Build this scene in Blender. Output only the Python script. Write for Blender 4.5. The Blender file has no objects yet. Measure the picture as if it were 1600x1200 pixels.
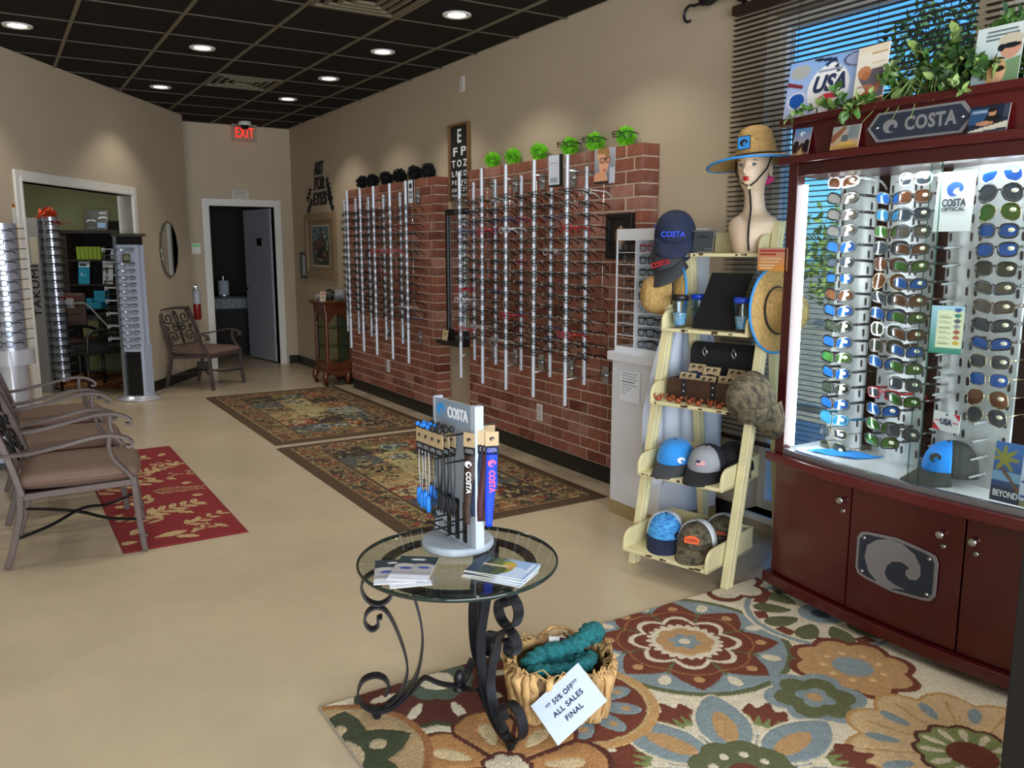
import bpy, math, random
import numpy as np
from mathutils import Vector, Matrix
PI = math.pi
S = bpy.context.scene
random.seed(7)
# ---------------------------------------------------------------- camera
cd = bpy.data.cameras.new('camera'); cam = bpy.data.objects.new('camera', cd); S.collection.objects.link(cam)
cd.sensor_width = 36.0; cd.lens = 29.25; cd.clip_start = 0.02; cd.clip_end = 300
_yaw = math.atan2(820, math.hypot(1300, 211)); _p = math.atan2(211, 1300)
cam.location = (0, 0, 1.48); cam.rotation_euler = (PI/2-_p, 0, -_yaw)
S.camera = cam
# ---------------------------------------------------------------- world, sun, daylight, exposure
W = bpy.data.worlds.new('sky'); S.world = W; W.use_nodes = True
_n = W.node_tree.nodes; _bg = _n['Background']
_sky = _n.new('ShaderNodeTexSky'); _sky.sky_type = 'NISHITA'; _sky.sun_disc = False
_sky.sun_elevation = math.radians(48); _sky.sun_rotation = math.radians(250); _sky.ozone_density = 4.0; _sky.air_density = 1.0
_mx = _n.new('ShaderNodeMix'); _mx.data_type = 'RGBA'; _mx.blend_type = 'MULTIPLY'; _mx.inputs[0].default_value = 1; _mx.inputs[7].default_value = (.30, .68, 1.15, 1)
W.node_tree.links.new(_sky.outputs[0], _mx.inputs[6]); W.node_tree.links.new(_mx.outputs[2], _bg.inputs[0]); _bg.inputs[1].default_value = 0.24
sl = bpy.data.lights.new('sun', 'SUN'); sl.energy = 5; sl.angle = 0.01; sl.color = (1, .95, .87)
so = bpy.data.objects.new('sun', sl); S.collection.objects.link(so); so.rotation_euler = (math.radians(38), 0, math.radians(-70))
al = bpy.data.lights.new('storefront_daylight', 'AREA'); al.shape = 'RECTANGLE'; al.size = 5.6; al.size_y = 2.2; al.energy = 470; al.color = (.86, .93, 1.0)
ao = bpy.data.objects.new('storefront_daylight', al); S.collection.objects.link(ao); ao.location = (.2, -2.3, 1.45); ao.rotation_euler = (PI/2, 0, 0)
LAMP_W = 29.0
vs = S.view_settings; vs.view_transform = 'Standard'; vs.look = 'None'; vs.gamma = 1.0; vs.use_curve_mapping = False; vs.exposure = 0.22
S.cycles.use_denoising = True
S.cycles.max_bounces = 8; S.cycles.transparent_max_bounces = 24; S.cycles.caustics_reflective = False; S.cycles.caustics_refractive = False
S.cycles.sample_clamp_indirect = 6.0
# ---------------------------------------------------------------- helpers
def lin(h):
    if isinstance(h, str):
        h = h.lstrip('#'); h = [int(h[i:i+2], 16)/255 for i in (0, 2, 4)]
    return tuple(c/12.92 if c <= .04045 else ((c+.055)/1.055)**2.4 for c in h)
_mats = {}
def mat(name, col='#808080', rough=.5, metal=0, var=0, vs=8, bump=0, bs=60, emit=0, spec=.5, coat=0, sheen=0, stretch=None, kind='noise', col2=None, trans=0):
    if name in _mats: return _mats[name]
    m = bpy.data.materials.new(name); m.use_nodes = True; nt = m.node_tree; N = nt.nodes; L = nt.links
    b = N['Principled BSDF']; c = lin(col)
    b.inputs['Base Color'].default_value = (*c, 1); b.inputs['Roughness'].default_value = rough; b.inputs['Metallic'].default_value = metal
    b.inputs['Specular IOR Level'].default_value = spec; b.inputs['Coat Weight'].default_value = coat; b.inputs['Coat Roughness'].default_value = .15
    if sheen: b.inputs['Sheen Weight'].default_value = sheen
    if trans: b.inputs['Transmission Weight'].default_value = trans
    if emit: b.inputs['Emission Color'].default_value = (*c, 1); b.inputs['Emission Strength'].default_value = emit
    m.diffuse_color = (*c, 1)
    if var or bump or col2:
        tc = N.new('ShaderNodeTexCoord'); mp = N.new('ShaderNodeMapping'); L.new(tc.outputs['Object'], mp.inputs[0])
        if stretch: mp.inputs['Scale'].default_value = stretch
    if var or col2:
        t = N.new('ShaderNodeTexNoise'); t.inputs['Scale'].default_value = vs; t.inputs['Detail'].default_value = 6; t.inputs['Roughness'].default_value = .6
        L.new(mp.outputs[0], t.inputs['Vector'])
        r = N.new('ShaderNodeValToRGB'); L.new(t.outputs[0], r.inputs[0])
        c2 = lin(col2) if col2 else tuple(min(1, x*(1+var)) for x in c); c1 = c if col2 else tuple(x*(1-var) for x in c)
        r.color_ramp.elements[0].position = .35; r.color_ramp.elements[1].position = .65
        r.color_ramp.elements[0].color = (*c1, 1); r.color_ramp.elements[1].color = (*c2, 1)
        L.new(r.outputs[0], b.inputs['Base Color'])
    if bump:
        t = N.new('ShaderNodeTexNoise'); t.inputs['Scale'].default_value = bs; t.inputs['Detail'].default_value = 4
        L.new(mp.outputs[0], t.inputs['Vector'])
        bp = N.new('ShaderNodeBump'); bp.inputs['Strength'].default_value = bump; bp.inputs['Distance'].default_value = .01
        L.new(t.outputs[0], bp.inputs['Height']); L.new(bp.outputs[0], b.inputs['Normal'])
    _mats[name] = m
    return m
def colmat(name, rough=.6, sheen=0, noise=0, coat=0):
    """base colour = the print or weave stored on the mesh"""
    if name in _mats: return _mats[name]
    m = bpy.data.materials.new(name); m.use_nodes = True; nt = m.node_tree; b = nt.nodes['Principled BSDF']
    a = nt.nodes.new('ShaderNodeAttribute'); a.attribute_name = 'Col'
    b.inputs['Roughness'].default_value = rough; b.inputs['Coat Weight'].default_value = coat
    if sheen: b.inputs['Sheen Weight'].default_value = sheen
    if noise:
        tc = nt.nodes.new('ShaderNodeTexCoord'); t = nt.nodes.new('ShaderNodeTexNoise'); t.inputs['Scale'].default_value = 170; t.inputs['Detail'].default_value = 3
        nt.links.new(tc.outputs['Object'], t.inputs['Vector'])
        mr = nt.nodes.new('ShaderNodeMapRange'); mr.inputs[1].default_value = .3; mr.inputs[2].default_value = .7; mr.inputs[3].default_value = 1-noise; mr.inputs[4].default_value = 1+noise
        nt.links.new(t.outputs[0], mr.inputs[0])
        mx = nt.nodes.new('ShaderNodeVectorMath'); mx.operation = 'SCALE'
        nt.links.new(a.outputs['Color'], mx.inputs[0]); nt.links.new(mr.outputs[0], mx.inputs['Scale']); nt.links.new(mx.outputs[0], b.inputs['Base Color'])
        bp = nt.nodes.new('ShaderNodeBump'); bp.inputs['Strength'].default_value = .6; bp.inputs['Distance'].default_value = .006
        nt.links.new(t.outputs[0], bp.inputs['Height']); nt.links.new(bp.outputs[0], b.inputs['Normal'])
    else: nt.links.new(a.outputs['Color'], b.inputs['Base Color'])
    _mats[name] = m; return m
def glassmat(name, tint='#ffffff', refl=.08, rough=.02):
    if name in _mats: return _mats[name]
    m = bpy.data.materials.new(name); m.use_nodes = True; nt = m.node_tree; N = nt.nodes; N.clear()
    o = N.new('ShaderNodeOutputMaterial'); mx = N.new('ShaderNodeMixShader'); t = N.new('ShaderNodeBsdfTransparent'); g = N.new('ShaderNodeBsdfGlossy')
    f = N.new('ShaderNodeLayerWeight'); pw = N.new('ShaderNodeMath'); pw.operation = 'POWER'; pw.inputs[1].default_value = 4
    mr = N.new('ShaderNodeMath'); mr.operation = 'MULTIPLY_ADD'; mr.inputs[1].default_value = .8; mr.inputs[2].default_value = refl*.5
    t.inputs[0].default_value = (*lin(tint), 1); g.inputs['Roughness'].default_value = rough
    f.inputs[0].default_value = .5; nt.links.new(f.outputs['Facing'], pw.inputs[0]); nt.links.new(pw.outputs[0], mr.inputs[0]); nt.links.new(mr.outputs[0], mx.inputs[0]); nt.links.new(t.outputs[0], mx.inputs[1]); nt.links.new(g.outputs[0], mx.inputs[2]); nt.links.new(mx.outputs[0], o.inputs[0])
    _mats[name] = m; return m
class MB:
    """collects shapes, then links them as ONE mesh object"""
    def __init__(s): s.v = []; s.f = []; s.m = []; s.sm = []; s.M = Matrix()
    def add(s, vs, fs, m=0, smooth=False):
        k = len(s.v); M = s.M
        s.v += [tuple(M @ Vector(p)) for p in vs]; s.f += [tuple(i+k for i in f) for f in fs]; s.m += [m]*len(fs); s.sm += [smooth]*len(fs); return s
    def box(s, x0, y0, z0, x1, y1, z1, m=0):
        v = [(x, y, z) for z in (z0, z1) for y in (y0, y1) for x in (x0, x1)]
        return s.add(v, [(0,2,3,1),(4,5,7,6),(0,1,5,4),(2,6,7,3),(0,4,6,2),(1,3,7,5)], m)
    def prism(s, poly, z0, z1, m=0, smooth=False, m2=None):
        n = len(poly); a = sum(poly[i][0]*poly[(i+1)%n][1]-poly[(i+1)%n][0]*poly[i][1] for i in range(n))
        if a < 0: poly = poly[::-1]
        v = [(x, y, z0) for x, y in poly]+[(x, y, z1) for x, y in poly]
        s.add(v, [tuple(range(n-1, -1, -1)), tuple(range(n, 2*n))], m if m2 is None else m2)
        k = len(s.v)-2*n
        fs = [(k+i, k+(i+1)%n, k+n+(i+1)%n, k+n+i) for i in range(n)]
        s.f += fs; s.m += [m]*n; s.sm += [smooth]*n; return s
    def sweep(s, path, prof, B=None, closed=False, m=0, smooth=True, scale=None, caps=True):
        """profile (a,b) swept along path; a along the side vector, b along B (fixed binormal) or parallel transport"""
        P = [Vector(p) for p in path]; n = len(P); k = len(prof); vs = []; fs = []
        T = [((P[(i+1)%n]-P[i-1]) if closed else (P[min(i+1, n-1)]-P[max(i-1, 0)])).normalized() for i in range(n)]
        if B is None:
            r = Vector((0, 0, 1)) if abs(T[0].z) < .9 else Vector((1, 0, 0)); side = T[0].cross(r).normalized()
        for i in range(n):
            if B is not None: bb = Vector(B(i) if callable(B) else B); sd = bb.cross(T[i]).normalized(); bb = bb.normalized()
            else: side = (side-T[i]*side.dot(T[i])).normalized(); sd = side; bb = T[i].cross(sd)
            c = scale[i] if scale is not None else 1
            vs += [tuple(P[i]+sd*(a*c)+bb*(b*c)) for a, b in prof]
        for i in range(n if closed else n-1):
            j = (i+1) % n
            fs += [(i*k+q, i*k+(q+1)%k, j*k+(q+1)%k, j*k+q) for q in range(k)]
        if not closed and caps: fs += [tuple(range(k-1, -1, -1)), tuple((n-1)*k+q for q in range(k))]
        return s.add(vs, fs, m, smooth)
    def tube(s, path, r, seg=8, closed=False, m=0, scale=None):
        return s.sweep(path, [(r*math.cos(2*PI*i/seg), r*math.sin(2*PI*i/seg)) for i in range(seg)], None, closed, m, True, scale)
    def bar(s, path, w, t, B, closed=False, m=0): return s.sweep(path, [(-t/2,-w/2),(t/2,-w/2),(t/2,w/2),(-t/2,w/2)], B, closed, m, False)
    def lathe(s, prof, seg=24, m=0, smooth=True, c=(0,0,0), sx=1, sy=1):
        k = len(prof); vs = [(c[0]+r*sx*math.cos(2*PI*i/seg), c[1]+r*sy*math.sin(2*PI*i/seg), c[2]+z) for i in range(seg) for r, z in prof]
        fs = [(i*k+q, ((i+1)%seg)*k+q, ((i+1)%seg)*k+q+1, i*k+q+1) for i in range(seg) for q in range(k-1)]
        s.add(vs, fs, m, smooth)
        return s
    def cyl(s, c, r, h, seg=20, m=0, axis='z', r2=None):
        o = s.M.copy(); s.M = s.M @ Matrix.Translation(c) @ {'z': Matrix(), 'x': Matrix.Rotation(PI/2, 4, 'Y'), 'y': Matrix.Rotation(-PI/2, 4, 'X')}[axis]
        r2 = r if r2 is None else r2
        ring = lambda rr, z: [(rr*math.cos(2*PI*i/seg), rr*math.sin(2*PI*i/seg), z) for i in range(seg)]
        s.add(ring(r, 0)+ring(r2, h), [(i, (i+1)%seg, seg+(i+1)%seg, seg+i) for i in range(seg)], m, True)
        s.add(ring(r, 0), [tuple(range(seg-1, -1, -1))], m); s.add(ring(r2, h), [tuple(range(seg))], m)
        s.M = o; return s
    def ball(s, c, r, seg=12, m=0, sx=1, sy=1, sz=1):
        n = max(4, seg//2); s.lathe([(max(1e-5, r*math.sin(PI*i/n)), -r*math.cos(PI*i/n)*sz) for i in range(n+1)], seg, m, True, c, sx, sy); return s
    def surf(s, fn, nu, nv, m=0, smooth=True, cu=False):
        vs = [tuple(fn(i/nu, j/nv)) for j in range(nv+1) for i in range(nu+(0 if cu else 1))]; w = nu+(0 if cu else 1)
        fs = [(j*w+i, j*w+(i+1)%w, (j+1)*w+(i+1)%w, (j+1)*w+i) for j in range(nv) for i in range(nu)]
        return s.add(vs, fs, m, smooth)
    def mesh(s, name, mats):
        me = bpy.data.meshes.new(name); me.from_pydata(s.v, [], s.f)
        me.polygons.foreach_set('material_index', s.m); me.polygons.foreach_set('use_smooth', s.sm)
        for q in (mats if isinstance(mats, (list, tuple)) else [mats]): me.materials.append(q)
        me.update(); return me
    def build(s, name, mats, parent=None, loc=None, rz=0, bev=0, solid=0, sub=0, kind=None):
        return link(name, s.mesh(name, mats), parent, loc, rz, bev, solid, sub, kind)
def link(name, me, parent=None, loc=None, rz=0, bev=0, solid=0, sub=0, kind=None):
    o = bpy.data.objects.new(name, me); S.collection.objects.link(o)
    if parent: o.parent = parent
    if loc is not None: o.location = loc
    if isinstance(rz, (tuple, list)): o.rotation_euler = rz
    else: o.rotation_euler.z = rz
    if solid: q = o.modifiers.new('solid', 'SOLIDIFY'); q.thickness = solid; q.offset = 0
    if bev: q = o.modifiers.new('bevel', 'BEVEL'); q.width = bev; q.segments = 2; q.limit_method = 'ANGLE'
    if sub: q = o.modifiers.new('sub', 'SUBSURF'); q.levels = sub; q.render_levels = sub
    if kind: o['kind'] = kind
    return o
def tag(o, label, cat, group=None):
    o['label'] = label; o['category'] = cat
    if group: o['group'] = group
    return o
def thing(name, label, cat, loc=(0,0,0), rz=0, group=None):
    o = bpy.data.objects.new(name, None); S.collection.objects.link(o); o.empty_display_size = .05
    o.location = loc
    if isinstance(rz, (tuple, list)): o.rotation_euler = rz
    else: o.rotation_euler.z = rz
    return tag(o, label, cat, group)
def struct(name, parent=None):
    o = bpy.data.objects.new(name, None); S.collection.objects.link(o); o['kind'] = 'structure'; o.empty_display_size = .05
    if parent: o.parent = parent
    return o
def dup(root, loc, rz=None, label=None):
    r = root.copy(); S.collection.objects.link(r); r.location = loc
    if rz is not None: r.rotation_euler = rz if isinstance(rz, (tuple, list)) else (0, 0, rz)
    if label: r['label'] = label
    def rec(a, b):
        for ch in a.children:
            c = ch.copy(); S.collection.objects.link(c); c.parent = b; rec(ch, c)
    rec(root, r); return r
_txt = {}
def textmesh(t, size, extrude, m, bold=0, shear=0, spacing=1, align='CENTER'):
    c = bpy.data.curves.new('lettering', 'FONT'); c.body = t; c.size = size; c.extrude = extrude; c.offset = bold; c.shear = shear; c.space_character = spacing
    c.align_x = align; c.align_y = 'CENTER'; c.resolution_u = 3
    o = bpy.data.objects.new('tmp', c); S.collection.objects.link(o); bpy.context.view_layer.update()
    me = bpy.data.meshes.new_from_object(o.evaluated_get(bpy.context.evaluated_depsgraph_get()))
    bpy.data.objects.remove(o); bpy.data.curves.remove(c); me.materials.clear(); me.materials.append(m); me.name = 'lettering'
    return me
def text(t, size, m, parent, M, extrude=.0006, bold=0, shear=0, spacing=1, align='CENTER', name='lettering', w=None):
    """lettering in the local xy plane of M (x right, y up, z towards the reader); w = total width"""
    me = textmesh(t, size, extrude, m, bold*size, shear, spacing, align)
    if w and len(me.vertices):
        xs = [v.co.x for v in me.vertices]; k = w/max(1e-6, max(xs)-min(xs)); me.transform(Matrix.Diagonal((k, 1, 1, 1)))
    me.transform(M)
    return link(name, me, parent)
def frame3(o, x, y):
    """matrix with origin o, local x and y axes given"""
    x = Vector(x).normalized(); y = Vector(y); z = x.cross(y).normalized(); y = z.cross(x)
    return Matrix(((x.x, y.x, z.x, o[0]), (x.y, y.y, z.y, o[1]), (x.z, y.z, z.z, o[2]), (0, 0, 0, 1)))
def paint(U, V, bg, shapes):
    """flat print: bg colour (or pair for a vertical blend) and shapes in order; U,V in 0..1, v up"""
    n = U.shape
    if isinstance(bg, tuple): a, b = np.array(lin(bg[0])), np.array(lin(bg[1])); C = a+(b-a)*V[..., None]
    else: C = np.ones(n+(3,))*np.array(lin(bg))
    for s in shapes:
        c = np.array(lin([q for q in s if isinstance(q, str)][-1])); k = s[0]
        if k == 'r': q = (U >= s[1]) & (U <= s[3]) & (V >= s[2]) & (V <= s[4])
        elif k == 'e':
            a = s[6] if len(s) > 6 else 0; du, dv = U-s[1], V-s[2]; ca, sa = math.cos(a), math.sin(a)
            q = ((du*ca+dv*sa)/s[3])**2+((-du*sa+dv*ca)/s[4])**2 <= 1
        elif k == 'p':
            q = np.zeros(n, bool); P = s[1]; j = len(P)-1
            for i in range(len(P)):
                (xi, yi), (xj, yj) = P[i], P[j]
                q ^= ((yi > V) != (yj > V)) & (U < (xj-xi)*(V-yi)/((yj-yi) or 1e-9)+xi); j = i
        C[q] = c
    return C
def colgrid(name, fn, C, nu, nv, m, parent=None, solid=0):
    """surface fn(U,V)->X,Y,Z arrays with colours C (linear) on its points"""
    U, V = np.meshgrid(np.linspace(0, 1, nu+1), np.linspace(0, 1, nv+1)); X, Y, Z = fn(U, V)
    co = np.stack([X, Y, Z], -1).reshape(-1, 3).astype(np.float32); w = nu+1
    i = np.arange(nu)[None, :]+np.arange(nv)[:, None]*w; q = np.stack([i, i+1, i+1+w, i+w], -1).reshape(-1, 4)
    me = bpy.data.meshes.new(name); me.vertices.add(len(co)); me.vertices.foreach_set('co', co.ravel())
    me.loops.add(q.size); me.loops.foreach_set('vertex_index', q.ravel().astype(np.int32)); me.polygons.add(len(q))
    me.polygons.foreach_set('loop_start', np.arange(0, q.size, 4, dtype=np.int32)); me.polygons.foreach_set('loop_total', np.full(len(q), 4, np.int32))
    me.update(calc_edges=True); a = me.color_attributes.new('Col', 'FLOAT_COLOR', 'POINT')
    cc = np.ones((len(co), 4), np.float32); cc[:, :3] = np.asarray(C).reshape(-1, 3); a.data.foreach_set('color', cc.ravel())
    me.materials.append(m); return link(name, me, parent, solid=solid)
def card(name, w, h, bg, shapes, M, parent=None, res=46, m=None, backing=.002, bm=None):
    """a printed sheet with thickness: local x right, y up, origin bottom centre, print faces +z"""
    nu = max(4, int(res*w/max(w, h))); nv = max(4, int(res*h/max(w, h)))
    U, V = np.meshgrid(np.linspace(0, 1, nu+1), np.linspace(0, 1, nv+1)); C = paint(U, V, bg, shapes)
    A = np.array(M)
    def fn(U, V):
        p = np.stack([(U-.5)*w, V*h, np.full_like(U, backing/2+.0004), np.ones_like(U)], -1) @ A.T
        return p[..., 0], p[..., 1], p[..., 2]
    o = colgrid(name, fn, C, nu, nv, m or colmat('printed_paper', .35), parent)
    b = MB(); b.M = M; b.box(-w/2, 0, -backing/2, w/2, h, backing/2); b.build('backing', bm or mat('card_back', '#d8d6cf', .6), parent or o)
    return o
# ---------------------------------------------------------------- materials of the shell
m_wall = mat('beige_paint', '#b5a68f', .75, var=.03, vs=1.5, bump=.05, bs=120)
m_green = mat('sage_paint', '#8d9069', .8, var=.03, vs=2)
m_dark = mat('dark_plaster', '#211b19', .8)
m_base = mat('black_rubber', '#16130f', .45)
m_white = mat('white_gloss_paint', '#d9d6cf', .35)
m_floor = mat('polished_concrete', '#bdad92', .27, var=.07, vs=1.3, bump=.03, bs=9, spec=.45)
m_tile = mat('black_ceiling_tile', '#211e1b', .9, var=.12, vs=30, bump=.25, bs=90, spec=.15)
m_grid = mat('bronze_grid', '#6a634f', .5)
m_steel = mat('brushed_steel', '#c3c6c9', .28, 1)
m_chrome = mat('chrome', '#e3e5e8', .12, 1)
m_black = mat('black_plastic', '#131313', .4)
m_iron = mat('black_iron', '#1b1b1d', .45, .3)
m_paper = mat('white_paper', '#e4e8ee', .6)
m_ink = mat('black_ink', '#191a1e', .6)
RX, BY, CZ = 3.36, 10.72, 2.97
LD, LM = Vector((.553, .833, 0)), Vector((-.833, .553, 0)); LP = Vector((.21, 7.57, 0))
LW = Matrix(((LD.x, LM.x, 0, LP.x), (LD.y, LM.y, 0, LP.y), (0, 0, 1, 0), (0, 0, 0, 1)))      # (u along the slanted wall, m into the lab, z)
b = MB(); b.box(-4.2, -2.8, -.1, 3.55, 13.2, 0); fl = b.build('floor', m_floor); fl['kind'] = 'structure'
# ceiling: slab, tees and tiles
ceil = struct('ceiling')
b = MB(); b.box(-4.4, -2.8, 3.06, 3.6, 13.4, 3.16); b.build('light_block_slab', m_dark, ceil)  # unseen backing over the tiles, made larger to block light
b = MB()
inside = lambda x, y, t: (x-LP.x)*.833-(y-LP.y)*.553 > t
for k in range(-10, 2):
    x = 2.4+.6*k; y1 = min(BY, LP.y+(x-LP.x)*1.506+.05) if x < 1.99 else BY
    b.box(x-.012, -2.6, CZ-.004, x+.012, y1, CZ+.03)
for k in range(-13, 10):
    y = 5.31+.6*k; x0 = max(-3.2, LP.x+(y-LP.y)/1.506-.03)
    if y > 10.25: x0 = 1.99
    b.box(x0, y-.006, CZ-.001, RX, y+.006, CZ+.03, 1)
b.build('grid', [m_grid, mat('dark_cross_tee', '#4d4838', .6)], ceil)
tb = MB(); tb.box(-.288, -.288, 0, .288, .288, .018); tme = tb.mesh('tile', m_tile)
for i in range(-9, 3):
    for j in range(-13, 10):
        x, y = 2.1+.6*i, 5.01+.6*j
        if (i, j) in ((0, 0), (0, 5)): continue
        if not inside(x, y, -.42) or y < -2.4: continue
        w = 1 if x < 3 else .55
        o = link('tile', tme, ceil, (x if x < 3 else 3.175, y, CZ+.004)); o.scale.x = w
# walls
def wall(name, boxes, m=m_wall, M=None):
    b = MB()
    if M: b.M = M
    for q in boxes: b.box(*q)
    o = b.build(name, m); o['kind'] = 'structure'; return o
wall('wall_right', [(RX, 3.02, 0, 3.54, BY+.12, 3.06), (RX, -2.6, 0, 3.54, .72, 3.06), (RX, .72, 0, 3.54, 3.02, .09), (RX, .72, 2.62, 3.54, 3.02, 3.06), (RX, 1.87, .09, 3.54, 1.96, 2.62)])
wall('wall_back', [(1.99, BY, 0, 2.33, BY+.12, 3.06), (3.12, BY, 0, RX, BY+.12, 3.06), (2.33, BY, 2.0, 3.12, BY+.12, 3.06)])
wall('wall_left', [(-6.2, 0, 0, .09, .12, 3.06), (1.88, 0, 0, 3.22, .12, 3.06), (.09, 0, 2.0, 1.88, .12, 3.06)], M=LW)
wall('wall_corner', [(1.87, 10.26, 0, 1.99, BY+.12, 3.06)])
wall('wall_front', [(-3.4, -2.75, 0, 3.54, -2.6, 3.06)])
wall('wall_outer', [(-3.4, -2.6, 0, -3.25, 3.2, 3.06)])
wall('wall_lab_back', [(3.7, .5, 0, 3.82, 3.4, 3.06), (-1.6, 3.3, 0, 3.8, 3.42, 3.06), (-1.7, .12, 0, -1.6, 3.4, 3.06), (-1.7, .12, 2.62, 3.2, 3.4, 2.72), (3.2, .5, 2.62, 3.8, 3.4, 2.72)], m_green, LW)
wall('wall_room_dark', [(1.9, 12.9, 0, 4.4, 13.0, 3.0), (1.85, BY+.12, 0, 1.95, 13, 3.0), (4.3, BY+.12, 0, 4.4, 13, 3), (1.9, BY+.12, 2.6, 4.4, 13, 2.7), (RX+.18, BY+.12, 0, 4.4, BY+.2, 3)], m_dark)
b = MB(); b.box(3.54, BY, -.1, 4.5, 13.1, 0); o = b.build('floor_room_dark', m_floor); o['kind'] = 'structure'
# baseboards
def bb(name, q, M=None):
    b = MB()
    if M: b.M = M
    b.box(*q); o = b.build(name, m_base); o['kind'] = 'structure'
bb('baseboard_right', (RX-.012, 3.02, 0, RX, BY, .105)); bb('baseboard_back', (3.24, BY-.012, 0, RX, BY, .105)); bb('baseboard_rear', (1.99, BY-.012, 0, 2.25, BY, .105))
bb('baseboard_left', (2.0, -.012, 0, 3.22, 0, .105), LW); bb('baseboard_entry', (-6, -.012, 0, .0, 0, .105), LW)
# white casings
def casing(name, u0, u1, top, y0, y1, M=None, w=.085):
    b = MB()
    if M: b.M = M
    b.box(u0-w, y0, 0, u0, y1, top+w); b.box(u1, y0, 0, u1+w, y1, top+w); b.box(u0, y0, top, u1, y1, top+w)
    b.box(u0-w*.35, y0-.008, 0, u0-w*.05, y0, top+w*.35); b.box(u1+w*.05, y0-.008, 0, u1+w*.35, y0, top+w*.35); b.box(u0-w*.05, y0-.008, top+w*.05, u1+w*.05, y0, top+w*.35)
    o = b.build(name, m_white, bev=.003); o['kind'] = 'structure'
casing('trim_1', .09, 1.88, 2.0, -.018, .14, LW); casing('trim_2', 2.33, 3.12, 2.0, BY-.018, BY+.13)
# the grey door, swung into the dark room
d = struct('door_1'); d.location = (3.115, BY+.13, 0); d.rotation_euler.z = PI-math.radians(80)
m_door = mat('grey_door_paint', '#9a9ca6', .5)
b = MB(); b.box(0, -.02, .02, .77, .02, 1.99); b.build('leaf', m_door, d, bev=.002)
b = MB(); b.cyl((.70, .02, .95), .025, .012, 14, 0, 'y'); b.cyl((.70, .03, .95), .009, .035, 10, 0, 'y'); b.box(.60, .058, .94, .71, .07, .96); b.build('handle', m_steel, d)
b = MB(); b.box(.25, .02, 1.52, .38, .026, 1.62); b.build('coat_plate', m_black, d)
for z in (.25, 1.05, 1.8):
    b = MB(); b.box(-.005, -.03, z, .02, .005, z+.1); b.cyl((0, -.03, z), .008, .1, 8); b.build('hinge', m_steel, d)
# window with white frames
m_pane = glassmat('window_glass', '#f4fbf8', .05)
for k, (y0, y1) in enumerate(((1.96, 3.02), (.72, 1.87))):
    w = struct('window_%d' % (k+1))
    b = MB(); f = .055
    b.box(3.45, y0, .09, 3.52, y0+f, 2.62); b.box(3.45, y1-f, .09, 3.52, y1, 2.62); b.box(3.45, y0+f, .09, 3.52, y1-f, .09+f); b.box(3.45, y0+f, 2.62-f, 3.52, y1-f, 2.62)
    b.box(3.47, y0+f, .66, 3.5, y1-f, .70); b.build('window_frame', m_white, w, bev=.004)
    b = MB(); b.box(3.484, y0+f, .14, 3.488, y1-f, .66); b.box(3.484, y0+f, .70, 3.488, y1-f, 2.57); b.build('pane', m_pane, w)
    b = MB(); b.box(RX-.03, y0-.02, .06, 3.46, y1+.02, .09); b.build('sill', m_white, w, bev=.003)
# outside: ground, tree, shrubs
b = MB(); b.box(3.6, -25, -.12, 45, 35, -.02); o = b.build('ground', mat('mulch_and_gravel', '#8a7a68', .9, var=.35, vs=9)); o['kind'] = 'structure'
b = MB(); b.box(4.6, -25, -.02, 5.9, 35, .0); o = b.build('sidewalk', mat('pale_concrete', '#b9b6ae', .8, var=.06, vs=4)); o['kind'] = 'structure'
m_bark = mat('tree_bark', '#51443a', .9, var=.2, vs=20); m_leafd = mat('tree_leaf', '#3d5a22', .6, var=.3, vs=3); m_leafy = mat('yellow_green_leaf', '#8a9a3a', .6, var=.3, vs=3)  # tall tree has dark green leaves, low trees yellow-green ones
def leafcloud(n, c, r, s, sz=1):
    b = MB(); rnd = random.Random(n)
    for i in range(n):
        d = Vector((rnd.gauss(0, 1), rnd.gauss(0, 1), rnd.gauss(0, 1)*sz)).normalized()*r*rnd.random()**.4; p = Vector(c)+Vector((d.x, d.y, d.z*sz))
        a = Vector((rnd.gauss(0, 1), rnd.gauss(0, 1), rnd.gauss(0, 1))).normalized()*s; q = a.cross(Vector((rnd.gauss(0, 1), rnd.gauss(0, 1), 1))).normalized()*s*.45
        b.add([p-a, p+q, p+a, p-q], [(0, 1, 2, 3)])
    return b
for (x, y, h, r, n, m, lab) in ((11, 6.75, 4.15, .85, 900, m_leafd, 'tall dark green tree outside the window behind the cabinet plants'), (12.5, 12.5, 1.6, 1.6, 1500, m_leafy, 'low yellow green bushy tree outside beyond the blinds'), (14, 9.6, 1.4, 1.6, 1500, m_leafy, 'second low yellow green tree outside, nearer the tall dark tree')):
    t = thing('tree', lab, 'tree', (x, y, -.02), 0, 'trees outside the window')
    b = MB(); b.tube([(0, 0, 0), (.1, 0, h*.45), (0, .1, h)], .12, 8, scale=[1, .7, .3]); b.build('trunk', m_bark, t)
    leafcloud(n, (0, 0, h), r, .075 if h > 4 else .11, .8).build('foliage', m, t, kind='stuff')
ORDW = 'nearest second third fourth fifth'.split()
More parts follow.
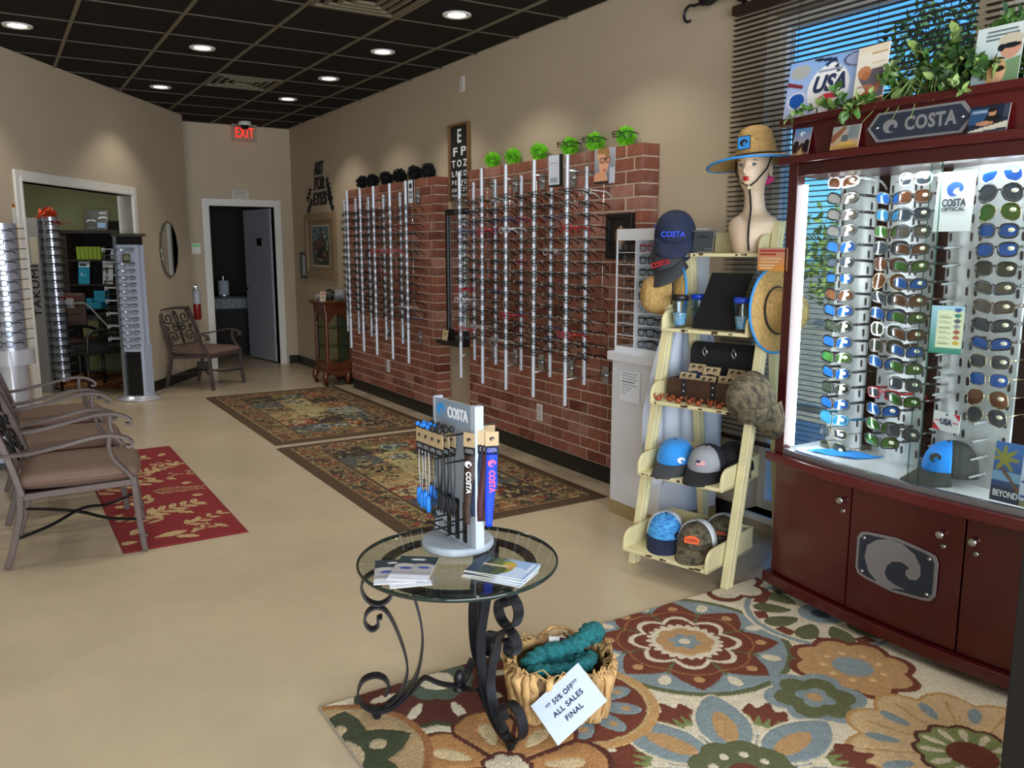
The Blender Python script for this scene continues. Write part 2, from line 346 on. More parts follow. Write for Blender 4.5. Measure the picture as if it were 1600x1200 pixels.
# ---------------------------------------------------------------- ceiling fittings
def downlight(x, y, lab, on=1):
    t = thing('downlight', lab, 'ceiling light', (x, y, CZ), 0, 'recessed downlights')
    b = MB(); b.lathe([(.062, .02), (.066, -.004), (.092, -.006), (.095, .002)], 28); b.build('trim_ring', mat('white_trim_ring', '#dcdcdc', .3), t)
    b = MB(); b.lathe([(.064, .018), (.055, .05), (.042, .075)], 24); b.build('reflector', mat('silver_reflector', '#cfd2d4', .25, .8), t)
    b = MB(); b.lathe([(.0001, -.003), (.04, -.002), (.058, .002)], 20); b.build('bulb', mat('lamp_glow', '#fff1dc', .4, emit=6 if on else 0) if on else mat('lamp_off', '#b9b6ae', .4), t)
    if on:
        l = bpy.data.lights.new('lamp_beam', 'SPOT'); l.energy = LAMP_W*on; l.spot_size = math.radians(112); l.spot_blend = .55; l.shadow_soft_size = .05; l.color = (1, .93, .83)
        q = bpy.data.objects.new('lamp_beam', l); S.collection.objects.link(q); q.parent = t; q.location = (0, 0, -.02)
DL = [(2.7, 8.61, 'small glowing downlight nearest the exit sign, over the curio cabinet', 1), (2.7, 7.41, 'glowing downlight second from the exit sign along the brick wall row', .8), (2.7, 6.21, 'glowing downlight above the gap between the two brick panels', 1),
      (2.7, 5.01, 'largest bright downlight, beside the nearer ceiling vent', 1), (1.5, 6.81, 'bright downlight in the middle of the ceiling, by a paler tile', 1), (1.5, 8.61, 'unlit white downlight close to the slanted wall', .75), (.3, 6.81, 'bright downlight at the ceiling edge above the doorway display racks', .8)]
for q in DL: downlight(*q)
for x, y in ((2.7, 3.81), (2.7, 2.6), (2.7, 1.4), (1.5, 4.4), (1.5, 2.0), (.3, 4.4), (-1.0, 4.4), (.3, 2.0), (1.5, -.4)):
    downlight(x, y, 'unseen downlight, %s from the shop windows in the %s ceiling row' % (ORDW[int((y+.6)/1.2)], {2.7: 'brick wall', 1.5: 'middle', .3: 'chair side', -1.0: 'outer'}[x]), .9)
def vent(x, y, lab):
    t = thing('ceiling_vent', lab, 'air vent', (x, y, CZ), 0, 'square ceiling vents')
    m = mat('bronze_vent', '#6c6551', .45)
    b = MB(); b.box(-.288, -.288, .03, .288, .288, .04); b.build('backing', m_black, t)
    for k, r in enumerate((.28, .215, .15, .085)):
        w = .022; b = MB(); b.box(-r, -r, -.004, r, -r+w, .012); b.box(-r, r-w, -.004, r, r, .012); b.box(-r, -r+w, -.004, -r+w, r-w, .012); b.box(r-w, -r+w, -.004, r, r-w, .012); b.build('louver', m, t)
vent(2.1, 8.01, 'square louvered ceiling vent deeper in the shop, toward the exit sign'); vent(2.1, 5.01, 'square louvered ceiling vent cut by the top of the view')
t = thing('exit_sign', 'clear hanging exit sign with red letters above the back door', 'sign', (2.77, 10.6, 0))
b = MB(); b.box(-.145, -.003, 2.775, .145, .003, 2.955); b.build('panel', glassmat('clear_acrylic', '#f6f8f8', .01), t)
b = MB(); b.box(-.15, -.012, 2.95, .15, .012, 2.97); b.box(-.148, -.005, 2.772, .148, .005, 2.777); b.box(-.15, -.005, 2.772, -.145, .005, 2.955); b.build('rail', mat('grey_rail', '#8a8778', .4), t)
text('EXIT', .165, mat('red_glow', '#ff2418', .4, emit=2.2), t, frame3((.0, -.006, 2.866), (1, 0, 0), (0, 0, 1)), .001, .002, spacing=1.12, w=.215)
t = thing('dome_camera', 'small white security dome camera on the ceiling before the exit sign', 'camera', (2.72, 10.37, CZ))
b = MB(); b.lathe([(.0001, 0), (.072, 0), (.076, -.02), (.07, -.04), (.055, -.045)], 24); b.build('housing', m_white, t)
b = MB(); b.lathe([(.057, -.04), (.05, -.066), (.03, -.085), (.0001, -.092)], 20); b.build('dome', mat('smoked_dome', '#101014', .08), t)
# ---------------------------------------------------------------- brick panels with eyewear rods
ORD = 'first second third fourth fifth sixth seventh eighth ninth tenth eleventh twelfth thirteenth fourteenth fifteenth sixteenth seventeenth eighteenth nineteenth twentieth'.split()
def brickmat():
    m = mat('red_brick', '#a07060', .85, var=.15, vs=14, bump=.35, bs=55); nt = m.node_tree; N = nt.nodes; L = nt.links; b = N['Principled BSDF']
    src = b.inputs['Base Color'].links[0].from_socket
    oi = N.new('ShaderNodeObjectInfo'); hs = N.new('ShaderNodeValToRGB'); L.new(oi.outputs['Random'], hs.inputs[0])
    for p, c in ((0, '#9a6a58'), (.25, '#c7a193'), (.5, '#d2b7a6'), (.75, '#bda8a0'), (1, '#e2c6b4')):
        e = hs.color_ramp.elements[0 if p == 0 else 1] if p in (0, 1) else hs.color_ramp.elements.new(p)
        e.color = (*lin(c), 1)
    mx = N.new('ShaderNodeMix'); mx.data_type = 'RGBA'; mx.blend_type = 'MULTIPLY'; mx.inputs[0].default_value = 1; L.new(src, mx.inputs[6]); L.new(hs.outputs[0], mx.inputs[7])
    sc = N.new('ShaderNodeMix'); sc.data_type = 'RGBA'; sc.inputs[7].default_value = (*lin('#a98f83'), 1)
    tn = N.new('ShaderNodeTexNoise'); tn.inputs['Scale'].default_value = 5; tc = N.new('ShaderNodeTexCoord'); mp = N.new('ShaderNodeMapping'); L.new(tc.outputs['Object'], mp.inputs[0]); L.new(oi.outputs['Location'], mp.inputs['Location'])
    L.new(mp.outputs[0], tn.inputs['Vector'])
    mr = N.new('ShaderNodeMapRange'); mr.inputs[1].default_value = .55; mr.inputs[2].default_value = .8; mr.inputs[4].default_value = .55; L.new(tn.outputs[0], mr.inputs[0]); L.new(mr.outputs[0], sc.inputs[0])
    L.new(mx.outputs[2], sc.inputs[6]); L.new(sc.outputs[2], b.inputs['Base Color']); return m
m_brick = brickmat(); m_mortar = mat('pale_mortar', '#d2c3ae', .9, var=.08, vs=40)
_bk = {}
def brickmesh(l, d):
    k = (round(l, 3), round(d, 3))
    if k not in _bk:
        h = .0335; e = .003; b = MB()
        f = lambda x, i: [(x, -l/2+i, -h+i), (x, l/2-i, -h+i), (x, l/2-i, h-i), (x, -l/2+i, h-i)]
        b.add(f(d, 0)+f(e, 0)+f(0, e), [(0, 1, 2, 3), (3, 2, 6, 7), (0, 4, 5, 1), (0, 3, 7, 4), (1, 5, 6, 2), (4, 8, 9, 5), (5, 9, 10, 6), (6, 10, 11, 7), (7, 11, 8, 4), (8, 11, 10, 9)])
        _bk[k] = b.mesh('brick', m_brick)
    return _bk[k]
def panel(name, y0, y1):
    w = struct(name); z0, z1, n = .11, 2.085, 26; ch = (z1-z0)/n; bl = (y1-y0)/10
    b = MB(); b.box(3.236, y0+.006, z0, RX-.001, y1-.006, z1-.004); b.build('mortar', m_mortar, w)
    b = MB(); b.box(3.238, y0+.01, 0, RX-.001, y1-.01, z0); b.build('plinth', m_base, w)
    for r in range(n):
        z = z0+ch*(r+.5); y = y0
        segs = [bl*.72]+[bl]*9+[bl*.28] if r % 2 else [bl*.36]+[bl]*9+[bl*.64]
        for i, l in enumerate(segs):
            end = i == 0
            j = random.uniform(-.0012, .0012)
            o = link('brick', brickmesh(l-.009, RX-.002-3.23 if end else .02), w, (3.23+j, y+l/2+(-.0045 if end else 0), z))
            y += l
NP0, NP1, FP0, FP1 = 3.775, 5.84, 6.42, 8.46
panel('wall_brick_near', NP0, NP1); panel('wall_brick_far', FP0, FP1)
# ---------------------------------------------------------------- eyeglasses
def outline(kind, n=18):
    P = []
    for i in range(n):
        a = 2*PI*i/n; c, s = math.cos(a), math.sin(a)
        if kind == 'round': r = (.0235, .0225); e = 2.1; dz = 0
        elif kind == 'rect': r = (.0265, .0165); e = 3.4; dz = 0
        elif kind == 'square': r = (.026, .020); e = 3; dz = 0
        elif kind == 'wrap': r = (.032, .0185); e = 3.3; dz = 0
        elif kind == 'avi': r = (.029, .0255); e = 2.2; dz = 0
        else: r = (.029, .022); e = 2.8; dz = 0
        y = r[0]*math.copysign(abs(c)**(2/e), c); z = r[1]*math.copysign(abs(s)**(2/e), s)
        if kind == 'wrap': z += .004*(y/.03)+(-.004*(y/.03)**2); z = z*(1-.22*max(0, y/.032)**3)
        if kind == 'avi': z += (-.006 if z < 0 else 0)*(1 if y > 0 else .3); y += .004 if z < -.01 else 0
        if kind in ('square', 'rect'): y *= 1+.12*z/.02
        P.append((y, z))
    return P
def glasses_meshes(kind, mf, ml, rim=.0022, wrapc=.25, mt=None, gap=.0355, th=.0026):
    """front faces -x, temples run to +x"""
    out = {}; O = outline(kind); cx = lambda y: .0 + wrapc*6*(abs(y)-.0)**2*(1 if abs(y) > 0 else 0)
    b = MB()
    for s in (-1, 1):
        P = [(cx(s*(gap+y)), s*(gap+y), z) for y, z in O]
        b.tube(P, rim, 5, True)
    zb = .006; yi = gap-max(-y for y, z in O)
    b.tube([(cx(yi), -yi-.002, zb), (-.001, 0, zb+.004), (cx(yi), yi+.002, zb)], rim*1.1, 5)
    yo = gap+max(y for y, z in O)
    for s in (-1, 1): b.tube([(cx(yo), s*(yo-.001), .007), (cx(yo)+.004, s*(yo+.005), .0085), (cx(yo)+.012, s*(yo+.006), .0085)], rim*1.15, 5)
    out['frame'] = b.mesh('frame', mf)
    for s, nm in ((-1, 'l'), (1, 'r')):
        b = MB(); n = len(O); V = [(cx(s*(gap+y)), s*(gap+y), z) for y, z in O]+[(cx(s*(gap+y*.5))-.0016, s*(gap+y*.5), z*.5) for y, z in O]+[(cx(gap)-.002, s*gap, 0)]
        F = [(i, (i+1) % n, n+(i+1) % n, n+i) for i in range(n)]+[(n+i, n+(i+1) % n, 2*n) for i in range(n)]
        b.add(V, F if s < 0 else [f[::-1] for f in F], 0, True); out['lens'+nm] = b.mesh('lens', ml)
        b = MB(); x0 = cx(yo)+.011
        b.sweep([(x0, s*(yo+.006), .0085), (x0+.05, s*(yo+.005), .008), (x0+.095, s*(yo+.003), .0055), (x0+.118, s*(yo+.001), -.006), (x0+.132, s*(yo), -.02)], [(-.0013, -th), (.0013, -th), (.0013, th), (-.0013, th)], None)
        out['temple'+nm] = b.mesh('temple', mt or mf)
    return out
def add_glasses(ms, lab, loc, rz=0, group=None, cat='eyeglasses', name='eyeglasses', scale=1):
    t = thing(name, lab, cat, loc, rz, group); t.scale = (scale,)*3
    for k, me in ms.items(): link(me.name.split('.')[0], me, t)
    return t
m_lens = glassmat('clear_lens', '#eef3f4', .12)
FR = {}
for nm, c, me in (('black', '#101012', 0), ('dark', '#232426', .3), ('tortoise', '#3a2116', 0), ('navy', '#16204a', 0), ('red', '#a3142a', 0), ('clear', '#c9ccd0', .2), ('gunmetal', '#55585c', .9), ('brown', '#4b3424', 0)):
    m = mat(nm+'_acetate', c, .22, me, coat=.4)
    for kd in ('rect', 'square', 'round'): FR[nm, kd] = glasses_meshes(kd, m, m_lens, .0026 if nm not in ('gunmetal', 'dark') else .002, th=.0036)
PICK = ['black']*9+['dark']*4+['gunmetal']*3+['tortoise']*2+['brown', 'navy', 'navy', 'red', 'clear']
rg = random.Random(11)
def pick(): return rg.choice(PICK), rg.choice(['rect', 'rect', 'square', 'square', 'round'])
m_rod = mat('silver_rod', '#c3cad6', .42, .35); m_arm = mat('steel_arm', '#b9bcbf', .25, 1)
def eyerack(pairs, near, bt, lab):
    rk = thing('eyewear_rack', lab, 'display rack', (3.23, (pairs[0][0]+pairs[-1][0])/2, 1.3), 0, 'eyewear racks on the brick panels'); ox, oy, oz = rk.location
    def P(b): b.M = Matrix.Translation((-ox, -oy, -oz)); return b
    spots = []
    for yl, ys in pairs:
        for x, y, z0, z1, n, zt in ((2.9, yl, .54, 2.02, 15, 1.82), (3.05, ys, .655, 1.96, 15, 1.82)):
            b = P(MB()); b.cyl((x, y, z0), .0125, z1-z0, 14)
            for k in range(n): b.cyl((x, y, zt-.07*k-.012), .0142, .006, 12, 1)
            b.build('rod', [m_rod, m_black], rk); spots.append((x, y, n, zt, 'long' if x == 2.9 else 'short'))
        for z in (1.93, .70):
            b = P(MB()); b.tube([(3.226, ys-.0, z), (3.05, ys, z), (2.9, yl, z)], .006, 8); b.build('arm', m_arm, rk)
            b = P(MB()); b.box(3.216, ys-.03, z-.055, 3.2265, ys+.03, z+.055); b.cyl((3.19, ys, z), .014, .03, 12, 0, 'x')
            for q in (-.038, .038): b.cyl((3.213, ys, z+q), .006, .006, 8, 0, 'x')
            b.build('wall_plate', m_steel, rk)
        b = P(MB()); b.tube([(3.14, ys-.05, .7), (3.14, ys-.05, 1.93)], .0025, 6); b.build('wire', m_arm, rk)
    return rk, spots
NPAIR = [(5.37, 5.43), (5.05, 5.12), (4.735, 4.78), (4.40, 4.43), (4.05, 4.06)]
FPAIR = [(7.58, 8.05), (7.26, 7.75), (6.95, 7.43), (6.60, 7.08), (6.28, 6.72)]
FPAIR = [(a+.38, a+.42) for a, b_ in FPAIR] if False else FPAIR
rk, sp = eyerack(NPAIR, True, NP0, 'wall rack of tall silver rods on the nearer, larger brick panel')
cnt = {'long': 0, 'short': 0}
for x, y, n, zt, kd in sp:
    cnt[kd] += 1
    for k in range(n):
        c = pick()
        if kd == 'long' and cnt[kd] == 3 and k in (3, 11): c = (('clear', 'square'), ('red', 'square'))[k == 11]
        t = add_glasses(FR[c], '%s %s eyeglasses, %s down on %s %s rod of the nearer brick panel' % (c[0], c[1], ORD[k], ORD[cnt[kd]-1], kd), (x-.017, y, zt-.07*k-.008), rg.uniform(-.1, .1), 'eyeglasses on the nearer brick panel')
        t.rotation_euler = (rg.uniform(-.04, .04), rg.uniform(-.02, .12), rg.uniform(-.1, .1))
b_stuff = MB()
def lump(b, ms, M):
    for k, me in ms.items():
        if k.startswith('lens'): continue
        b.M = M; b.add([tuple(v.co) for v in me.vertices], [tuple(p.vertices) for p in me.polygons], 0, True)
rk, sp = eyerack(FPAIR, False, FP0, 'wall rack of silver rods on the farther brick panel by the curio cabinet')
sp.sort(key=lambda q: q[1]); cnt = {'long': 0, 'short': 0}
for i, (x, y, n, zt, kd) in enumerate(sp):
    cnt[kd] += 1
    for k in range(14):
        c = pick(); p = (x-.017, y, zt-.07*k-.008)
        if i < 5: 
            t = add_glasses(FR[c], '%s %s eyeglasses, %s down on %s %s rod of the farther brick panel' % (c[0], c[1], ORD[k], ORD[cnt[kd]-1], kd), p, rg.uniform(-.1, .1), 'eyeglasses on the farther brick panel')
            t.rotation_euler = (0, rg.uniform(-.02, .1), rg.uniform(-.1, .1))
        else: lump(b_stuff, FR[c], Matrix.Translation(p) @ Matrix.Rotation(rg.uniform(-.1, .1), 4, 'Z'))
o = b_stuff.build('eyeglasses', _mats['black_acetate'], kind='stuff'); tag(o, 'mass of dark eyeglasses on the farthest rods beside the curio cabinet', 'eyeglasses')
# cards and posters clipped on the rods
def clip_card(lab, o, x, y, w, h, bg, shapes, name='display_card'):
    c = card(name, w, h, bg, shapes, frame3(o, x, y)); tag(c, lab, 'card'); return c
clip_card('white and black slanted display card on the top of a long rod', (2.955, 4.24, 1.85), (.15, -.99, 0), (.05, -.45, .9), .13, .19, '#17181b', [('r', .0, .08, .72, .98, '#cfd6e2'), ('r', .1, .15, .6, .3, '#9aa2b0'), ('r', .05, .72, .6, .76, '#8c93a0')])
c = clip_card('photo card of a woman in black glasses on the end rod', (3.0, 3.83, 1.845), (.1, -.99, 0), (.05, -.32, .95), .165, .195, ('#5c6272', '#a9adb8'), [('e', .4, .82, .3, .2, '#c9a27c'), ('e', .45, .6, .24, .34, '#d9a182'), ('e', .3, .15, .35, .2, '#d49a79'), ('e', .4, .93, .3, .1, '#9c7648'), ('e', .62, .85, .12, .16, '#9c7648'), ('e', .38, .66, .13, .09, '#1b1a1d'), ('e', .68, .66, .13, .09, '#1b1a1d'), ('e', .38, .66, .1, .065, '#c78f74'), ('e', .68, .66, .1, .065, '#c78f74'), ('r', .48, .69, .58, .72, '#1b1a1d'), ('e', .5, .38, .08, .03, '#a3322f'), ('r', .75, .0, 1, .45, '#b9bec9'), ('r', .0, .0, .7, .07, '#17181b')])
b = MB(); b.tube([(3.05, 4.06, 1.925), (3.02, 3.95, 1.90), (3.0, 3.86, 1.87)], .004, 6); b.build('clip_arm', m_arm, c)
clip_card('narrow black and white card on the first long rod of the farther panel', (2.96, 6.31, 1.85), (.15, -.99, 0), (.05, -.4, .9), .11, .18, '#d9dde6', [('r', 0, 0, .2, 1, '#17181b'), ('r', .8, 0, 1, 1, '#17181b'), ('e', .5, .75, .2, .12, '#24262b'), ('r', .3, .2, .7, .5, '#3a3d44'), ('e', .5, .35, .2, .1, '#aab0bb')])
# outlets
def outlet(loc, lab, rz=0):
    t = thing('wall_outlet', lab, 'outlet', loc, rz)
    b = MB(); b.box(-.006, -.036, -.06, 0, .036, .06); b.build('cover_plate', m_white, t, bev=.002)
    for z in (-.025, .025): b = MB(); b.box(-.008, -.017, z-.014, -.005, .017, z+.014); b.build('socket', mat('ivory_socket', '#b9bac2', .4), t, bev=.002)
outlet((3.222, 4.80, .34), 'white outlet low on the nearer brick panel'); outlet((3.222, 7.45, .355), 'white outlet low on the farther brick panel'); outlet((RX-.001, 6.15, 2.79), 'white outlet plate high on the wall above the eye chart')
# pom-poms
def pom(name, col, lab, grp, loc, r, n=460):
    rr = random.Random(loc[1]); b = MB()
    for i in range(n):
        d = Vector((rr.gauss(0, 1), rr.gauss(0, 1), rr.gauss(0, 1))).normalized(); q = d.cross(Vector((rr.random(), rr.random(), 1))).normalized()*r*.09
        e = d*r*rr.uniform(.72, 1.14)+q*rr.uniform(-2, 2)
        b.add([tuple(d*r*.2-q*.6), tuple(d*r*.2+q*.6), tuple(e+q), tuple(e-q)], [(0, 1, 2, 3)])
    b.ball((0, 0, 0), r*.6, 10)
    tag(b.build('pom_pom', mat(name, col, .85, var=.25, vs=30), None, loc), lab, 'pom-pom', grp)
who = ['nearest the curio end', 'second along', 'third along', 'fourth along, with dark glasses', 'fifth along, wearing dark glasses', 'at the near end, with black glasses']
for i, y in enumerate((5.56, 5.27, 4.93, 4.57, 4.30, 4.0)):
    pom('lime_tulle', '#7fd32b', 'lime green fluffy pom-pom on the nearer brick panel, '+(who[i] if i else 'beside the eye chart'), 'green pom-poms on the brick panel', (3.29, y, 2.085+.056), .058)
    if i > 2:
        g = add_glasses(FR['black', 'rect'], 'black eyeglasses worn by the %s green pom-pom' % ORD[i], (3.235, y-.03, 2.15), .5, 'eyeglasses on pom-poms')
for i, y in enumerate((8.15, 7.9, 7.56, 7.25, 6.93, 6.66)):
    pom('black_tulle', '#121214', 'black fluffy pom-pom on the farther brick panel, %s from the curio cabinet end' % ORD[i], 'black pom-poms on the brick panel', (3.29, y, 2.085+.06), .066)
# ---------------------------------------------------------------- right wall pictures
def wallframe(name, lab, y0, y1, z0, z1, fw, mfr, bg, shapes, cat='picture', inner=None, res=70, d=.03):
    """y1 is the far edge (seen on the observer's left)"""
    cy = (y0+y1)/2; t = thing(name, lab, cat, (RX-.002, cy, z0)); w, h = y1-y0, z1-z0
    b = MB(); b.M = frame3((0, 0, 0), (0, -1, 0), (0, 0, 1))
    b.box(-w/2, 0, 0, -w/2+fw, h, d); b.box(w/2-fw, 0, 0, w/2, h, d); b.box(-w/2+fw, 0, 0, w/2-fw, fw, d); b.box(-w/2+fw, h-fw, 0, w/2-fw, h, d); b.build('frame', mfr, t, bev=.004)
    if bg: card('print', w-2*fw, h-2*fw, bg, shapes, frame3((-.008, 0, fw), (0, -1, 0), (0, 0, 1)), t, res)
    return t
rr = random.Random(5)
g = [('r', .16, .12, .84, .88, '#2c3a3a'), ('r', .18, .55, .82, .87, '#5d7476')]
for i in range(34): g.append(('e', rr.uniform(.22, .78), rr.uniform(.62, .85), rr.uniform(.02, .09), rr.uniform(.01, .03), rr.choice(['#131d22', '#1b2a30', '#7d9294', '#26353a'])))
for i in range(120): g.append(('e', rr.uniform(.2, .8), rr.uniform(.14, .62), rr.uniform(.01, .05), rr.uniform(.01, .035), rr.choice(['#0f1511', '#1c2818', '#33452a', '#6b3a24', '#8a7a4a', '#9b9a86', '#1a2226', '#7a2f1e'])))
g += [('r', .3, .4, .5, .62, '#5d2e20'), ('r', .52, .5, .6, .75, '#4a2216'), ('e', .45, .35, .12, .1, '#121512')]
fpic = [('r', .0, 0, 1, 1, '#86735a'), ('r', .145, .105, .855, .895, '#cfc7b3')]+g
wallframe('framed_picture', 'wide wooden frame with a dark jungle print below the wall letters', 9.14, 10.19, 1.13, 1.90, .09, mat('light_wood_frame', '#8b7658', .5, var=.12, vs=20, stretch=(1, 12, 1)), '#86735a', fpic)
wallframe('notice_picture', 'narrow black frame with a white page beside the jungle picture', 10.17, 10.4, 1.115, 1.44, .035, m_black, '#aeb2b8', [('r', .2, .05, .8, .95, '#d3d6da')])
t = wallframe('eye_chart', 'black eye chart in a thin wooden frame above the gap between brick panels', 6.02, 6.36, 1.87, 2.485, .018, mat('oak_frame', '#6d4b28', .5), '#1d1f20', [])
for z, s, q in ((2.385, .15, 'E'), (2.265, .095, 'F P'), (2.17, .078, 'T O Z'), (2.09, .06, 'L P E D'), (2.02, .05, 'P E C F D'), (1.96, .042, 'E D F C Z P'), (1.915, .032, 'F E L O P Z D')):
    text(q, s, m_paper, t, frame3((-.0125, 0, z-1.87), (0, -1, 0), (0, 0, 1)), .0008, .02, w={0: None}.get(0) if len(q) < 2 else min(.26, .11*len(q.split())), name='letters')
t = wallframe('wall_mirror', 'tall black framed mirror in the gap between the brick panels', 5.9, 6.44, .75, 1.81, .05, m_black, None, [], 'mirror')
b = MB(); b.box(-.01, -.21, .05, -.004, .21, 1.01); b.build('glass', mat('mirror_silver', '#e6e8ea', .02, 1), t)
t = thing('wall_shelf', 'small black ledge shelf under the mirror in the panel gap', 'shelf', (RX, 6.2, .68))
b = MB(); b.box(-.14, -.22, .0, 0, .22, .03); b.build('ledge', m_black, t, bev=.004); b = MB(); b.box(-.03, -.2, .03, 0, .2, .1); b.build('lip', m_black, t)
tag(card('price_card', .07, .085, '#c9b98d', [('r', .2, .6, .8, .7, '#6e5d3a'), ('r', .2, .4, .7, .46, '#6e5d3a')], frame3((RX-.1, 6.33, .711), (.25, -.97, 0), (.2, 0, .98))), 'small tan card standing on the black ledge under the mirror', 'card')
t = thing('wall_letters', 'black cut-out wall letters reading ART FOR EYES', 'lettering', (RX-.002, 9.65, 2.2))
Mx = lambda z, y=0, x=(0, -1, 0), up=(0, 0, 1): frame3((-.006, y, z), x, up)
m_let = mat('black_letter', '#0d0d0e', .6)
for s, z, w in (('ART', .20, .33), ('FOR', .03, .36), ('EYES', -.145, .48)):
    text(s, .2, m_let, t, Mx(z), .005, .03, .15, w=w, name='word')
def squiggle(y, z, w, a, n):
    """small word too far off to read: a slanted band of looped strokes"""
    b = MB(); x = Vector((0, -math.cos(a), math.sin(a))); u = Vector((0, math.sin(a), math.cos(a))); o = Vector((-.006, y, z))
    for i in range(n):
        p = o+x*(w*(i/n-.5)); b.tube([p-u*.035, p+u*.04+x*.01, p+x*(w/n*.55)+u*.0, p+x*(w/n*.8)-u*.035], .009, 5)
    b.build('word', m_let, t)
squiggle(.36, -.06, .2, .75, 3); squiggle(.34, -.2, .22, .75, 4); squiggle(-.32, -.02, .2, -1.0, 3); squiggle(-.36, -.1, .24, -.95, 4); squiggle(-.38, -.2, .26, -.9, 4)
# framed little picture behind the white tower display
wallframe('small_picture', 'small dark framed picture on the brick behind the white tower display', 3.82, 4.06, 1.42, 1.69, .035, m_black, '#2a1d15', [('e', .5, .5, .3, .3, '#7b5a3a'), ('r', .45, .1, .55, .8, '#a6a9b0')]).location.x = 3.226
# ---------------------------------------------------------------- white tower display on its white stand
t = thing('display_stand', 'white pedestal cabinet carrying the white eyewear tower, by the brick end', 'pedestal', (3.10, 3.385, 0))
m_lam = mat('white_laminate', '#d4d8e0', .4)
b = MB(); b.box(-.21, -.205, .075, .21, .205, .875); b.build('body', m_lam, t, bev=.004)
b = MB(); b.box(-.232, -.225, .875, .225, .225, .925); b.build('top', m_lam, t, bev=.004)
b = MB(); b.box(-.212, -.207, 0, .212, .207, .075); b.build('plinth', mat('tan_plinth', '#a08c63', .6), t)
tag(card('paper_notice', .17, .17, '#dfe6f2', [('r', .12, .9-.09*i, .12+(.76, .7, .74, .6, .76, .5, .4, .2)[i], .925-.09*i, '#777d8c') for i in range(8)], frame3((2.884, 3.43, .66), (0, -1, 0), (0, 0, 1))), 'white paper notice taped to the front of the white pedestal', 'notice')
t = thing('eyewear_tower', 'white shelved eyewear tower with mirrored side on the white pedestal', 'display case', (3.05, 3.385, .925))
m_acr = mat('white_acrylic', '#dfe4ec', .25)
b = MB(); b.box(-.15, -.2, 0, .15, .2, .03); b.build('base', m_acr, t, bev=.002)
b = MB(); b.box(-.15, -.2, .6, .15, .2, .66); b.build('header', m_acr, t, bev=.002)
b = MB(); b.box(.03, -.2, .03, .15, .05, .6); b.box(-.14, .045, .03, .15, .055, .6); b.build('back', m_acr, t)
b = MB(); b.box(.03, .055, .03, .04, .2, .6); b.build('mirror', mat('mirror_silver', '#e6e8ea', .02, 1), t)
b = MB(); b.box(-.15, .195, .03, -.14, .2, .6); b.build('corner_post', m_acr, t)
rg = random.Random(3)
for k in range(9):
    z = .03+.0635*k
    if k: b = MB(); b.box(-.15, -.2, z-.003, .03, .2, z); b.build('shelf', m_acr, t)
    c = [('dark', 'rect'), ('black', 'square'), ('black', 'square'), ('clear', 'square'), ('black', 'square'), ('black', 'rect'), ('black', 'rect'), ('black', 'square'), ('red', 'square')][k]
    add_glasses(FR[c], '%s eyeglasses on the %s shelf up, white side of the white tower' % ({'clear': 'clear', 'red': 'dark red', 'dark': 'thin dark'}.get(c[0], c[0]), ORD[k]), (2.91, 3.345, .925+z+.024), 0, 'eyeglasses in the white tower')
    if k < 8: add_glasses(FR[pick()], 'eyeglasses before the mirror on the %s shelf up of the white tower' % ORD[k], (2.925, 3.51, .925+z+.09), 0, 'eyeglasses in the white tower mirror bay')
# ---------------------------------------------------------------- ladder shelf
LA = Matrix(((.27, .963, 0, 2.51), (-.963, .27, 0, 2.90), (0, 0, 1, 0), (0, 0, 0, 1)))
LQ = math.atan2(-.963, .27)
def LP_(u, v, z): return LA @ Vector((u, v, z))
m_cream = mat('cream_paint', '#cfc69a', .55, var=.06, vs=12, bump=.08, bs=30); m_wear = mat('worn_edge', '#4a3a28', .7)
t = thing('ladder_shelf', 'distressed cream ladder shelf with five trays of caps, hats and cups', 'shelf', LA.translation, LQ)
def rail(u, z1, v0, v1, zz0=0):
    b = MB(); b.sweep([(u, v0, zz0), (u, v1, z1)], [(-.019, -.026), (.019, -.026), (.019, -.006), (.014, 0), (.019, .006), (.019, .026), (-.019, .026)], Vector((0, 1, 0)), smooth=False)
    return b
for u in (-.018, .468):
    rail(u, 1.60, 0, .352).build('front_rail', m_cream, t, bev=.003); rail(u+(.036 if u < 0 else -.036), 1.5, .60, .36).build('rear_leg', m_cream, t, bev=.003)
TR = [(.10, -.135, .29), (.44, -.03, .32), (.765, .06, .35), (1.10, .14, .39), (1.445, .225, .45)]
for k, (z, v0, v1) in enumerate(TR):
    b = MB(); b.box(.006, v0, z, .444, v1, z+.016); b.build('tray_board', m_cream, t, bev=.004)
    b = MB(); b.box(.006, v1-.014, z+.016, .444, v1, z+.11); b.build('back_board', m_cream, t, bev=.003)
    for u in (.006, .430):
        b = MB(); P = [(v0, z), (v1, z), (v1, z+.11), (v0+.06, z+.10)]+[(v0+.06*(1-math.sin(a)), z+.04+.06*math.cos(a)) for a in np.linspace(.2, PI/2, 6)]
        b.M = Matrix(((0, 0, 1, u), (1, 0, 0, 0), (0, 1, 0, 0), (0, 0, 0, 1))); b.prism(P, 0, .014)
        o = b.build('side_board', m_cream, t, bev=.003)
    b = MB(); rr = random.Random(k)
    for i in range(7):
        u = rr.uniform(.02, .42); l = rr.uniform(.008, .03); b.box(u, v0-.001, z+rr.uniform(0, .008), u+l, v0+.002, z+.011+rr.uniform(0, .006))
    b.build('worn_chips', m_wear, t, kind='stuff')
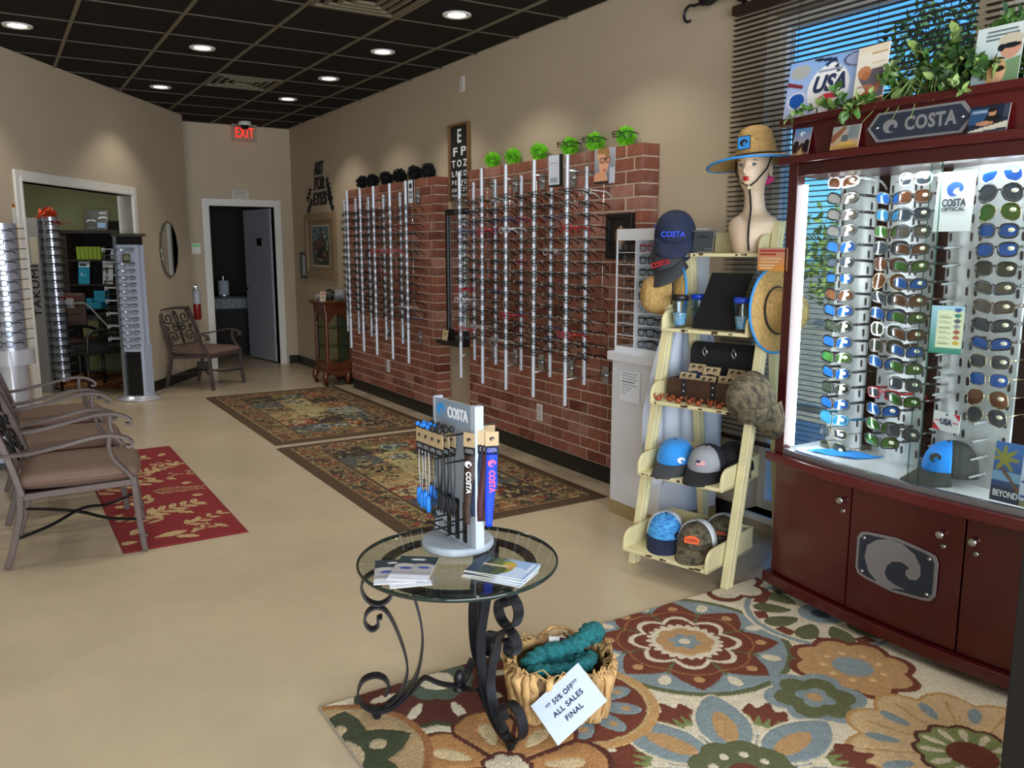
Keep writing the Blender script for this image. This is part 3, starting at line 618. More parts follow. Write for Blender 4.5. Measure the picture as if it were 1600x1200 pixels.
# ---------------------------------------------------------------- caps
def wavelogo(M, s, m, parent, name='wave_emblem', th=.0008):
    """curling wave emblem, unit width s"""
    P = [(.264, -.34), (0, -.41), (-.22, -.39), (-.407, -.257), (-.5, -.03), (-.463, .19), (-.296, .33), (-.07, .414), (.153, .4), (.376, .288), (.489, .118), (.5, -.027), (.433, -.122), (.32, -.146), (.247, -.082), (.255, -.01), (.31, .03), (.25, .07), (.153, .092), (.003, .05), (-.09, -.057), (-.116, -.194), (-.05, -.28), (.09, -.325)]
    b = MB(); b.M = M @ Matrix.Diagonal((s, s, 1, 1)); b.prism(P, 0, th); return b.build(name, m, parent)
def capdome(a0, a1, r=.088, h=.112, sx=1.08):
    b = MB()
    def fn(u, v):
        a = a0+(a1-a0)*u; e = v*PI/2; k = math.cos(e)**.62
        return (r*sx*k*math.cos(a)-.012*math.sin(e), r*k*math.sin(a), h*math.sin(e)**.95-.04*(1-v)*(1-math.cos(a))/2)
    return b.surf(fn, 22, 9)
def cap(lab, loc, rot, front, back, brim, emblem=None, group='caps', scale=1):
    t = thing('cap', lab, 'cap', loc, rot, group); t.scale = (scale, scale, scale*.9)
    fa = 1.15
    capdome(-fa, fa).build('front_panel', front, t, solid=.003)
    capdome(fa, 2*PI-fa).build('back_panel', back, t, solid=.003)
    def bf(u, v):
        y = (u-.5)*2; w = .083; x0 = .097*math.sqrt(max(0, 1-(y*.88)**2)); L = .088*math.sqrt(max(0, 1-abs(y)**3))
        return (x0-.008+L*v, y*w, .010-.020*(y*y)*v-.036*v)
    b = MB(); b.surf(bf, 16, 6); b.build('brim', brim, t, solid=.004)
    b = MB(); b.ball((0, 0, .112), .007, 8, sz=.6); b.build('button', brim, t)
    if emblem: emblem(t)
    return t
def capM(a=0, z=.05, tilt=None):
    """frame on the front of the dome at angle a"""
    e = math.asin(min(1, z/.112)); k = math.cos(e)**.62; p = Vector((.0965*k*math.cos(a)-.012*math.sin(e), .0895*k*math.sin(a), z)); n = Vector((math.cos(a), math.sin(a), .45)).normalized()
    return frame3(p+n*.003, Vector((-math.sin(a), math.cos(a), 0)), Vector((0, 0, 1))-n*n.z)
m_cblue = mat('azure_cloth', '#1f86d8', .8, sheen=.2); m_cnavy = mat('navy_cloth', '#14203c', .85); m_cgrey = mat('grey_cloth', '#8f939a', .85, bump=.2, bs=200); m_cblk = mat('black_cloth', '#15161a', .85, bump=.1, bs=200)
m_wht = mat('white_thread', '#e8eaee', .7); m_orng = mat('orange_thread', '#e8622c', .7); m_redt = mat('red_thread', '#c02030', .7); m_bluet = mat('blue_thread', '#2443c8', .7)
m_camo = mat('camo_cloth', '#27261f', .85, vs=30, col2='#70664f', stretch=(1, 1, 2.2)); m_wavec = mat('blue_water_print', '#1a5cb4', .8, vs=40, col2='#5ab4ee', stretch=(1, 1, 4)); m_meshw = mat('white_mesh_cloth', '#cfd3da', .9, bump=.4, bs=260); m_dgrey = mat('charcoal_cloth', '#33363b', .85)
def flag(t):
    M = capM(.1, .055); b = MB(); b.M = M
    b.box(-.02, -.012, 0, .02, .012, .001); b.build('flag_patch', m_wht, t)
    for i in range(4): b = MB(); b.M = M; b.box(-.02, -.012+.0065*i, .001, .02, -.0088+.0065*i, .0016); b.build('stripe', m_redt, t)
    b = MB(); b.M = M; b.box(-.02, 0, .0017, -.002, .012, .002); b.build('canton', m_cnavy, t)
up = LQ-PI/2-.25
cap('bright azure cap with a white wave emblem on the fourth tray of the cream ladder', LP_(.125, .115, .505), (0, .16, -2.78), m_cblue, m_cblue, m_dgrey, lambda t: wavelogo(capM(.75, .035), .036, m_wht, t), 'caps on the ladder shelf')
cap('grey cap with a small flag patch and black bill beside the azure cap', LP_(.295, .105, .505), (0, .16, -2.78), m_cgrey, m_cblk, m_cblk, flag, 'caps on the ladder shelf')
cap('black cap tucked behind the grey flag cap on the ladder tray', LP_(.36, .235, .505), (0, .16, up+.5), m_cblk, m_cblk, m_cblk, None, 'caps on the ladder shelf')
cap('blue water patterned cap with white mesh on the lowest tray', LP_(.125, .045, .168), (0, .16, -2.42), m_wavec, m_meshw, m_cnavy, lambda t: wavelogo(capM(.75, .03), .038, m_cnavy, t), 'caps on the ladder shelf')
def costa_o(t):
    b = MB(); b.M = capM(.0, .057); b.box(-.03, -.016, 0, .03, .016, .001); b.build('patch', m_cblk, t); text('COSTA', .024, m_orng, t, capM(0, .058) @ Matrix.Translation((0, 0, .001)), .0006, .02, w=.052)
def costa_p(t):
    b = MB(); b.M = capM(.0, .057); b.prism([(-.033, -.017), (.033, -.017), (.033, .01), (.012, .02), (-.012, .02), (-.033, .01)], 0, .001); b.build('patch', m_orng, t); text('COSTA', .02, m_cblk, t, capM(0, .055) @ Matrix.Translation((0, 0, .001)), .0006, .02, w=.05)
cap('camouflage cap with an orange lettered patch at the front of the lowest tray', LP_(.30, .03, .168), (0, .16, -2.62), m_camo, m_meshw, m_camo, costa_p, 'caps on the ladder shelf')
cap('second camouflage cap with orange lettering, behind at the back of the lowest tray', LP_(.345, .19, .168), (0, .16, -2.55), m_camo, m_meshw, m_camo, costa_o, 'caps on the ladder shelf')
def navyc(col, w=.1):
    def f(t): text('COSTA', .034, col, t, capM(0, .045) @ Matrix.Translation((0, 0, .0035)), .001, .03, w=w); 
    return f
def navyt(t):
    navyc(m_bluet)(t); wavelogo(capM(-1.35, .05), .022, m_bluet, t)
hx = LP_(-.03, .30, 1.50)
cap('navy cap with blue lettering hanging at the top corner of the ladder', (hx.x, hx.y, 1.545), (0, .42, math.radians(222)), m_cnavy, m_cnavy, m_cnavy, navyt, 'hung caps', 1.12)
cap('dark cap with red lettering hung beneath the navy cap', (hx.x+.0, hx.y+.02, 1.43), (.3, .6, math.radians(205)), m_dgrey, m_cnavy, m_dgrey, navyc(m_redt), 'hung caps', 1.05)
# camouflage visor cap hooked on the rail, and the black glove-like pouch behind it
t = cap('camouflage cap with an eye shaped emblem hanging open on the near ladder rail', (2.70, 2.405, .855), tuple(frame3((0, 0, 0), (.30, -.25, -.9), Vector((-.55, -.15, -.55)).cross(Vector((.30, -.25, -.9)))).to_euler()), m_camo, m_camo, m_camo, None, 'hung caps', 1.15)
b = MB(); b.M = capM(-.55, .045); b.lathe([(.0001, .002), (.02, .0015), (.022, 0)], 20, sx=1.2, sy=.7); b.build('oval_patch', m_wht, t); wavelogo(capM(-.55, .045) @ Matrix.Translation((0, 0, .0022)), .026, m_cblk, t)
t = thing('wrapped_strap', 'grey braided strap wrapped on the rail inside the hanging camouflage cap', 'strap', LP_(.458, .165, .80), LQ)
b = MB()
for i in range(7): b.sweep([(.026*math.cos(a), .034*math.sin(a), .018*i+.004*math.sin(a)) for a in np.linspace(0, 2*PI, 14, endpoint=False)], [(-.004, -.008), (.004, -.008), (.004, .008), (-.004, .008)], Vector((0, 0, 1)), True)
b.build('wrap', mat('braided_cord', '#55585c', .7, vs=60, col2='#b9bcc0'), t)
# ---------------------------------------------------------------- straw hats
m_straw = mat('woven_straw', '#b08f56', .8, var=.25, vs=70, bump=.5, bs=160, stretch=(1, 1, 2)); m_trim = mat('azure_trim', '#2a86cf', .7)
def cr_(P, n=9):
    out = []
    for (r0, z0), (r1, z1) in zip(P, P[1:]): out += [(r0+(r1-r0)*k/n, z0+(z1-z0)*k/n) for k in range(n)]
    return out+[P[-1]]
def strawhat(name, lab, loc, rot, droop=.02, R=.185, patch=True):
    t = thing(name, lab, 'hat', loc, rot, 'straw hats')
    P = cr_([(.0001, .135), (.03, .134), (.055, .125), (.072, .105), (.083, .06), (.092, .0)]); b = MB(); b.lathe([(r+.0009*math.sin(i*2.1), z) for i, (r, z) in enumerate(P)], 32, sx=1.12, sy=.96); b.build('crown', m_straw, t, solid=.004)
    def fn(u, v):
        a = 2*PI*u; r = .092+(R-.092)*v; return (r*1.1*math.cos(a)*(1-.03*v), r*math.sin(a), -.002-droop*v*v*(1-.55*math.cos(a)**2)*1.6+.0011*math.sin((r-.092)*2*PI/.0085))
    b = MB(); b.surf(fn, 48, 56, cu=True); b.build('brim', m_straw, t, solid=.003)
    b = MB(); b.tube([fn(i/48, 1) for i in range(48)], .0055, 6, True); b.build('edge_trim', m_trim, t)
    b = MB(); b.tube([(.097*1.08*math.cos(a), .093*math.sin(a), .008) for a in np.linspace(0, 2*PI, 36, endpoint=False)], .004, 6, True); b.build('band', m_cblk, t)
    if patch:
        M = frame3((.1, -.012, .058), (0, 1, 0), (-.18, 0, 1)); b = MB(); b.M = M; b.box(-.027, -.027, 0, .027, .027, .002); b.build('patch', m_trim, t, bev=.001)
        b = MB(); b.M = M @ Matrix.Translation((0, 0, -.001)); b.box(-.03, -.03, 0, .03, .03, .002); b.build('patch_border', m_cblk, t); wavelogo(M @ Matrix.Translation((0, 0, .002)), .036, m_cblk, t)
    return t
# mannequin bust on the top tray
HC = LP_(.345, .345, 1.461); ha = math.atan2(-.33, -.94)
t = thing('mannequin_bust', 'pale mannequin bust with red lips on the top tray of the ladder', 'mannequin', HC, ha)
rings = [(.0, 0, .085, .075), (.03, 0, .098, .088), (.07, .0, .105, .098), (.105, -.002, .1, .11), (.135, -.004, .088, .112), (.155, -.006, .07, .098), (.17, -.008, .056, .072), (.185, -.008, .049, .055), (.205, -.006, .045, .047), (.24, 0, .044, .043), (.27, .006, .045, .043), (.285, .014, .052, .046), (.30, .024, .062, .05), (.32, .026, .072, .056), (.345, .022, .08, .062), (.37, .018, .087, .067), (.40, .014, .091, .07), (.43, .010, .092, .071), (.46, .005, .086, .068), (.485, 0, .07, .058), (.503, -.004, .045, .04), (.512, -.006, .015, .014)]
def bust(u, v):
    a = 2*PI*u; f = v*(len(rings)-1); i = min(int(f), len(rings)-2); k = f-i; A = [p+(q-p)*k for p, q in zip(rings[i], rings[i+1])]
    z, cx, rx, ry = A; x = cx+rx*math.cos(a); y = ry*math.sin(a)
    if math.cos(a) > 0:
        g = lambda y0, z0, sy, sz, d: d*math.exp(-((y-y0)/sy)**2-((z-z0)/sz)**2)
        x += g(0, .352, .011, .014, .026)+g(0, .372, .008, .02, .012)+g(0, .321, .02, .009, .007)+g(0, .298, .018, .012, .008)+g(.027, .382, .015, .011, -.009)+g(-.027, .382, .015, .011, -.009)+g(0, .334, .03, .005, -.003)+g(0, .311, .02, .004, -.003)
    return (x, y, z)
b = MB(); b.surf(bust, 72, 84, cu=True); b.add([(0, 0, 0)]+[bust(i/72, 0) for i in range(72)], [(0, (i+1) % 72+1, i+1) for i in range(72)]); b.build('bust', mat('mannequin_skin', '#d6bfa6', .5, var=.03, vs=6), t)
fx = lambda y, z: max(bust(i/144, j/220)[0] for i in list(range(0, 36))+list(range(108, 144)) for j in range(100, 190) if abs(bust(i/144, j/220)[1]-y) < .004 and abs(bust(i/144, j/220)[2]-z) < .003)
b = MB(); x0 = fx(0, .325)
for z0, hh in ((.3265, .005), (.318, .006)):
    b.surf(lambda u, v: (x0+.001-26*((u-.5)*.036)**2+.003*math.sin(PI*v), (u-.5)*.036, z0+(v-.5)*2*hh*(1-(2*u-1)**2)+(.0015*abs(math.sin(2*PI*u)) if z0 > .32 else 0)), 14, 5)
b.build('lips', mat('red_lips', '#b0121f', .3, coat=.5), t)
for s in (-1, 1):
    xe = fx(s*.027, .382); b = MB()
    b.surf(lambda u, v: (xe+.0012-22*((u-.5)*.026)**2*1.2, s*.027+(u-.5)*.026, .381+(v-.5)*.011*(1-(2*u-1)**2)), 10, 4); b.build('eye', mat('eye_blue_shadow', '#3f5872', .35), t)
    b = MB(); b.surf(lambda u, v: (xe+.002-22*((u-.5)*.03)**2*1.2, s*.027+(u-.5)*.03, .387+(v-.5)*.003-.004*(2*u-1)**2), 10, 2); b.build('eyelash', m_cblk, t)
    b = MB(); b.surf(lambda u, v: (xe+.006-20*((u-.5)*.034)**2, s*.029+(u-.5)*.034, .401+(v-.5)*.003-.004*(2*u-1)**2), 10, 2); b.build('eyebrow', mat('brow_brown', '#4a3022', .6), t)
    b = MB(); b.ball((-.004, s*.069, .362), .017, 10, sx=.9, sy=.4, sz=1.6); b.build('ear', _mats['mannequin_skin'], t); b = MB(); b.ball((0, s*.075, .338), .005, 8); b.build('earring', m_chrome, t)
sh = strawhat('straw_hat', 'straw hat with blue brim edge worn by the mannequin bust', HC+Vector((-.0, 0, .42)), (math.radians(5), math.radians(1), ha), .02, .212)
b = MB()
b.tube([(.03, .082, -.01), (.06, .072, -.06), (.088, .03, -.112), (.094, .0, -.13)], .0035, 6); b.tube([(.03, -.082, -.01), (.06, -.072, -.06), (.088, -.03, -.112), (.094, 0, -.13)], .0035, 6)
b.tube([(.094, 0, -.13), (.085, .0, -.18), (.085, .0, -.23), (.115, .0, -.30), (.13, .0, -.36), (.128, .0, -.41)], .005, 6); b.build('chin_cord', m_cblk, sh)
b = MB(); b.ball((.096, 0, -.134), .009, 8); b.build('bead', mat('cream_bead', '#d9cda8', .5), sh)
t = thing('pink_scarf', 'bright pink scarf behind the neck of the mannequin under the hat', 'scarf', HC, ha)
b = MB(); b.tube([(-.05, .06, .33), (-.075, .03, .325), (-.085, -.02, .32), (-.07, -.06, .325), (-.05, -.07, .335)], .022, 10, scale=[.4, .9, 1, .9, .4]); b.build('roll', mat('pink_cloth', '#d23a7c', .8), t)
# hats hung at the sides
p = LP_(-.06, .31, 1.26)
strawhat('straw_hat', 'straw hat hung edge-on at the far side of the ladder, crown outward', p, (0, 0, 0), .02, .165).rotation_euler = (math.radians(8), math.radians(-86), math.radians(-35))
strawhat('straw_hat', 'straw hat hung flat behind the cabinet post beside the ladder', (2.905, 2.478, 1.215), (0, 0, 0), .004, .178).rotation_euler = (math.radians(88), math.radians(60), math.radians(4))
# ---------------------------------------------------------------- things on the trays
t = thing('picture_frame', 'small grey picture frame with a dark card on the top tray', 'picture', LP_(.115, .27, 1.461), (math.radians(-8), 0, LQ))
b = MB(); b.box(-.075, 0, 0, .075, .012, .008); b.box(-.075, 0, .1, .075, .012, .108); b.box(-.075, 0, .008, -.068, .012, .1); b.box(.068, 0, .008, .075, .012, .1); b.build('frame', m_steel, t)
card('print', .136, .092, '#3e4247', [('r', 0, 0, .25, 1, '#15171b'), ('e', .6, .7, .2, .08, '#14161a'), ('e', .6, .67, .17, .05, '#3e4247'), ('r', .7, .1, .95, .16, '#7b8087')], frame3((0, .004, .008), (1, 0, 0), (0, 0, 1)), t)
m_cup = glassmat('clear_cup', '#e9f1f5', .16)
def tumbler(lab, loc, lid, prn, liq):
    t = thing('tumbler', lab, 'cup', loc, 0, 'clear tumblers')
    b = MB(); b.lathe([(.0001, .002), (.026, 0), (.028, .01), (.038, .135)], 28); b.lathe([(.022, .012), (.034, .133)], 24); b.build('cup', m_cup, t)
    b = MB(); b.lathe([(.037, .128), (.0405, .128), (.0405, .15), (.034, .153), (.0001, .153)], 28); b.build('lid', lid, t)
    b = MB(); rr = random.Random(len(lab))
    for i in range(26):
        a = rr.uniform(0, 2*PI); z = rr.uniform(.02, .11); r = .0268+.0105*z/.135; w = rr.uniform(.08, .25)
        b.surf(lambda u, v: ((r+.002)*math.cos(a+w*(u-.5)), (r+.002)*math.sin(a+w*(u-.5)), z+(v-.5)*.006), 3, 1)
    b.build('print', prn, t, kind='stuff')
    b = MB(); b.lathe([(.024+.009*i/8, .015+.055*i/8) for i in range(9)], 24); b.build('sleeve', liq, t)
m_lidb = mat('blue_lid', '#1d45c4', .3); m_prn = mat('navy_print', '#1a2a4c', .5); m_liq = mat('sea_print', '#3f93c4', .5, vs=30, col2='#9fb9c4')
z1 = 1.117
tumbler('clear tumbler with a black lid on the second tray down', LP_(.075, .19, z1), m_black, m_prn, m_liq)
tumbler('clear tumbler with a blue lid behind the black lidded one', LP_(.10, .32, z1), m_lidb, m_prn, m_liq)
tumbler('clear tumbler with a blue lid beside the big straw hat', LP_(.385, .2, z1), m_lidb, m_prn, m_liq)
t = thing('display_easel', 'large black shaped easel board standing between the tumblers', 'sign board', LP_(.245, .22, z1), (math.radians(-12), 0, LQ))
b = MB(); b.M = Matrix.Rotation(PI/2, 4, 'X'); b.prism([(-.12, 0), (.105, 0), (.1, .09), (.145, .26), (-.055, .26), (-.085, .13), (-.11, .07)], -.006, .006); b.build('board', mat('black_velvet', '#08080a', .95), t)
# chest with cards
t = thing('wooden_chest', 'open brown treasure chest of carded pouches on the middle tray', 'chest', LP_(.215, .24, .781), LQ)
m_chest = mat('chest_wood', '#3a241a', .45, var=.3, vs=12, bump=.2, bs=40); m_lidin = mat('chest_lining', '#101114', .8)
b = MB(); b.box(-.165, -.10, 0, .165, -.088, .105); b.box(-.165, .088, 0, .165, .10, .105); b.box(-.165, -.088, 0, -.153, .088, .105); b.box(.153, -.088, 0, .165, .088, .105); b.box(-.153, -.088, 0, .153, .088, .01); b.build('box', m_chest, t, bev=.003)
b = MB(); P = [(.0, 0), (.12, .0), (.15, .03), (.15, .07), (.12, .09), (.0, .09)]; b.M = Matrix(((0, 0, 1, 0), (0, 1, 0, .10), (1, 0, 0, .105), (0, 0, 0, 1))); b.prism(P, -.165, .165); b.build('lid', m_lidin, t, bev=.003)
for u in (-.075, .075):
    b = MB(); b.box(u-.012, -.104, 0, u+.012, -.099, .105); b.build('strap', m_cblk, t); b = MB(); b.tube([(u, .085, .19), (u-.012, .08, .215), (u, .078, .24), (u+.012, .08, .215)], .004, 6, True); b.build('buckle', m_steel, t)
    for z in (.02, .05, .08): b = MB(); b.ball((u, -.104, z), .005, 8); b.build('stud', m_steel, t)
i = 0
m_kraft = mat('kraft_card', '#b09a78', .8)
for u, v, z, c in ((-.1, -.05, .09, '#b0182e'), (-.09, .02, .125, '#14224a'), (0, .0, .12, '#1a1c22'), (.01, -.06, .085, '#1c45c8'), (-.035, -.065, .07, '#b0182e'), (.1, -.04, .09, '#15244e'), (.105, .03, .115, '#1a1c22')):
    k = thing('carded_pouch', ('red pouch on a kraft card, far corner of the chest', 'navy pouch on a kraft card at the back of the chest', 'dark pouch on a kraft card, middle of the chest', 'bright blue pouch on a kraft card at the chest front', 'red pouch between the corner one and the blue one', 'navy pouch at the near front corner of the chest', 'dark pouch at the near back corner of the chest')[i], 'pouch', LA @ Vector((.215+u, .24+v, .781+z-.02)), (math.radians(-28), 0, LQ+.05*(i % 3-1)), 'carded pouches in the chest')
    b = MB(); b.box(-.042, -.002, .02, .042, .002, .062); b.build('card', m_kraft, k); b = MB(); b.ball((0, 0, 0), .03, 12, sx=1.35, sy=.4, sz=.9); b.build('pouch', mat('pouch_%d' % i, c, .8), k)
    for du in (-.018, .016): wavelogo(frame3((du, -.0025, .045), (1, 0, 0), (0, 0, 1)), .02, m_cblk, k)
    i += 1
m_fig = mat('orange_resin', '#8a3f1e', .4)
for i in range(7):
    u = .04+.052*i; t = thing('figurine', 'tiny orange brown animal figurine, %s from the far end of the middle tray' % ORD[i], 'figurine', LP_(u, .085+.012*(i % 2), .781), LQ+rg.uniform(-.8, .8), 'tiny figurines before the chest')
    b = MB(); b.ball((0, 0, .012), .013, 10, sx=1.25, sy=.8, sz=.9); b.build('body', m_fig, t); b = MB(); b.ball((.014, 0, .026), .0085, 8); b.ball((.021, 0, .025), .004, 6); b.build('head', m_fig, t)
    b = MB(); b.tube([(-.013, 0, .01), (-.022, 0, .022), (-.016, 0, .036)], .004, 6, scale=[.6, 1, .8]); b.build('tail', m_fig, t)
# white shirt hanging behind the ladder
t = thing('white_shirt', 'white shirt with a small red print hanging behind the ladder', 'shirt')
def shf(u, v):
    w = .13+.17*min(1, (1-v)*1.8)**.6; y = 3.09+.02*math.sin(26*u+2*v)*(1-v*.6)-.012*math.sin(11*u)
    return (2.98+(u-.5)*2*w*.95, y, .30+.83*v)
b = MB(); b.surf(shf, 60, 30); b.build('cloth', mat('white_cotton', '#d5dcec', .85), t, solid=.003)
b = MB(); b.tube([(2.86, 3.09, 1.11), (2.98, 3.09, 1.16), (3.10, 3.09, 1.11)], .004, 6); b.tube([(2.98, 3.09, 1.16), (2.985, 3.09, 1.2), (3.0, 3.09, 1.21)], .003, 6); b.build('hanger', m_chrome, t)
b = MB(); b.M = frame3((2.99, 3.06, .90), (1, 0, 0), (0, 0, 1)); b.prism([(-.03, 0), (-.01, .018), (.012, .022), (.034, .006), (.014, .01), (0, .006), (-.012, -.002), (-.004, -.022), (-.014, -.004)], 0, .003); b.build('print', m_redt, t)
# ---------------------------------------------------------------- blinds and curtain rod
m_slat = mat('dark_wood_slat', '#2a1b16', .45, spec=.35)
def blind(name, lab, y0, y1, zb, zt):
    t = thing('window_blind', lab, 'blind', (3.325, (y0+y1)/2, zt))
    h = (y1-y0)/2
    b = MB(); b.box(-.02, -h, -.035, .025, h, .012); b.build('headrail', m_slat, t, bev=.003)
    b = MB(); b.surf(lambda u, v: (-.0125+.025*u, -h+2*h*v, .0016*math.sin(PI*u)), 4, 1); b.surf(lambda u, v: (.0125-.025*u, -h+2*h*v, .0016*math.sin(PI*u)-.0018), 4, 1); me = b.mesh('slat', m_slat)
    n = int((zt-zb-.06)/.025)
    for i in range(n): o = link('slat', me, t, (0, 0, -.055-.025*i)); o.rotation_euler.y = math.radians(6)
    b = MB(); b.box(-.014, -h, zb-zt, .014, h, zb-zt+.02); b.build('bottom_rail', m_slat, t, bev=.002)
    for y in (-h+.13, -h*.33, h*.33, h-.23):
        w = .012 if y > h-.2 else .0012
        b = MB(); b.box(-.0145, y-w, zb-zt, -.0138, y+w, -.03); b.build('ladder_tape', mat('brown_tape', '#2c201d', .8), t)
    return t
blind('window_blind', 'dark wooden slat blind over the window behind the ladder and cabinet', 1.935, 3.20, .47, 2.68)
blind('window_blind', 'second dark wooden slat blind, mostly behind the poster and cabinet', .70, 1.905, .47, 2.68)
t = thing('curtain_rod', 'black iron curtain rod with scrolled end above the blinds', 'curtain rod', (3.27, 2.0, 2.745))
b = MB(); b.cyl((0, -1.4, 0), .014, 2.68, 12, 0, 'y'); b.build('rod', m_iron, t)
b = MB(); b.lathe([(.014, 0), (.022, .02), (.026, .05), (.018, .09), (.008, .12)], 14); o = b.build('finial_collar', m_iron, t, (0, 1.28, 0), (-PI/2, 0, 0))
def spiral(c, r0, r1, a0, a1, n=22): return [(c[0]+(r0+(r1-r0)*i/n)*math.cos(a0+(a1-a0)*i/n), c[1]+(r0+(r1-r0)*i/n)*math.sin(a0+(a1-a0)*i/n)) for i in range(n+1)]
b = MB(); b.tube([(0, y, z) for y, z in [(1.36, 0)]+spiral((1.47, -.04), .05, .03, 2.2, -1.9)], .008, 8); b.tube([(0, y, z) for y, z in [(1.34, 0), (1.40, .02), (1.43, .055), (1.415, .085), (1.39, .08)]], .007, 8); b.build('finial_scroll', m_iron, t)
for y in (1.16, -.1):
    b = MB(); b.box(.075, y-.012, -.06, .088, y+.012, .05); b.tube([(.08, y, -.03), (.03, y, -.03), (0, y, -.018)], .007, 8); b.build('bracket', m_iron, t)
# ---------------------------------------------------------------- bow fronted mahogany cabinet with sunglasses
m_mah = mat('mahogany', '#4a0d10', .3, var=.12, vs=5, stretch=(1, 1, .25), coat=.25); m_mahd = mat('dark_mahogany', '#3b0c10', .35, coat=.2)
XF = lambda y: 2.735+.06*((y-1.72)/.63)**2
def bowplan(y0, y1, off, xb, n=18):
    ys = [y0+(y1-y0)*i/n for i in range(n+1)]
    return [(XF(y)+off, y) for y in ys]+[(xb, y1), (xb, y0)]
def bowstrip(y0, y1, off, th, n=10):
    ys = [y0+(y1-y0)*i/n for i in range(n+1)]
    return [(XF(y)+off, y) for y in ys]+[(XF(y)+off+th, y) for y in ys[::-1]]
FM = lambda o: frame3(o, (0, -1, 0), (0, 0, 1))       # a sheet facing the room (-x)
t = thing('display_cabinet', 'bow-fronted mahogany display cabinet full of sunglasses by the window', 'cabinet')
b = MB(); b.prism(bowplan(1.07, 2.37, -.03, 3.20), .045, .09); b.build('plinth', m_mah, t, bev=.004)
b = MB(); b.prism(bowplan(1.09, 2.35, .018, 3.18), .09, .585); b.build('body', m_mah, t)
for i, (y0, y1) in enumerate(((1.935, 2.345), (1.49, 1.93), (1.095, 1.485))):
    b = MB(); b.prism(bowstrip(y0, y1-.002, 0, .018), .095, .58); d = b.build('door', m_mah, t, bev=.002)
    for yk, zk in (((1.975, .515),), ((1.565, .50),), ((1.455, .505),))[i]:
        b = MB(); b.M = Matrix.Translation((XF(yk), yk, zk)) @ Matrix.Rotation(-PI/2, 4, 'Y'); b.lathe([(.004, 0), (.005, .006), (.014, .010), (.015, .018), (.011, .022), (.0001, .022)], 18); b.build('knob', m_steel, d)
        b = MB(); b.M = Matrix.Translation((XF(yk), yk-.008, zk-.042)) @ Matrix.Rotation(-PI/2, 4, 'Y'); b.lathe([(.009, 0), (.009, .004), (.0001, .004)], 16); b.box(-.001, -.005, .004, .001, .005, .0045, 1); b.build('lock', [m_steel, m_black], d)
b = MB(); b.prism(bowplan(1.06, 2.385, -.035, 3.20), .585, .625); b.build('ledge', mat('mahogany_edge', '#5a1216', .25, coat=.4), t, bev=.006)
b = MB(); b.prism(bowplan(1.10, 2.34, .03, 3.17), .625, .64); b.build('case_floor', mat('white_case_floor', '#dfe3e6', .25), t)
b = MB(); b.prism(bowstrip(1.10, 2.34, .0, .03), .625, .648); b.build('glass_rail', mat('grey_rail_metal', '#8d8f97', .3, .7), t, bev=.002)
for y0, y1 in ((2.305, 2.35), (1.09, 1.135)):
    b = MB(); b.box(XF(y0)-.002, y0, .625, XF(y0)+.045, y1, 1.82); b.box(3.14, y0, .625, 3.19, y1, 1.82); b.build('post', m_mahd, t, bev=.003)
b = MB(); b.box(3.17, 1.135, .64, 3.19, 2.305, 1.80); b.build('case_back', m_mahd, t)
b = MB(); b.prism(bowplan(1.09, 2.35, .0, 3.19), 1.768, 1.815); b.build('frieze', m_mahd, t, bev=.002)
b = MB(); b.prism(bowplan(1.055, 2.39, -.04, 3.20), 1.815, 1.845); b.build('lower_cornice', m_mah, t, bev=.005)
b = MB(); b.prism(bowplan(1.09, 2.35, 0, 3.18), 1.845, 1.965); b.build('header', m_mah, t)
b = MB(); b.prism(bowplan(1.055, 2.39, -.045, 3.20), 1.965, 1.992); b.build('upper_cornice', m_mah, t, bev=.005)
m_cg = glassmat('case_glass', '#f6faf9', .05)
for y0, y1, off in ((1.675, 2.305, .008), (1.135, 1.72, .018)):
    b = MB(); b.prism(bowstrip(y0, y1, off, .004), .64, 1.768); g = b.build('sliding_glass', m_cg, t)
    e = MB(); ye = y0 if off < .01 else y1; e.box(XF(ye)+off-.0006, ye-.0015, .642, XF(ye)+off+.0046, ye+.0015, 1.768); e.build('glass_edge', glassmat('glass_edge_green', '#b8d8cc', .15), g)
b = MB(); b.box(2.84, 2.335, .64, 3.14, 2.339, 1.768); b.build('side_glass', m_cg, t)
m_led = mat('led_white', '#f2f6ff', .5, emit=14)
for y in (2.292, 1.148):
    b = MB(); b.box(2.812, y-.008, .66, 2.828, y+.008, 1.735); b.build('light_strip', m_led, t)
for y_, s_ in ((2.27, -1), (1.17, 1)):
    l = bpy.data.lights.new('strip_beam', 'AREA'); l.shape = 'RECTANGLE'; l.size = .03; l.size_y = 1.04; l.energy = 3.2; l.color = (.93, .97, 1); q = bpy.data.objects.new('strip_beam', l); S.collection.objects.link(q); q.parent = t; q.location = (2.835, y_, 1.2)
    zz = -Vector((.8, .6*s_, 0)); yy = Vector((0, 0, 1)); q.rotation_euler = Matrix((yy.cross(zz), yy, zz)).transposed().to_euler()
l = bpy.data.lights.new('case_fill_light', 'AREA'); l.shape = 'RECTANGLE'; l.size = .12; l.size_y = 1.05; l.energy = 5; l.color = (.93, .97, 1)  # added area light hidden behind the frieze, brightens the case
q = bpy.data.objects.new('case_fill_light', l); S.collection.objects.link(q); q.location = (2.86, 1.72, 1.763); q.rotation_euler = (0, math.radians(-24), 0); q.parent = t
for x in (2.79, 3.12):
    for y in (2.28, 1.16):
        b = MB(); b.M = Matrix.Translation((x, y, .023)); b.cyl((-.0, -.01, 0), .022, .02, 16, 0, 'y'); b.cyl((0, -.012, 0), .009, .024, 10, 1, 'y'); b.box(-.012, -.016, .012, .012, .016, .024, 1); b.build('caster', [m_black, m_steel], t)
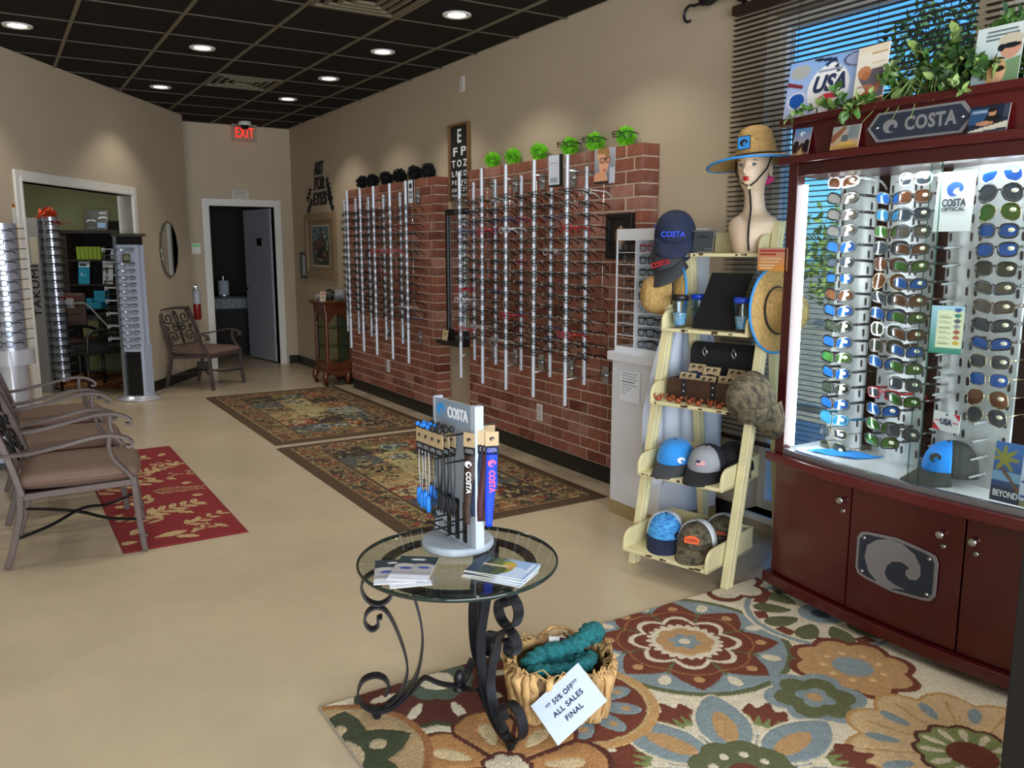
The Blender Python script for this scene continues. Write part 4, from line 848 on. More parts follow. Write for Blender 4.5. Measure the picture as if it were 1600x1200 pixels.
# pegboard panels inside the case
m_peg = mat('brushed_pegboard', '#c3c7c9', .45, .2, var=.16, vs=14, stretch=(1, 1, .35)); m_slot = mat('dark_slot', '#23191a', .7); m_clr = mat('clear_peg', '#dfe6ea', .1, 0, trans=.6)
PAN = [[(3.10, 2.335), (3.045, 2.125)], [(3.085, 2.095), (3.03, 1.935), (3.0, 1.835)], [(3.02, 1.80), (2.955, 1.665), (2.935, 1.47)], [(2.975, 1.44), (2.96, 1.30), (3.0, 1.14)]]
for P in PAN:
    b = MB(); b.prism(P+[(x+.012, y) for x, y in P[::-1]], .64, 1.768); pn = b.build('peg_panel', m_peg, t)
    for (xa, ya), (xb, yb) in zip(P, P[1:]):
        d = Vector((xb-xa, yb-ya, 0)).normalized()
        b = MB()
        for f in (.12, .9):
            px, py = xa+(xb-xa)*f, ya+(yb-ya)*f
            for k in range(17):
                z = .69+.064*k; b.M = frame3((px-.0006*d.y*-1, py, z), d, (0, 0, 1)); b.M = frame3((px-.0007, py, z), -d if d.y > 0 else d, (0, 0, 1))
                b.prism([(.006*math.cos(a), .008*math.sin(a)+(.008 if math.sin(a) > 0 else -.008)) for a in np.linspace(0, 2*PI, 10, endpoint=False)], -.0002, .0012)
        b.build('slot', m_slot, pn, kind='stuff')
def peg(x, y, z):
    b = MB(); b.tube([(x, y, z), (x-.075, y+.012, z-.006)], .0042, 8); b.ball((x, y, z), .007, 8); b.build('peg', m_clr, t)
for k in range(15):
    if k not in (3,): peg(2.975, 1.725, .70+.064*k if k < 6 else .72+.064*k)
for k in range(4): peg(2.945, 1.55, .69+.064*k)
peg(3.05, 2.0, 1.74); peg(3.04, 1.99, .99)
# sunglasses
def lensmat(nm, c1, c2, metal=.55):
    if nm in _mats: return _mats[nm]
    m = mat(nm, c1, .08, metal, coat=1, spec=.6); nt = m.node_tree; N = nt.nodes; b_ = N['Principled BSDF']
    lw = N.new('ShaderNodeLayerWeight'); lw.inputs[0].default_value = .35; r = N.new('ShaderNodeMix'); r.data_type = 'RGBA'
    r.inputs[6].default_value = (*lin(c1), 1); r.inputs[7].default_value = (*lin(c2), 1); nt.links.new(lw.outputs['Facing'], r.inputs[0]); nt.links.new(r.outputs[2], b_.inputs['Base Color']); b_.inputs['Coat Roughness'].default_value = .02
    return m
LN = {'blue': lensmat('blue_mirror_lens', '#1d57b8', '#2fa0ff'), 'sky': lensmat('sky_mirror_lens', '#2f86c8', '#5fd0ff'), 'green': lensmat('green_mirror_lens', '#4a5a1c', '#2fd06a'), 'brown': lensmat('brown_lens', '#5a3520', '#7a4a30', .2), 'grey': lensmat('grey_lens', '#2c3540', '#5a6a78', .25), 'dgreen': lensmat('dark_green_lens', '#20291f', '#4a5a4a', .2), 'silver': lensmat('silver_mirror_lens', '#544a40', '#a4a8aa', .4)}
m_sfr = {'b': _mats['black_acetate'], 't': _mats['tortoise_acetate'], 'w': mat('white_acetate', '#e2e3e8', .25, coat=.5), 'r': _mats['red_acetate'], 'n': mat('slate_acetate', '#232b38', .25, coat=.5), 'm': mat('thin_gold_metal', '#a89a7c', .25, 1), 'k': mat('teal_acetate', '#1b6d8c', .25, coat=.5)}
_sg = {}
def sgm(kind, fr, ln):
    k = (kind, fr, ln)
    if k not in _sg:
        d = glasses_meshes(kind, m_sfr[fr], LN[ln], .0015 if fr == 'm' else .0033, .34, gap=.036, th=.0016 if fr == 'm' else .0048); b = MB()
        b.M = Matrix.Translation((-.0022+.0012, -.048, .003)) @ Matrix.Rotation(-PI/2, 4, 'Y') @ Matrix.Rotation(.0, 4, 'X')
        b.lathe([(.0001, .0012), (.0095, .001), (.0095, 0)], 14, sx=.7, sy=1.15); d['sticker'] = b.mesh('sticker', mat('white_sticker', '#e9e6c8', .35)); _sg[k] = d
    return _sg[k]
KN = {'wrap': 'wraparound', 'avi': 'aviator', 'sq': 'square', 'rect': 'narrow'}; LNN = {'blue': 'blue mirrored', 'sky': 'sky blue mirrored', 'green': 'green mirrored', 'brown': 'brown', 'grey': 'grey', 'dgreen': 'dark green', 'silver': 'silver mirrored'}
FRN = {'b': 'black', 't': 'tortoise', 'w': 'white', 'r': 'red', 'n': 'slate', 'm': 'thin metal', 'k': 'teal'}
COLS = [('far end', 2.955, 2.225, 1.757, .0648, .22, 'wrap', 'brown:w silver:b silver:b silver:n blue:n grey:b:rect blue:b:rect brown:b blue:b dgreen:b blue:b green:b blue:b dgreen:b blue:b sky:k grey:m:rect dgreen:m:avi'),
        ('middle left', 2.935, 1.985, 1.681, .063, .16, 'wrap', 'blue:b sky:b green:t grey:b:sq brown:t:sq brown:m:avi grey:b blue:b dgreen:w:sq dgreen:t:sq blue:b - grey:r:rect blue:b green:b green:b'),
        ('middle right', 2.90, 1.875, 1.741, .0632, .1, 'wrap', 'grey:w:sq brown:t:sq grey:n:sq silver:n:sq brown:n green:b blue:b brown:t green:b brown:b blue:b green:b grey:b:sq green:t - grey:b:sq'),
        ('near end', 2.845, 1.535, 1.735, .0624, .06, 'sq', 'blue:w:avi grey:b:avi green:m:avi blue:b blue:b dgreen:b silver:n:wrap silver:t:wrap grey:b:wrap blue:b:wrap grey:m blue:m brown:m:avi grey:m:avi'),
        ('last', 2.885, 1.345, 1.12, .064, .0, 'sq', 'blue:b grey:b dgreen:b brown:t')]
for cn, x, y, z, dz, rz, kd0, spec in COLS:
    for k, s in enumerate(spec.split()):
        if s == '-': continue
        p = s.split(':'); kd = p[2] if len(p) > 2 else kd0; ms = sgm(kd, p[1], p[0])
        kn = {'square': 'square'}.get(kd, KN.get(kd, kd))
        g = add_glasses(ms, '%s lens %s sunglasses with %s frame, %s row of the %s column' % (LNN[p[0]], kn, FRN[p[1]], ORD[k], cn), (x+.006*k/18, y-.003*k/2, z-.008-dz*k), rz, 'sunglasses in the mahogany cabinet', 'sunglasses', 'sunglasses', 1.14 if x > 2.92 else 1.04)
        g.rotation_euler = (random.uniform(-.03, .03), random.uniform(-.03, .06), -rz*.6+random.uniform(-.05, .05))
# cards in the case
def case_card(lab, cat, x, y, z, w, h, bg, sh, lean=.06, turn=0, nm='display_card', res=60):
    c = card(nm, w, h, bg, sh, frame3((x, y, z), (-turn, -1, 0), (lean, 0, 1)), None, res); tag(c, lab, cat); return c
c = case_card('white hanging card with a blue wave emblem and brand lettering in the case', 'card', 2.85, 1.69, 1.54, .135, .205, '#eef0f4', [])
wavelogo(frame3((2.855, 1.69, 1.685), (0, -1, 0), (.06, 0, 1)), .06, mat('print_blue', '#2b5cb4', .5), c); text('COSTA', .036, mat('print_slate', '#3b4450', .5), c, frame3((2.852, 1.69, 1.637), (0, -1, 0), (.06, 0, 1)), .0005, .03, w=.085); text('OPTICAL', .018, _mats['print_slate'], c, frame3((2.8505, 1.69, 1.615), (0, -1, 0), (.06, 0, 1)), .0005, .02, w=.085)
c = case_card('pale blue lens colour chart card with a column of lens swatches', 'card', 2.88, 1.695, 1.11, .11, .17, ('#2f7f6a', '#a9cbe0'), [('r', .2, .12, .98, .9, '#d9dcb8')]+[('r', .24, .2+.11*i, .62, .22+.11*i, '#9a9a80') for i in range(6)]+[('r', .24, .24+.11*i, .5, .25+.11*i, '#a9a98c') for i in range(6)]+[('e', .8, .23+.115*i, .1, .045, c_) for i, c_ in enumerate(('#c9a43a', '#b06a4a', '#a0564a', '#8a8a92', '#4f5a66', '#3a7d74', '#2c4f94'))], .05, -.25)
c = case_card('white and red card lettered USA on the peg panel', 'card', 2.86, 1.655, .835, .112, .068, '#e4e6ea', [('p', [(0, 0), (.32, 0), (0, .42)], '#c01f34'), ('p', [(1, 1), (.72, 1), (1, .62)], '#c01f34'), ('r', .05, .48, .26, .54, '#c01f34'), ('r', .74, .48, .95, .54, '#c01f34'), ('e', .5, .88, .05, .05, '#26406e'), ('r', .38, .2, .62, .22, '#7a8496')], .05, .2)
text('USA', .03, mat('print_navy', '#1b2c54', .5), c, frame3((2.8585, 1.655, .868), (-.2, -1, 0), (.05, 0, 1)), .0005, .03, w=.05)
c = case_card('blue palm beach leaflet holder at the near front corner of the case floor', 'leaflet', 2.80, 1.33, .648, .24, .20, ('#1a2f5c', '#3d6fb4'), [('r', .0, .0, .4, .25, '#20304e'), ('r', .0, .35, .4, .5, '#7aa4c8'), ('p', [(.06, .6), (.12, .6), (.42, .2), (.36, .2)], '#6a4a2c'), ('r', .38, 0, 1, .12, '#14181e'), ('r', .38, .12, 1, .86, '#c9d4ea'), ('r', .4, .4, .98, .43, '#2a4a9c'), ('r', .4, .15, .98, .19, '#2a4a9c'), ('r', .6, .2, .61, .8, '#4a5a7c'), ('p', [(.7, .19), (.85, .19), (.9, .3)], '#23407c'), ('r', .4, .02, .98, .03, '#c9c4a4'), ('r', .4, .06, .98, .07, '#c9c4a4'), ('r', .4, .1, .98, .11, '#c9c4a4')]+[('e', .14+.1*math.cos(a), .72+.12*math.sin(a), .11, .03, '#8a8a3c', a) for a in (0, .8, 1.6, 2.4, 3.2, 4.2, 5.3)], .08)
text('BEYOND', .03, m_paper, c, frame3((2.798, 1.40, .675), (0, -1, 0), (.08, 0, 1)), .0005, .02, w=.08)
cap('azure and olive cap with a dark wave emblem on the case floor', (2.91, 1.655, .69), (0, .12, math.radians(148)), mat('bright_azure_cloth', '#1b8df2', .8), mat('olive_cloth', '#2c3230', .85), _mats['olive_cloth'], lambda t: wavelogo(capM(.5, .065), .045, _mats['olive_cloth'], t), 'caps in the cabinet', 1.0)
b = MB(); b.surf(lambda u, v: (2.845+.13*v+.05*u, 2.235-.19*u-.05*v, .643+.003*math.sin(9*u+4*v)+.003), 16, 8); tag(b.build('cleaning_cloth', mat('azure_microfibre', '#1f8fe6', .8), solid=.003), 'bright azure cleaning cloth spread on the case floor', 'cloth')
# plates
m_pl = mat('plate_navy', '#262f3e', .5); m_ple = mat('plate_grey', '#8d8d92', .4, .3)
def plate(o, outer, inner, screws, lab_, par):
    b = MB(); b.M = FM(o); b.prism(outer, 0, .006); p = b.build('plate', m_ple, par); b = MB(); b.M = FM(o); b.prism(inner, .006, .0075); b.build('field', m_pl, p)
    for sx_, sz_ in screws: b = MB(); b.M = FM(o) @ Matrix.Translation((sx_, sz_, .0075)); b.lathe([(.007, 0), (.0065, .003), (.0001, .004)], 14); b.build('screw', m_steel, p)
    return p
hexa = lambda w, h, s: [(-w, 0), (-w+s, h), (w-s, h), (w, 0), (w-s, -h), (-w+s, -h)]
o = (2.734, 1.765, 1.905)
p = plate(o, hexa(.195, .050, .04), hexa(.182, .042, .036), ((-.155, 0), (.155, 0)), '', t)
wavelogo(FM((2.734-.0075, 1.868, 1.905)), .056, m_ple, p, 'emblem', .0015); text('COSTA', .062, m_ple, p, FM((2.734-.008, 1.722, 1.905)), .0008, .035, spacing=1.08, w=.185)
o = (2.733, 1.725, .335)
oc = [(-.16, .062), (-.145, .085), (-.12, .092), (0, .104), (.12, .09), (.148, .082), (.16, .06), (.16, -.062), (.145, -.085), (.12, -.092), (0, -.104), (-.12, -.09), (-.148, -.082), (-.16, -.06)]
p = plate(o, oc, [(x*.93, z*.90) for x, z in oc], ((-.13, .066), (.13, .066), (-.13, -.066), (.13, -.066)), '', t)
wavelogo(FM((2.7255, 1.735, .335)), .225, m_ple, p, 'emblem', .0015)
# small prints on the lower cornice
def mini(lab, y, w, h, bg, sh):
    c = card('photo_card', w, h, bg, sh, frame3((XF(y)-.03, y, 1.8465), (0, -1, 0), (.2, 0, 1)), None, 44); tag(c, lab, 'card')
sil = lambda y: [('e', .2, y, .1, .16, '#1f1a18'), ('e', .45, y-.02, .09, .17, '#241d1a'), ('e', .8, y, .14, .18, '#2a211c')]
mini('small sky blue photo card at the far end of the cabinet cornice', 2.275, .08, .105, ('#c9a27a', '#4f86bc'), [('e', .5, .78, .14, .08, '#e9eef4'), ('e', .56, .75, .08, .05, '#5a8ec0'), ('r', 0, 0, 1, .3, '#8a6a50'), ('e', .2, .3, .2, .24, '#2a1f1c'), ('e', .55, .25, .15, .2, '#3a2a24'), ('e', .85, .3, .2, .26, '#221a1a'), ('p', [(.35, 0), (.65, 0), (.55, .3)], '#b9946c')])
mini('small grey workshop photo card partly under the ivy on the cornice', 2.05, .12, .085, ('#b99460', '#9aa0a0'), [('p', [(0, .3), (.1, .3), (.5, .9), (.4, 1), (0, .6)], '#8a5a40'), ('r', .6, .4, .95, .95, '#7c868a'), ('r', .35, .3, .6, .6, '#5c6468'), ('e', .55, .2, .3, .1, '#c9a050'), ('r', .05, .0, .95, .14, '#a98448')])
mini('dark photo card of a person lying by the water beside the lettered plate', 1.52, .125, .082, '#1b2638', [('r', 0, .3, .5, .9, '#2f4f74'), ('r', .05, .75, .45, .85, '#8fa4bc'), ('e', .6, .45, .2, .25, '#15161c'), ('e', .58, .72, .1, .14, '#c08a68'), ('e', .56, .82, .11, .09, '#1c1512'), ('e', .42, .32, .22, .08, '#b98464'), ('p', [(0, .05), (.5, .2), (1, .35), (1, .1), (.1, 0)], '#c9c4b4'), ('r', .85, .5, 1, 1, '#3a4354')])
tag(card('paper_notice', .165, .095, ('#d9933c', '#b98a7a'), [('r', .05, .82, .95, .92, '#a3202c'), ('r', .05, .66, .62, .76, '#a3202c'), ('r', .1, .5, .8, .55, '#d8b08c'), ('r', .1, .38, .7, .42, '#e0c8a8'), ('r', .05, .22, .6, .26, '#e8d8c4'), ('r', .1, .1, .5, .14, '#e8d8c4')], frame3((2.79, 2.415, 1.39), (-.05, -1, 0), (.0, 0, 1))), 'orange tan notice card clipped to the far front post of the cabinet', 'notice')
# posters on top
def poster(lab, x, y, w, h, bg, sh, lean, turn=0, res=90):
    c = card('poster', w, h, bg, sh, frame3((x, y, 1.993), (-turn, -1, 0), (lean, 0, 1)), None, res); tag(c, lab, 'poster'); return c
c = poster('blue poster lettered USA with sunglasses on the cabinet top', 2.82, 2.225, .40, .235, ('#b9c4ea', '#7ea6dc'), [('e', .5, .45, .24, .4, '#e6e9ee'), ('e', .14, .33, .11, .15, '#e4e9f4'), ('e', .14, .33, .095, .125, '#1f55b0'), ('p', [(.0, .6), (.2, .52), (.2, .58), (.0, .68)], '#7a2a3c'), ('e', .14, .82, .12, .12, '#a4a8a8', .3), ('e', .8, .86, .16, .12, '#2c3850'), ('e', .8, .86, .14, .1, '#9aa9d0'), ('p', [(.3, .95), (.5, .9), (.58, .7), (.62, .7), (.55, .95), (.3, 1)], '#1b2c44'), ('p', [(.1, .0), (.16, .0), (.36, .24), (.3, .26)], '#c9d2f2'), ('e', .5, .86, .07, .05, '#243a6c'), ('e', .52, .84, .05, .03, '#e6e9ee'), ('r', .36, .74, .64, .77, '#8a94a8'), ('p', [(.38, .3), (.46, .37), (.62, .37), (.64, .3), (.5, .25)], '#cf3a50')], .16)
text('USA', .085, mat('print_navy', '#1b2c54', .5), c, frame3((2.82, 2.225, 1.993), (0, -1, 0), (.16, 0, 1)) @ Matrix.Translation((0, .125, .0022)), .0006, .04, .25, w=.15)
poster('white and tan cooking photo poster in front of the blue one', 2.775, 2.005, .14, .22, '#efe9de', [('r', .05, .9, .95, 1, '#e9dcc8'), ('r', .45, .85, .95, .88, '#c9a878'), ('r', .5, .7, .95, .72, '#d8c4a4'), ('p', [(.1, .5), (.55, .62), (.98, .62), (.98, .15), (.55, .12), (.35, .3)], '#6a6370'), ('e', .28, .58, .22, .1, '#c98a64'), ('e', .34, .52, .14, .07, '#b9784c'), ('e', .55, .3, .25, .06, '#b4765a', -.2), ('e', .8, .34, .16, .06, '#a9684c', .4), ('r', 0, 0, 1, .13, '#8a4a34'), ('e', .45, .18, .2, .08, '#d8402a'), ('e', .15, .16, .12, .09, '#d08a3a'), ('r', .1, .33, .3, .36, '#b9a490')], .12, .12)
poster('grey poster of a couple in sunglasses beside the ivy on top', 2.77, 1.545, .15, .19, ('#a9c0c4', '#c4cfd0'), [('r', .22, .9, .85, .93, '#5c6a70'), ('r', .2, .83, .9, .86, '#5c6a70'), ('r', .2, .76, .8, .79, '#5c6a70'), ('r', .08, .22, .26, .34, '#5a2f34'), ('p', [(.5, 0), (1, 0), (1, .45), (.7, .4)], '#6f8f6a'), ('e', .76, .62, .22, .2, '#c09078'), ('e', .74, .74, .26, .1, '#b9b4a0'), ('e', .76, .64, .2, .045, '#1a1c24'), ('e', .56, .62, .08, .06, '#1a1c24'), ('e', .5, .24, .22, .24, '#caa06a'), ('e', .56, .22, .15, .17, '#d4a684'), ('e', .57, .28, .13, .05, '#2a1f1c')], .14)
# ivy on top
m_leaf1 = mat('ivy_leaf', '#3f6b2a', .45, var=.3, vs=14); m_leaf2 = mat('pale_ivy_leaf', '#7f9a55', .45, var=.25, vs=14); m_leaf3 = mat('dark_ivy_leaf', '#2a4520', .5, var=.3, vs=14); m_stem = mat('green_stem', '#6f8a4c', .6)
def leafmesh(l, w, m, lobed=False):
    b = MB(); n = 6; vs = []; 
    for i in range(n+1):
        s = i/n; ww = w*math.sin(PI*s**.8)**.8*(1+(.25*math.cos(9*s) if lobed else 0)) if 0 < i < n else 0; z = -.25*l*s*s
        vs += [(l*s, -ww, z+.12*ww), (l*s, 0, z), (l*s, ww, z+.12*ww)]
    b.add(vs, [(3*i+q, 3*i+3+q, 3*i+4+q, 3*i+1+q) for i in range(n) for q in (0, 1)], 0, True); return b.mesh('leaf', m)
LV = [leafmesh(.034, .011, m) for m in (m_leaf1, m_leaf1, m_leaf2, m_leaf3)]+[leafmesh(.046, .012, m, True) for m in (m_leaf1, m_leaf2)]
def ivy(lab, runs, seed, step=.014, which=range(6), spread=.9, dens=0, per=3, big=1.):
    rr = random.Random(seed); t = thing('ivy_plant', lab, 'plant', runs[0][0], 0, 'artificial ivy on the cabinet top'); O = Vector(runs[0][0])
    fb = MB()
    for run in runs:
        P = [Vector(p)-O for p in run]; L = []
        for a, c in zip(P, P[1:]):
            n = max(2, int((c-a).length/step)); L += [a+(c-a)*i/n+Vector((rr.uniform(-.004, .004),)*3) for i in range(n)]
        b = MB(); b.tube(L, .0016, 5); b.build('stem', m_stem, t)
        for i in range(len(L)-1):
            d = (L[i+1]-L[i]).normalized()
            for s in range(per):
                q = Vector((rr.gauss(0, 1), rr.gauss(0, 1), rr.gauss(.3, .8))).normalized(); x = (d*.55+q*spread).normalized(); k = rr.choice(list(which)); sc = rr.uniform(.7, 1.25)*big
                M = frame3(L[i], x, Vector((rr.gauss(0, 1), rr.gauss(0, 1), rr.gauss(0, .4)))) @ Matrix.Diagonal((sc, sc, sc, 1))
                if dens and rr.random() < dens:
                    me = LV[k]; fb.M = M @ Matrix.Translation((0, 0, 0)); fb.add([tuple(v.co) for v in me.vertices], [tuple(p.vertices) for p in me.polygons], k % 3, True)
                else: o = link('leaf', LV[k], t); o.matrix_basis = M
    if fb.v: fb.build('foliage', [m_leaf1, m_leaf3, m_leaf2], t, kind='stuff')
    return t
ivy('small-leaved ivy trailing over the cornice before the blue poster', [[(2.77, 2.08, 2.0), (2.745, 2.16, 2.02), (2.725, 2.24, 2.01), (2.70, 2.33, 1.975)], [(2.78, 2.10, 2.01), (2.76, 2.13, 2.06), (2.75, 2.1, 2.10)], [(2.77, 2.15, 2.0), (2.74, 2.2, 2.04)]], 1, .014, (0, 0, 2))
ivy('ivy sprig hanging down before the header between two photo cards', [[(2.76, 1.97, 2.01), (2.70, 1.995, 2.005), (2.675, 2.02, 1.96), (2.675, 2.06, 1.925)], [(2.72, 1.99, 2.0), (2.68, 1.97, 1.97), (2.675, 1.965, 1.93)], [(2.70, 1.99, 2.0), (2.685, 1.93, 2.02), (2.68, 1.90, 2.0)]], 2, .014, (0, 0, 1, 2))
big = []
rr = random.Random(9)
for i in range(34):
    a = rr.uniform(0, 2*PI); y0 = rr.uniform(1.58, 1.95); h = rr.uniform(.03, .15); big.append([(2.83, y0, 2.0), (2.83+.05*math.cos(a), y0+.06*math.sin(a), 2.0+h), (2.80+.09*math.cos(a), y0+.12*math.sin(a), 2.0+h*.9)])
ivy('bushy mass of ivy at the middle of the cabinet top', big, 3, .02, range(6), .9, .86, 3, 1.15)
ivy('tall loose ivy sprays rising against the blinds', [[(2.92, 1.86, 2.0), (2.93, 1.88, 2.14), (2.9, 1.93, 2.24)], [(2.92, 1.80, 2.0), (2.94, 1.80, 2.18), (2.92, 1.77, 2.27)], [(2.93, 1.74, 2.0), (2.95, 1.72, 2.15), (2.94, 1.66, 2.25)], [(2.92, 1.9, 2.0), (2.9, 1.98, 2.12), (2.88, 2.03, 2.16)]], 4, .022, (2, 2, 3, 5), .8, .3, 3, 1.2)
ivy('trailing ivy over the cornice above the plate end', [[(2.76, 1.70, 2.01), (2.69, 1.67, 2.02), (2.675, 1.61, 1.99), (2.67, 1.56, 1.965)], [(2.70, 1.66, 2.02), (2.68, 1.60, 2.03)]], 5, .014, (0, 2, 3))
ivy('feathery bright green plant at the near end of the top, by the couple poster', [[(2.87, 1.47+.04*i, 2.0), (2.86+.03*math.sin(i), 1.46+.03*i, 2.12+.02*math.cos(i)), (2.82, 1.42+.045*i, 2.26+.03*math.sin(2*i))] for i in range(-3, 4)], 6, .016, (0, 0, 4), .8, .8, 4)
# grass-like strands
t = thing('trailing_grass', 'long thin pale grass strands arching from the ivy over the cornice', 'plant', (2.80, 1.78, 2.02)); rr = random.Random(4)
for i in range(12):
    a = rr.uniform(-1.3, 1.3); l = rr.uniform(.1, .22); b = MB(); b.tube([(0, 0, 0), (-.04*math.cos(a), l*.5*math.sin(a), .05), (-.105, l*math.sin(a), -.02-.09*rr.random())], .0014, 4); b.build('blade', m_leaf2, t)
# the dark pedestal at the near edge of the view
t = thing('black_pedestal', 'plain black pedestal cabinet cut by the edge of the view beside the flowered rug', 'pedestal', (1.98, .94, 0))
b = MB(); b.box(0, -.6, .06, .5, 0, .78); b.build('body', mat('black_laminate', '#0c0c0d', .5), t, bev=.003); b = MB(); b.box(.02, -.58, 0, .48, -.02, .06); b.build('plinth', m_black, t); b = MB(); b.box(-.0, -.6, .78, .5, 0, .8); b.build('top', m_black, t, bev=.003)
# ---------------------------------------------------------------- rugs: weave colours on a fine grid
def vnoise(X, Y, sc, seed=0):
    """value noise, 0..1"""
    r = np.random.RandomState(seed); G = r.rand(64, 64); x, y = X*sc, Y*sc; xi, yi = np.floor(x).astype(int), np.floor(y).astype(int); fx, fy = x-xi, y-yi
    fx = fx*fx*(3-2*fx); fy = fy*fy*(3-2*fy); g = lambda a, b: G[(xi+a) % 64, (yi+b) % 64]
    return (g(0, 0)*(1-fx)+g(1, 0)*fx)*(1-fy)+(g(0, 1)*(1-fx)+g(1, 1)*fx)*fy
def fbm(X, Y, sc, seed=0): return (vnoise(X, Y, sc, seed)*.55+vnoise(X, Y, sc*2.1, seed+1)*.3+vnoise(X, Y, sc*4.3, seed+2)*.15)
def ruggrid(name, x0, y0, x1, y1, res, colfn, h, m, parent=None):
    nu, nv = int((x1-x0)/res), int((y1-y0)/res); U, V = np.meshgrid(np.linspace(0, 1, nu+1), np.linspace(0, 1, nv+1)); X, Y = x0+(x1-x0)*U, y0+(y1-y0)*V
    C, H = colfn(X, Y); e = np.minimum(np.minimum(U*nu, (1-U)*nu), np.minimum(V*nv, (1-V)*nv)); edge = np.clip(e/2, 0, 1)
    return colgrid(name, lambda U, V: (X, Y, .001+h*edge*(.8+.2*H)), C, nu, nv, m, parent)
col = lambda h: np.array(lin(h))
def setc(C, q, h): C[q] = col(h)
def flower(X, Y, cx, cy, ph=0):
    dx, dy = X-cx, Y-cy; return np.hypot(dx, dy), np.arctan2(dy, dx)-ph
def petals(r, a, n, r0, d, p=1.): return r < r0*(1-d+d*np.abs(np.cos(n*a/2))**p)
def pointy(r, a, n, r0, d):
    q = np.abs(((a*n/(2*PI)) % 1)-.5)*2; return r < r0*(1-d*(1-q)**1.0)
CRM, RST, BLU, GRN, TAN, DRST, DGR = '#c9bea6', '#652e1b', '#78868a', '#565a38', '#ab865a', '#4e2014', '#394028'
def bigrug(X, Y):
    wx, wy = X+.006*(fbm(X, Y, 30, 3)-.5), Y+.006*(fbm(X, Y, 30, 7)-.5); C = np.ones(X.shape+(3,))*col(CRM); H = np.ones(X.shape)
    def dots(r, a, n, rc, rr_, h, ph=0):
        q = (((a-ph)*n/(2*PI)+.5) % 1)-.5; setc(C, np.hypot(r-rc, q*2*PI/n*rc) < rr_, h)
    def ovals(r, a, n, rc, lr, wr, h, ph=0, lim=None):
        q = (((a-ph)*n/(2*PI)+.5) % 1)-.5; k = ((r-rc)/lr)**2+((q*2*PI/n*rc)/wr)**2 < 1
        if lim is not None: k &= lim
        setc(C, k, h)
    # medallion
    r, a = flower(wx, wy, 2.12, 2.165, .2)
    setc(C, r < .395, GRN); setc(C, r < .37, BLU)
    ovals(r, a, 8, .315, .035, .022, CRM, PI/8)
    setc(C, pointy(r, a, 8, .355, .30), RST); k = ((a*8/(2*PI)) % 1); setc(C, (r < .27) & (r > .15) & (np.abs(((a-PI/8)*8/(2*PI)+.5) % 1-.5) < .035), GRN)
    dots(r, a, 8, .285, .02, TAN); setc(C, (np.abs(r-.235-.02*np.abs(np.cos(4*a))) < .004), '#8f5a36')
    setc(C, petals(r, a, 8, .215, .22), CRM); setc(C, petals(r, a, 8, .192, .24), RST)
    setc(C, r < .125+.02*np.abs(np.cos(12*a)), CRM); setc(C, petals(r, a, 8, .112, .12), TAN); setc(C, petals(r, a, 6, .062, .35), BLU); setc(C, r < .022, CRM)
    # half fan towards the cabinet
    r, a = flower(wx, wy, 2.76, 2.05, .1)
    setc(C, r < .315, CRM); setc(C, np.abs(r-.29) < .012, BLU); k = (((a*10/(2*PI)) % 1)-.5); setc(C, (r < .27) & (r > .22) & (np.abs(k) > .28), RST)
    ovals(r, a, 10, .19, .075, .042, GRN, PI/10); setc(C, r < .09, BLU); setc(C, r < .04, '#39424c')
    # rust scallop by the ladder foot
    r, a = flower(wx, wy, 2.66, 2.46, 0); setc(C, petals(r, a, 5, .19, .3), RST); setc(C, petals(r, a, 5, .15, .3), CRM)
    # tan flower with a rust rim
    r, a = flower(wx, wy, 2.49, 1.705, .3); setc(C, petals(r, a, 8, .225, .15), RST); setc(C, petals(r, a, 8, .198, .16), TAN); dots(r, a, 9, .10, .012, '#c9a878'); setc(C, r < .07, BLU)
    # green flower with a blue rim
    r, a = flower(wx, wy, 2.205, 1.64, .5); setc(C, petals(r, a, 6, .17, .2), BLU); setc(C, petals(r, a, 6, .135, .22), GRN); setc(C, petals(r, a, 4, .065, .35), BLU); setc(C, r < .026, TAN)
    # large cream flower with green heart
    r, a = flower(wx, wy, 2.33, 1.185, .2); setc(C, petals(r, a, 11, .36, .14), '#a9834f'); setc(C, petals(r, a, 11, .345, .15), '#bda077'); setc(C, (np.abs(((a*11/(2*PI)) % 1)-.5) > .47) & (r < .3), '#a9834f'); ovals(r, a, 11, .24, .05, .02, BLU, PI/11)
    setc(C, petals(r, a, 12, .165, .1), DRST); setc(C, petals(r, a, 12, .15, .1), '#77824f'); ovals(r, a, 12, .105, .035, .012, CRM); setc(C, r < .07, RST)
    # blue star flower with rust scallops
    r, a = flower(wx, wy, 1.70, 1.475, .12)
    k = ((a*7/(2*PI)) % 1)-.5; setc(C, r < .40-.09*np.abs(k)*2+.016*np.cos(42*a), RST); setc(C, (r < .30+.02*np.cos(63*a)), '#6f7a48'); setc(C, r < .265-.03*np.abs(k), CRM); setc(C, petals(r, a, 7, .235, .1), BLU)
    q = ((((a+PI/7)*7/(2*PI)) % 1)-.5)*2*PI/7; w_ = .085*np.clip(np.sin(np.clip((r-.10)/.32, 0, 1)*PI)**.7, 0, 1); setc(C, (np.abs(q*np.maximum(r, .1)) < w_+.012) & (r < .425) & (r > .1), CRM); setc(C, (np.abs(q*np.maximum(r, .1)) < w_) & (r < .42) & (r > .1), BLU)
    setc(C, ((r-.235)/.085)**2+(q*r/.036)**2 < 1, TAN); setc(C, petals(r, a, 9, .165, .1), GRN); dots(r, a, 9, .09, .014, CRM); setc(C, r < .05, RST)
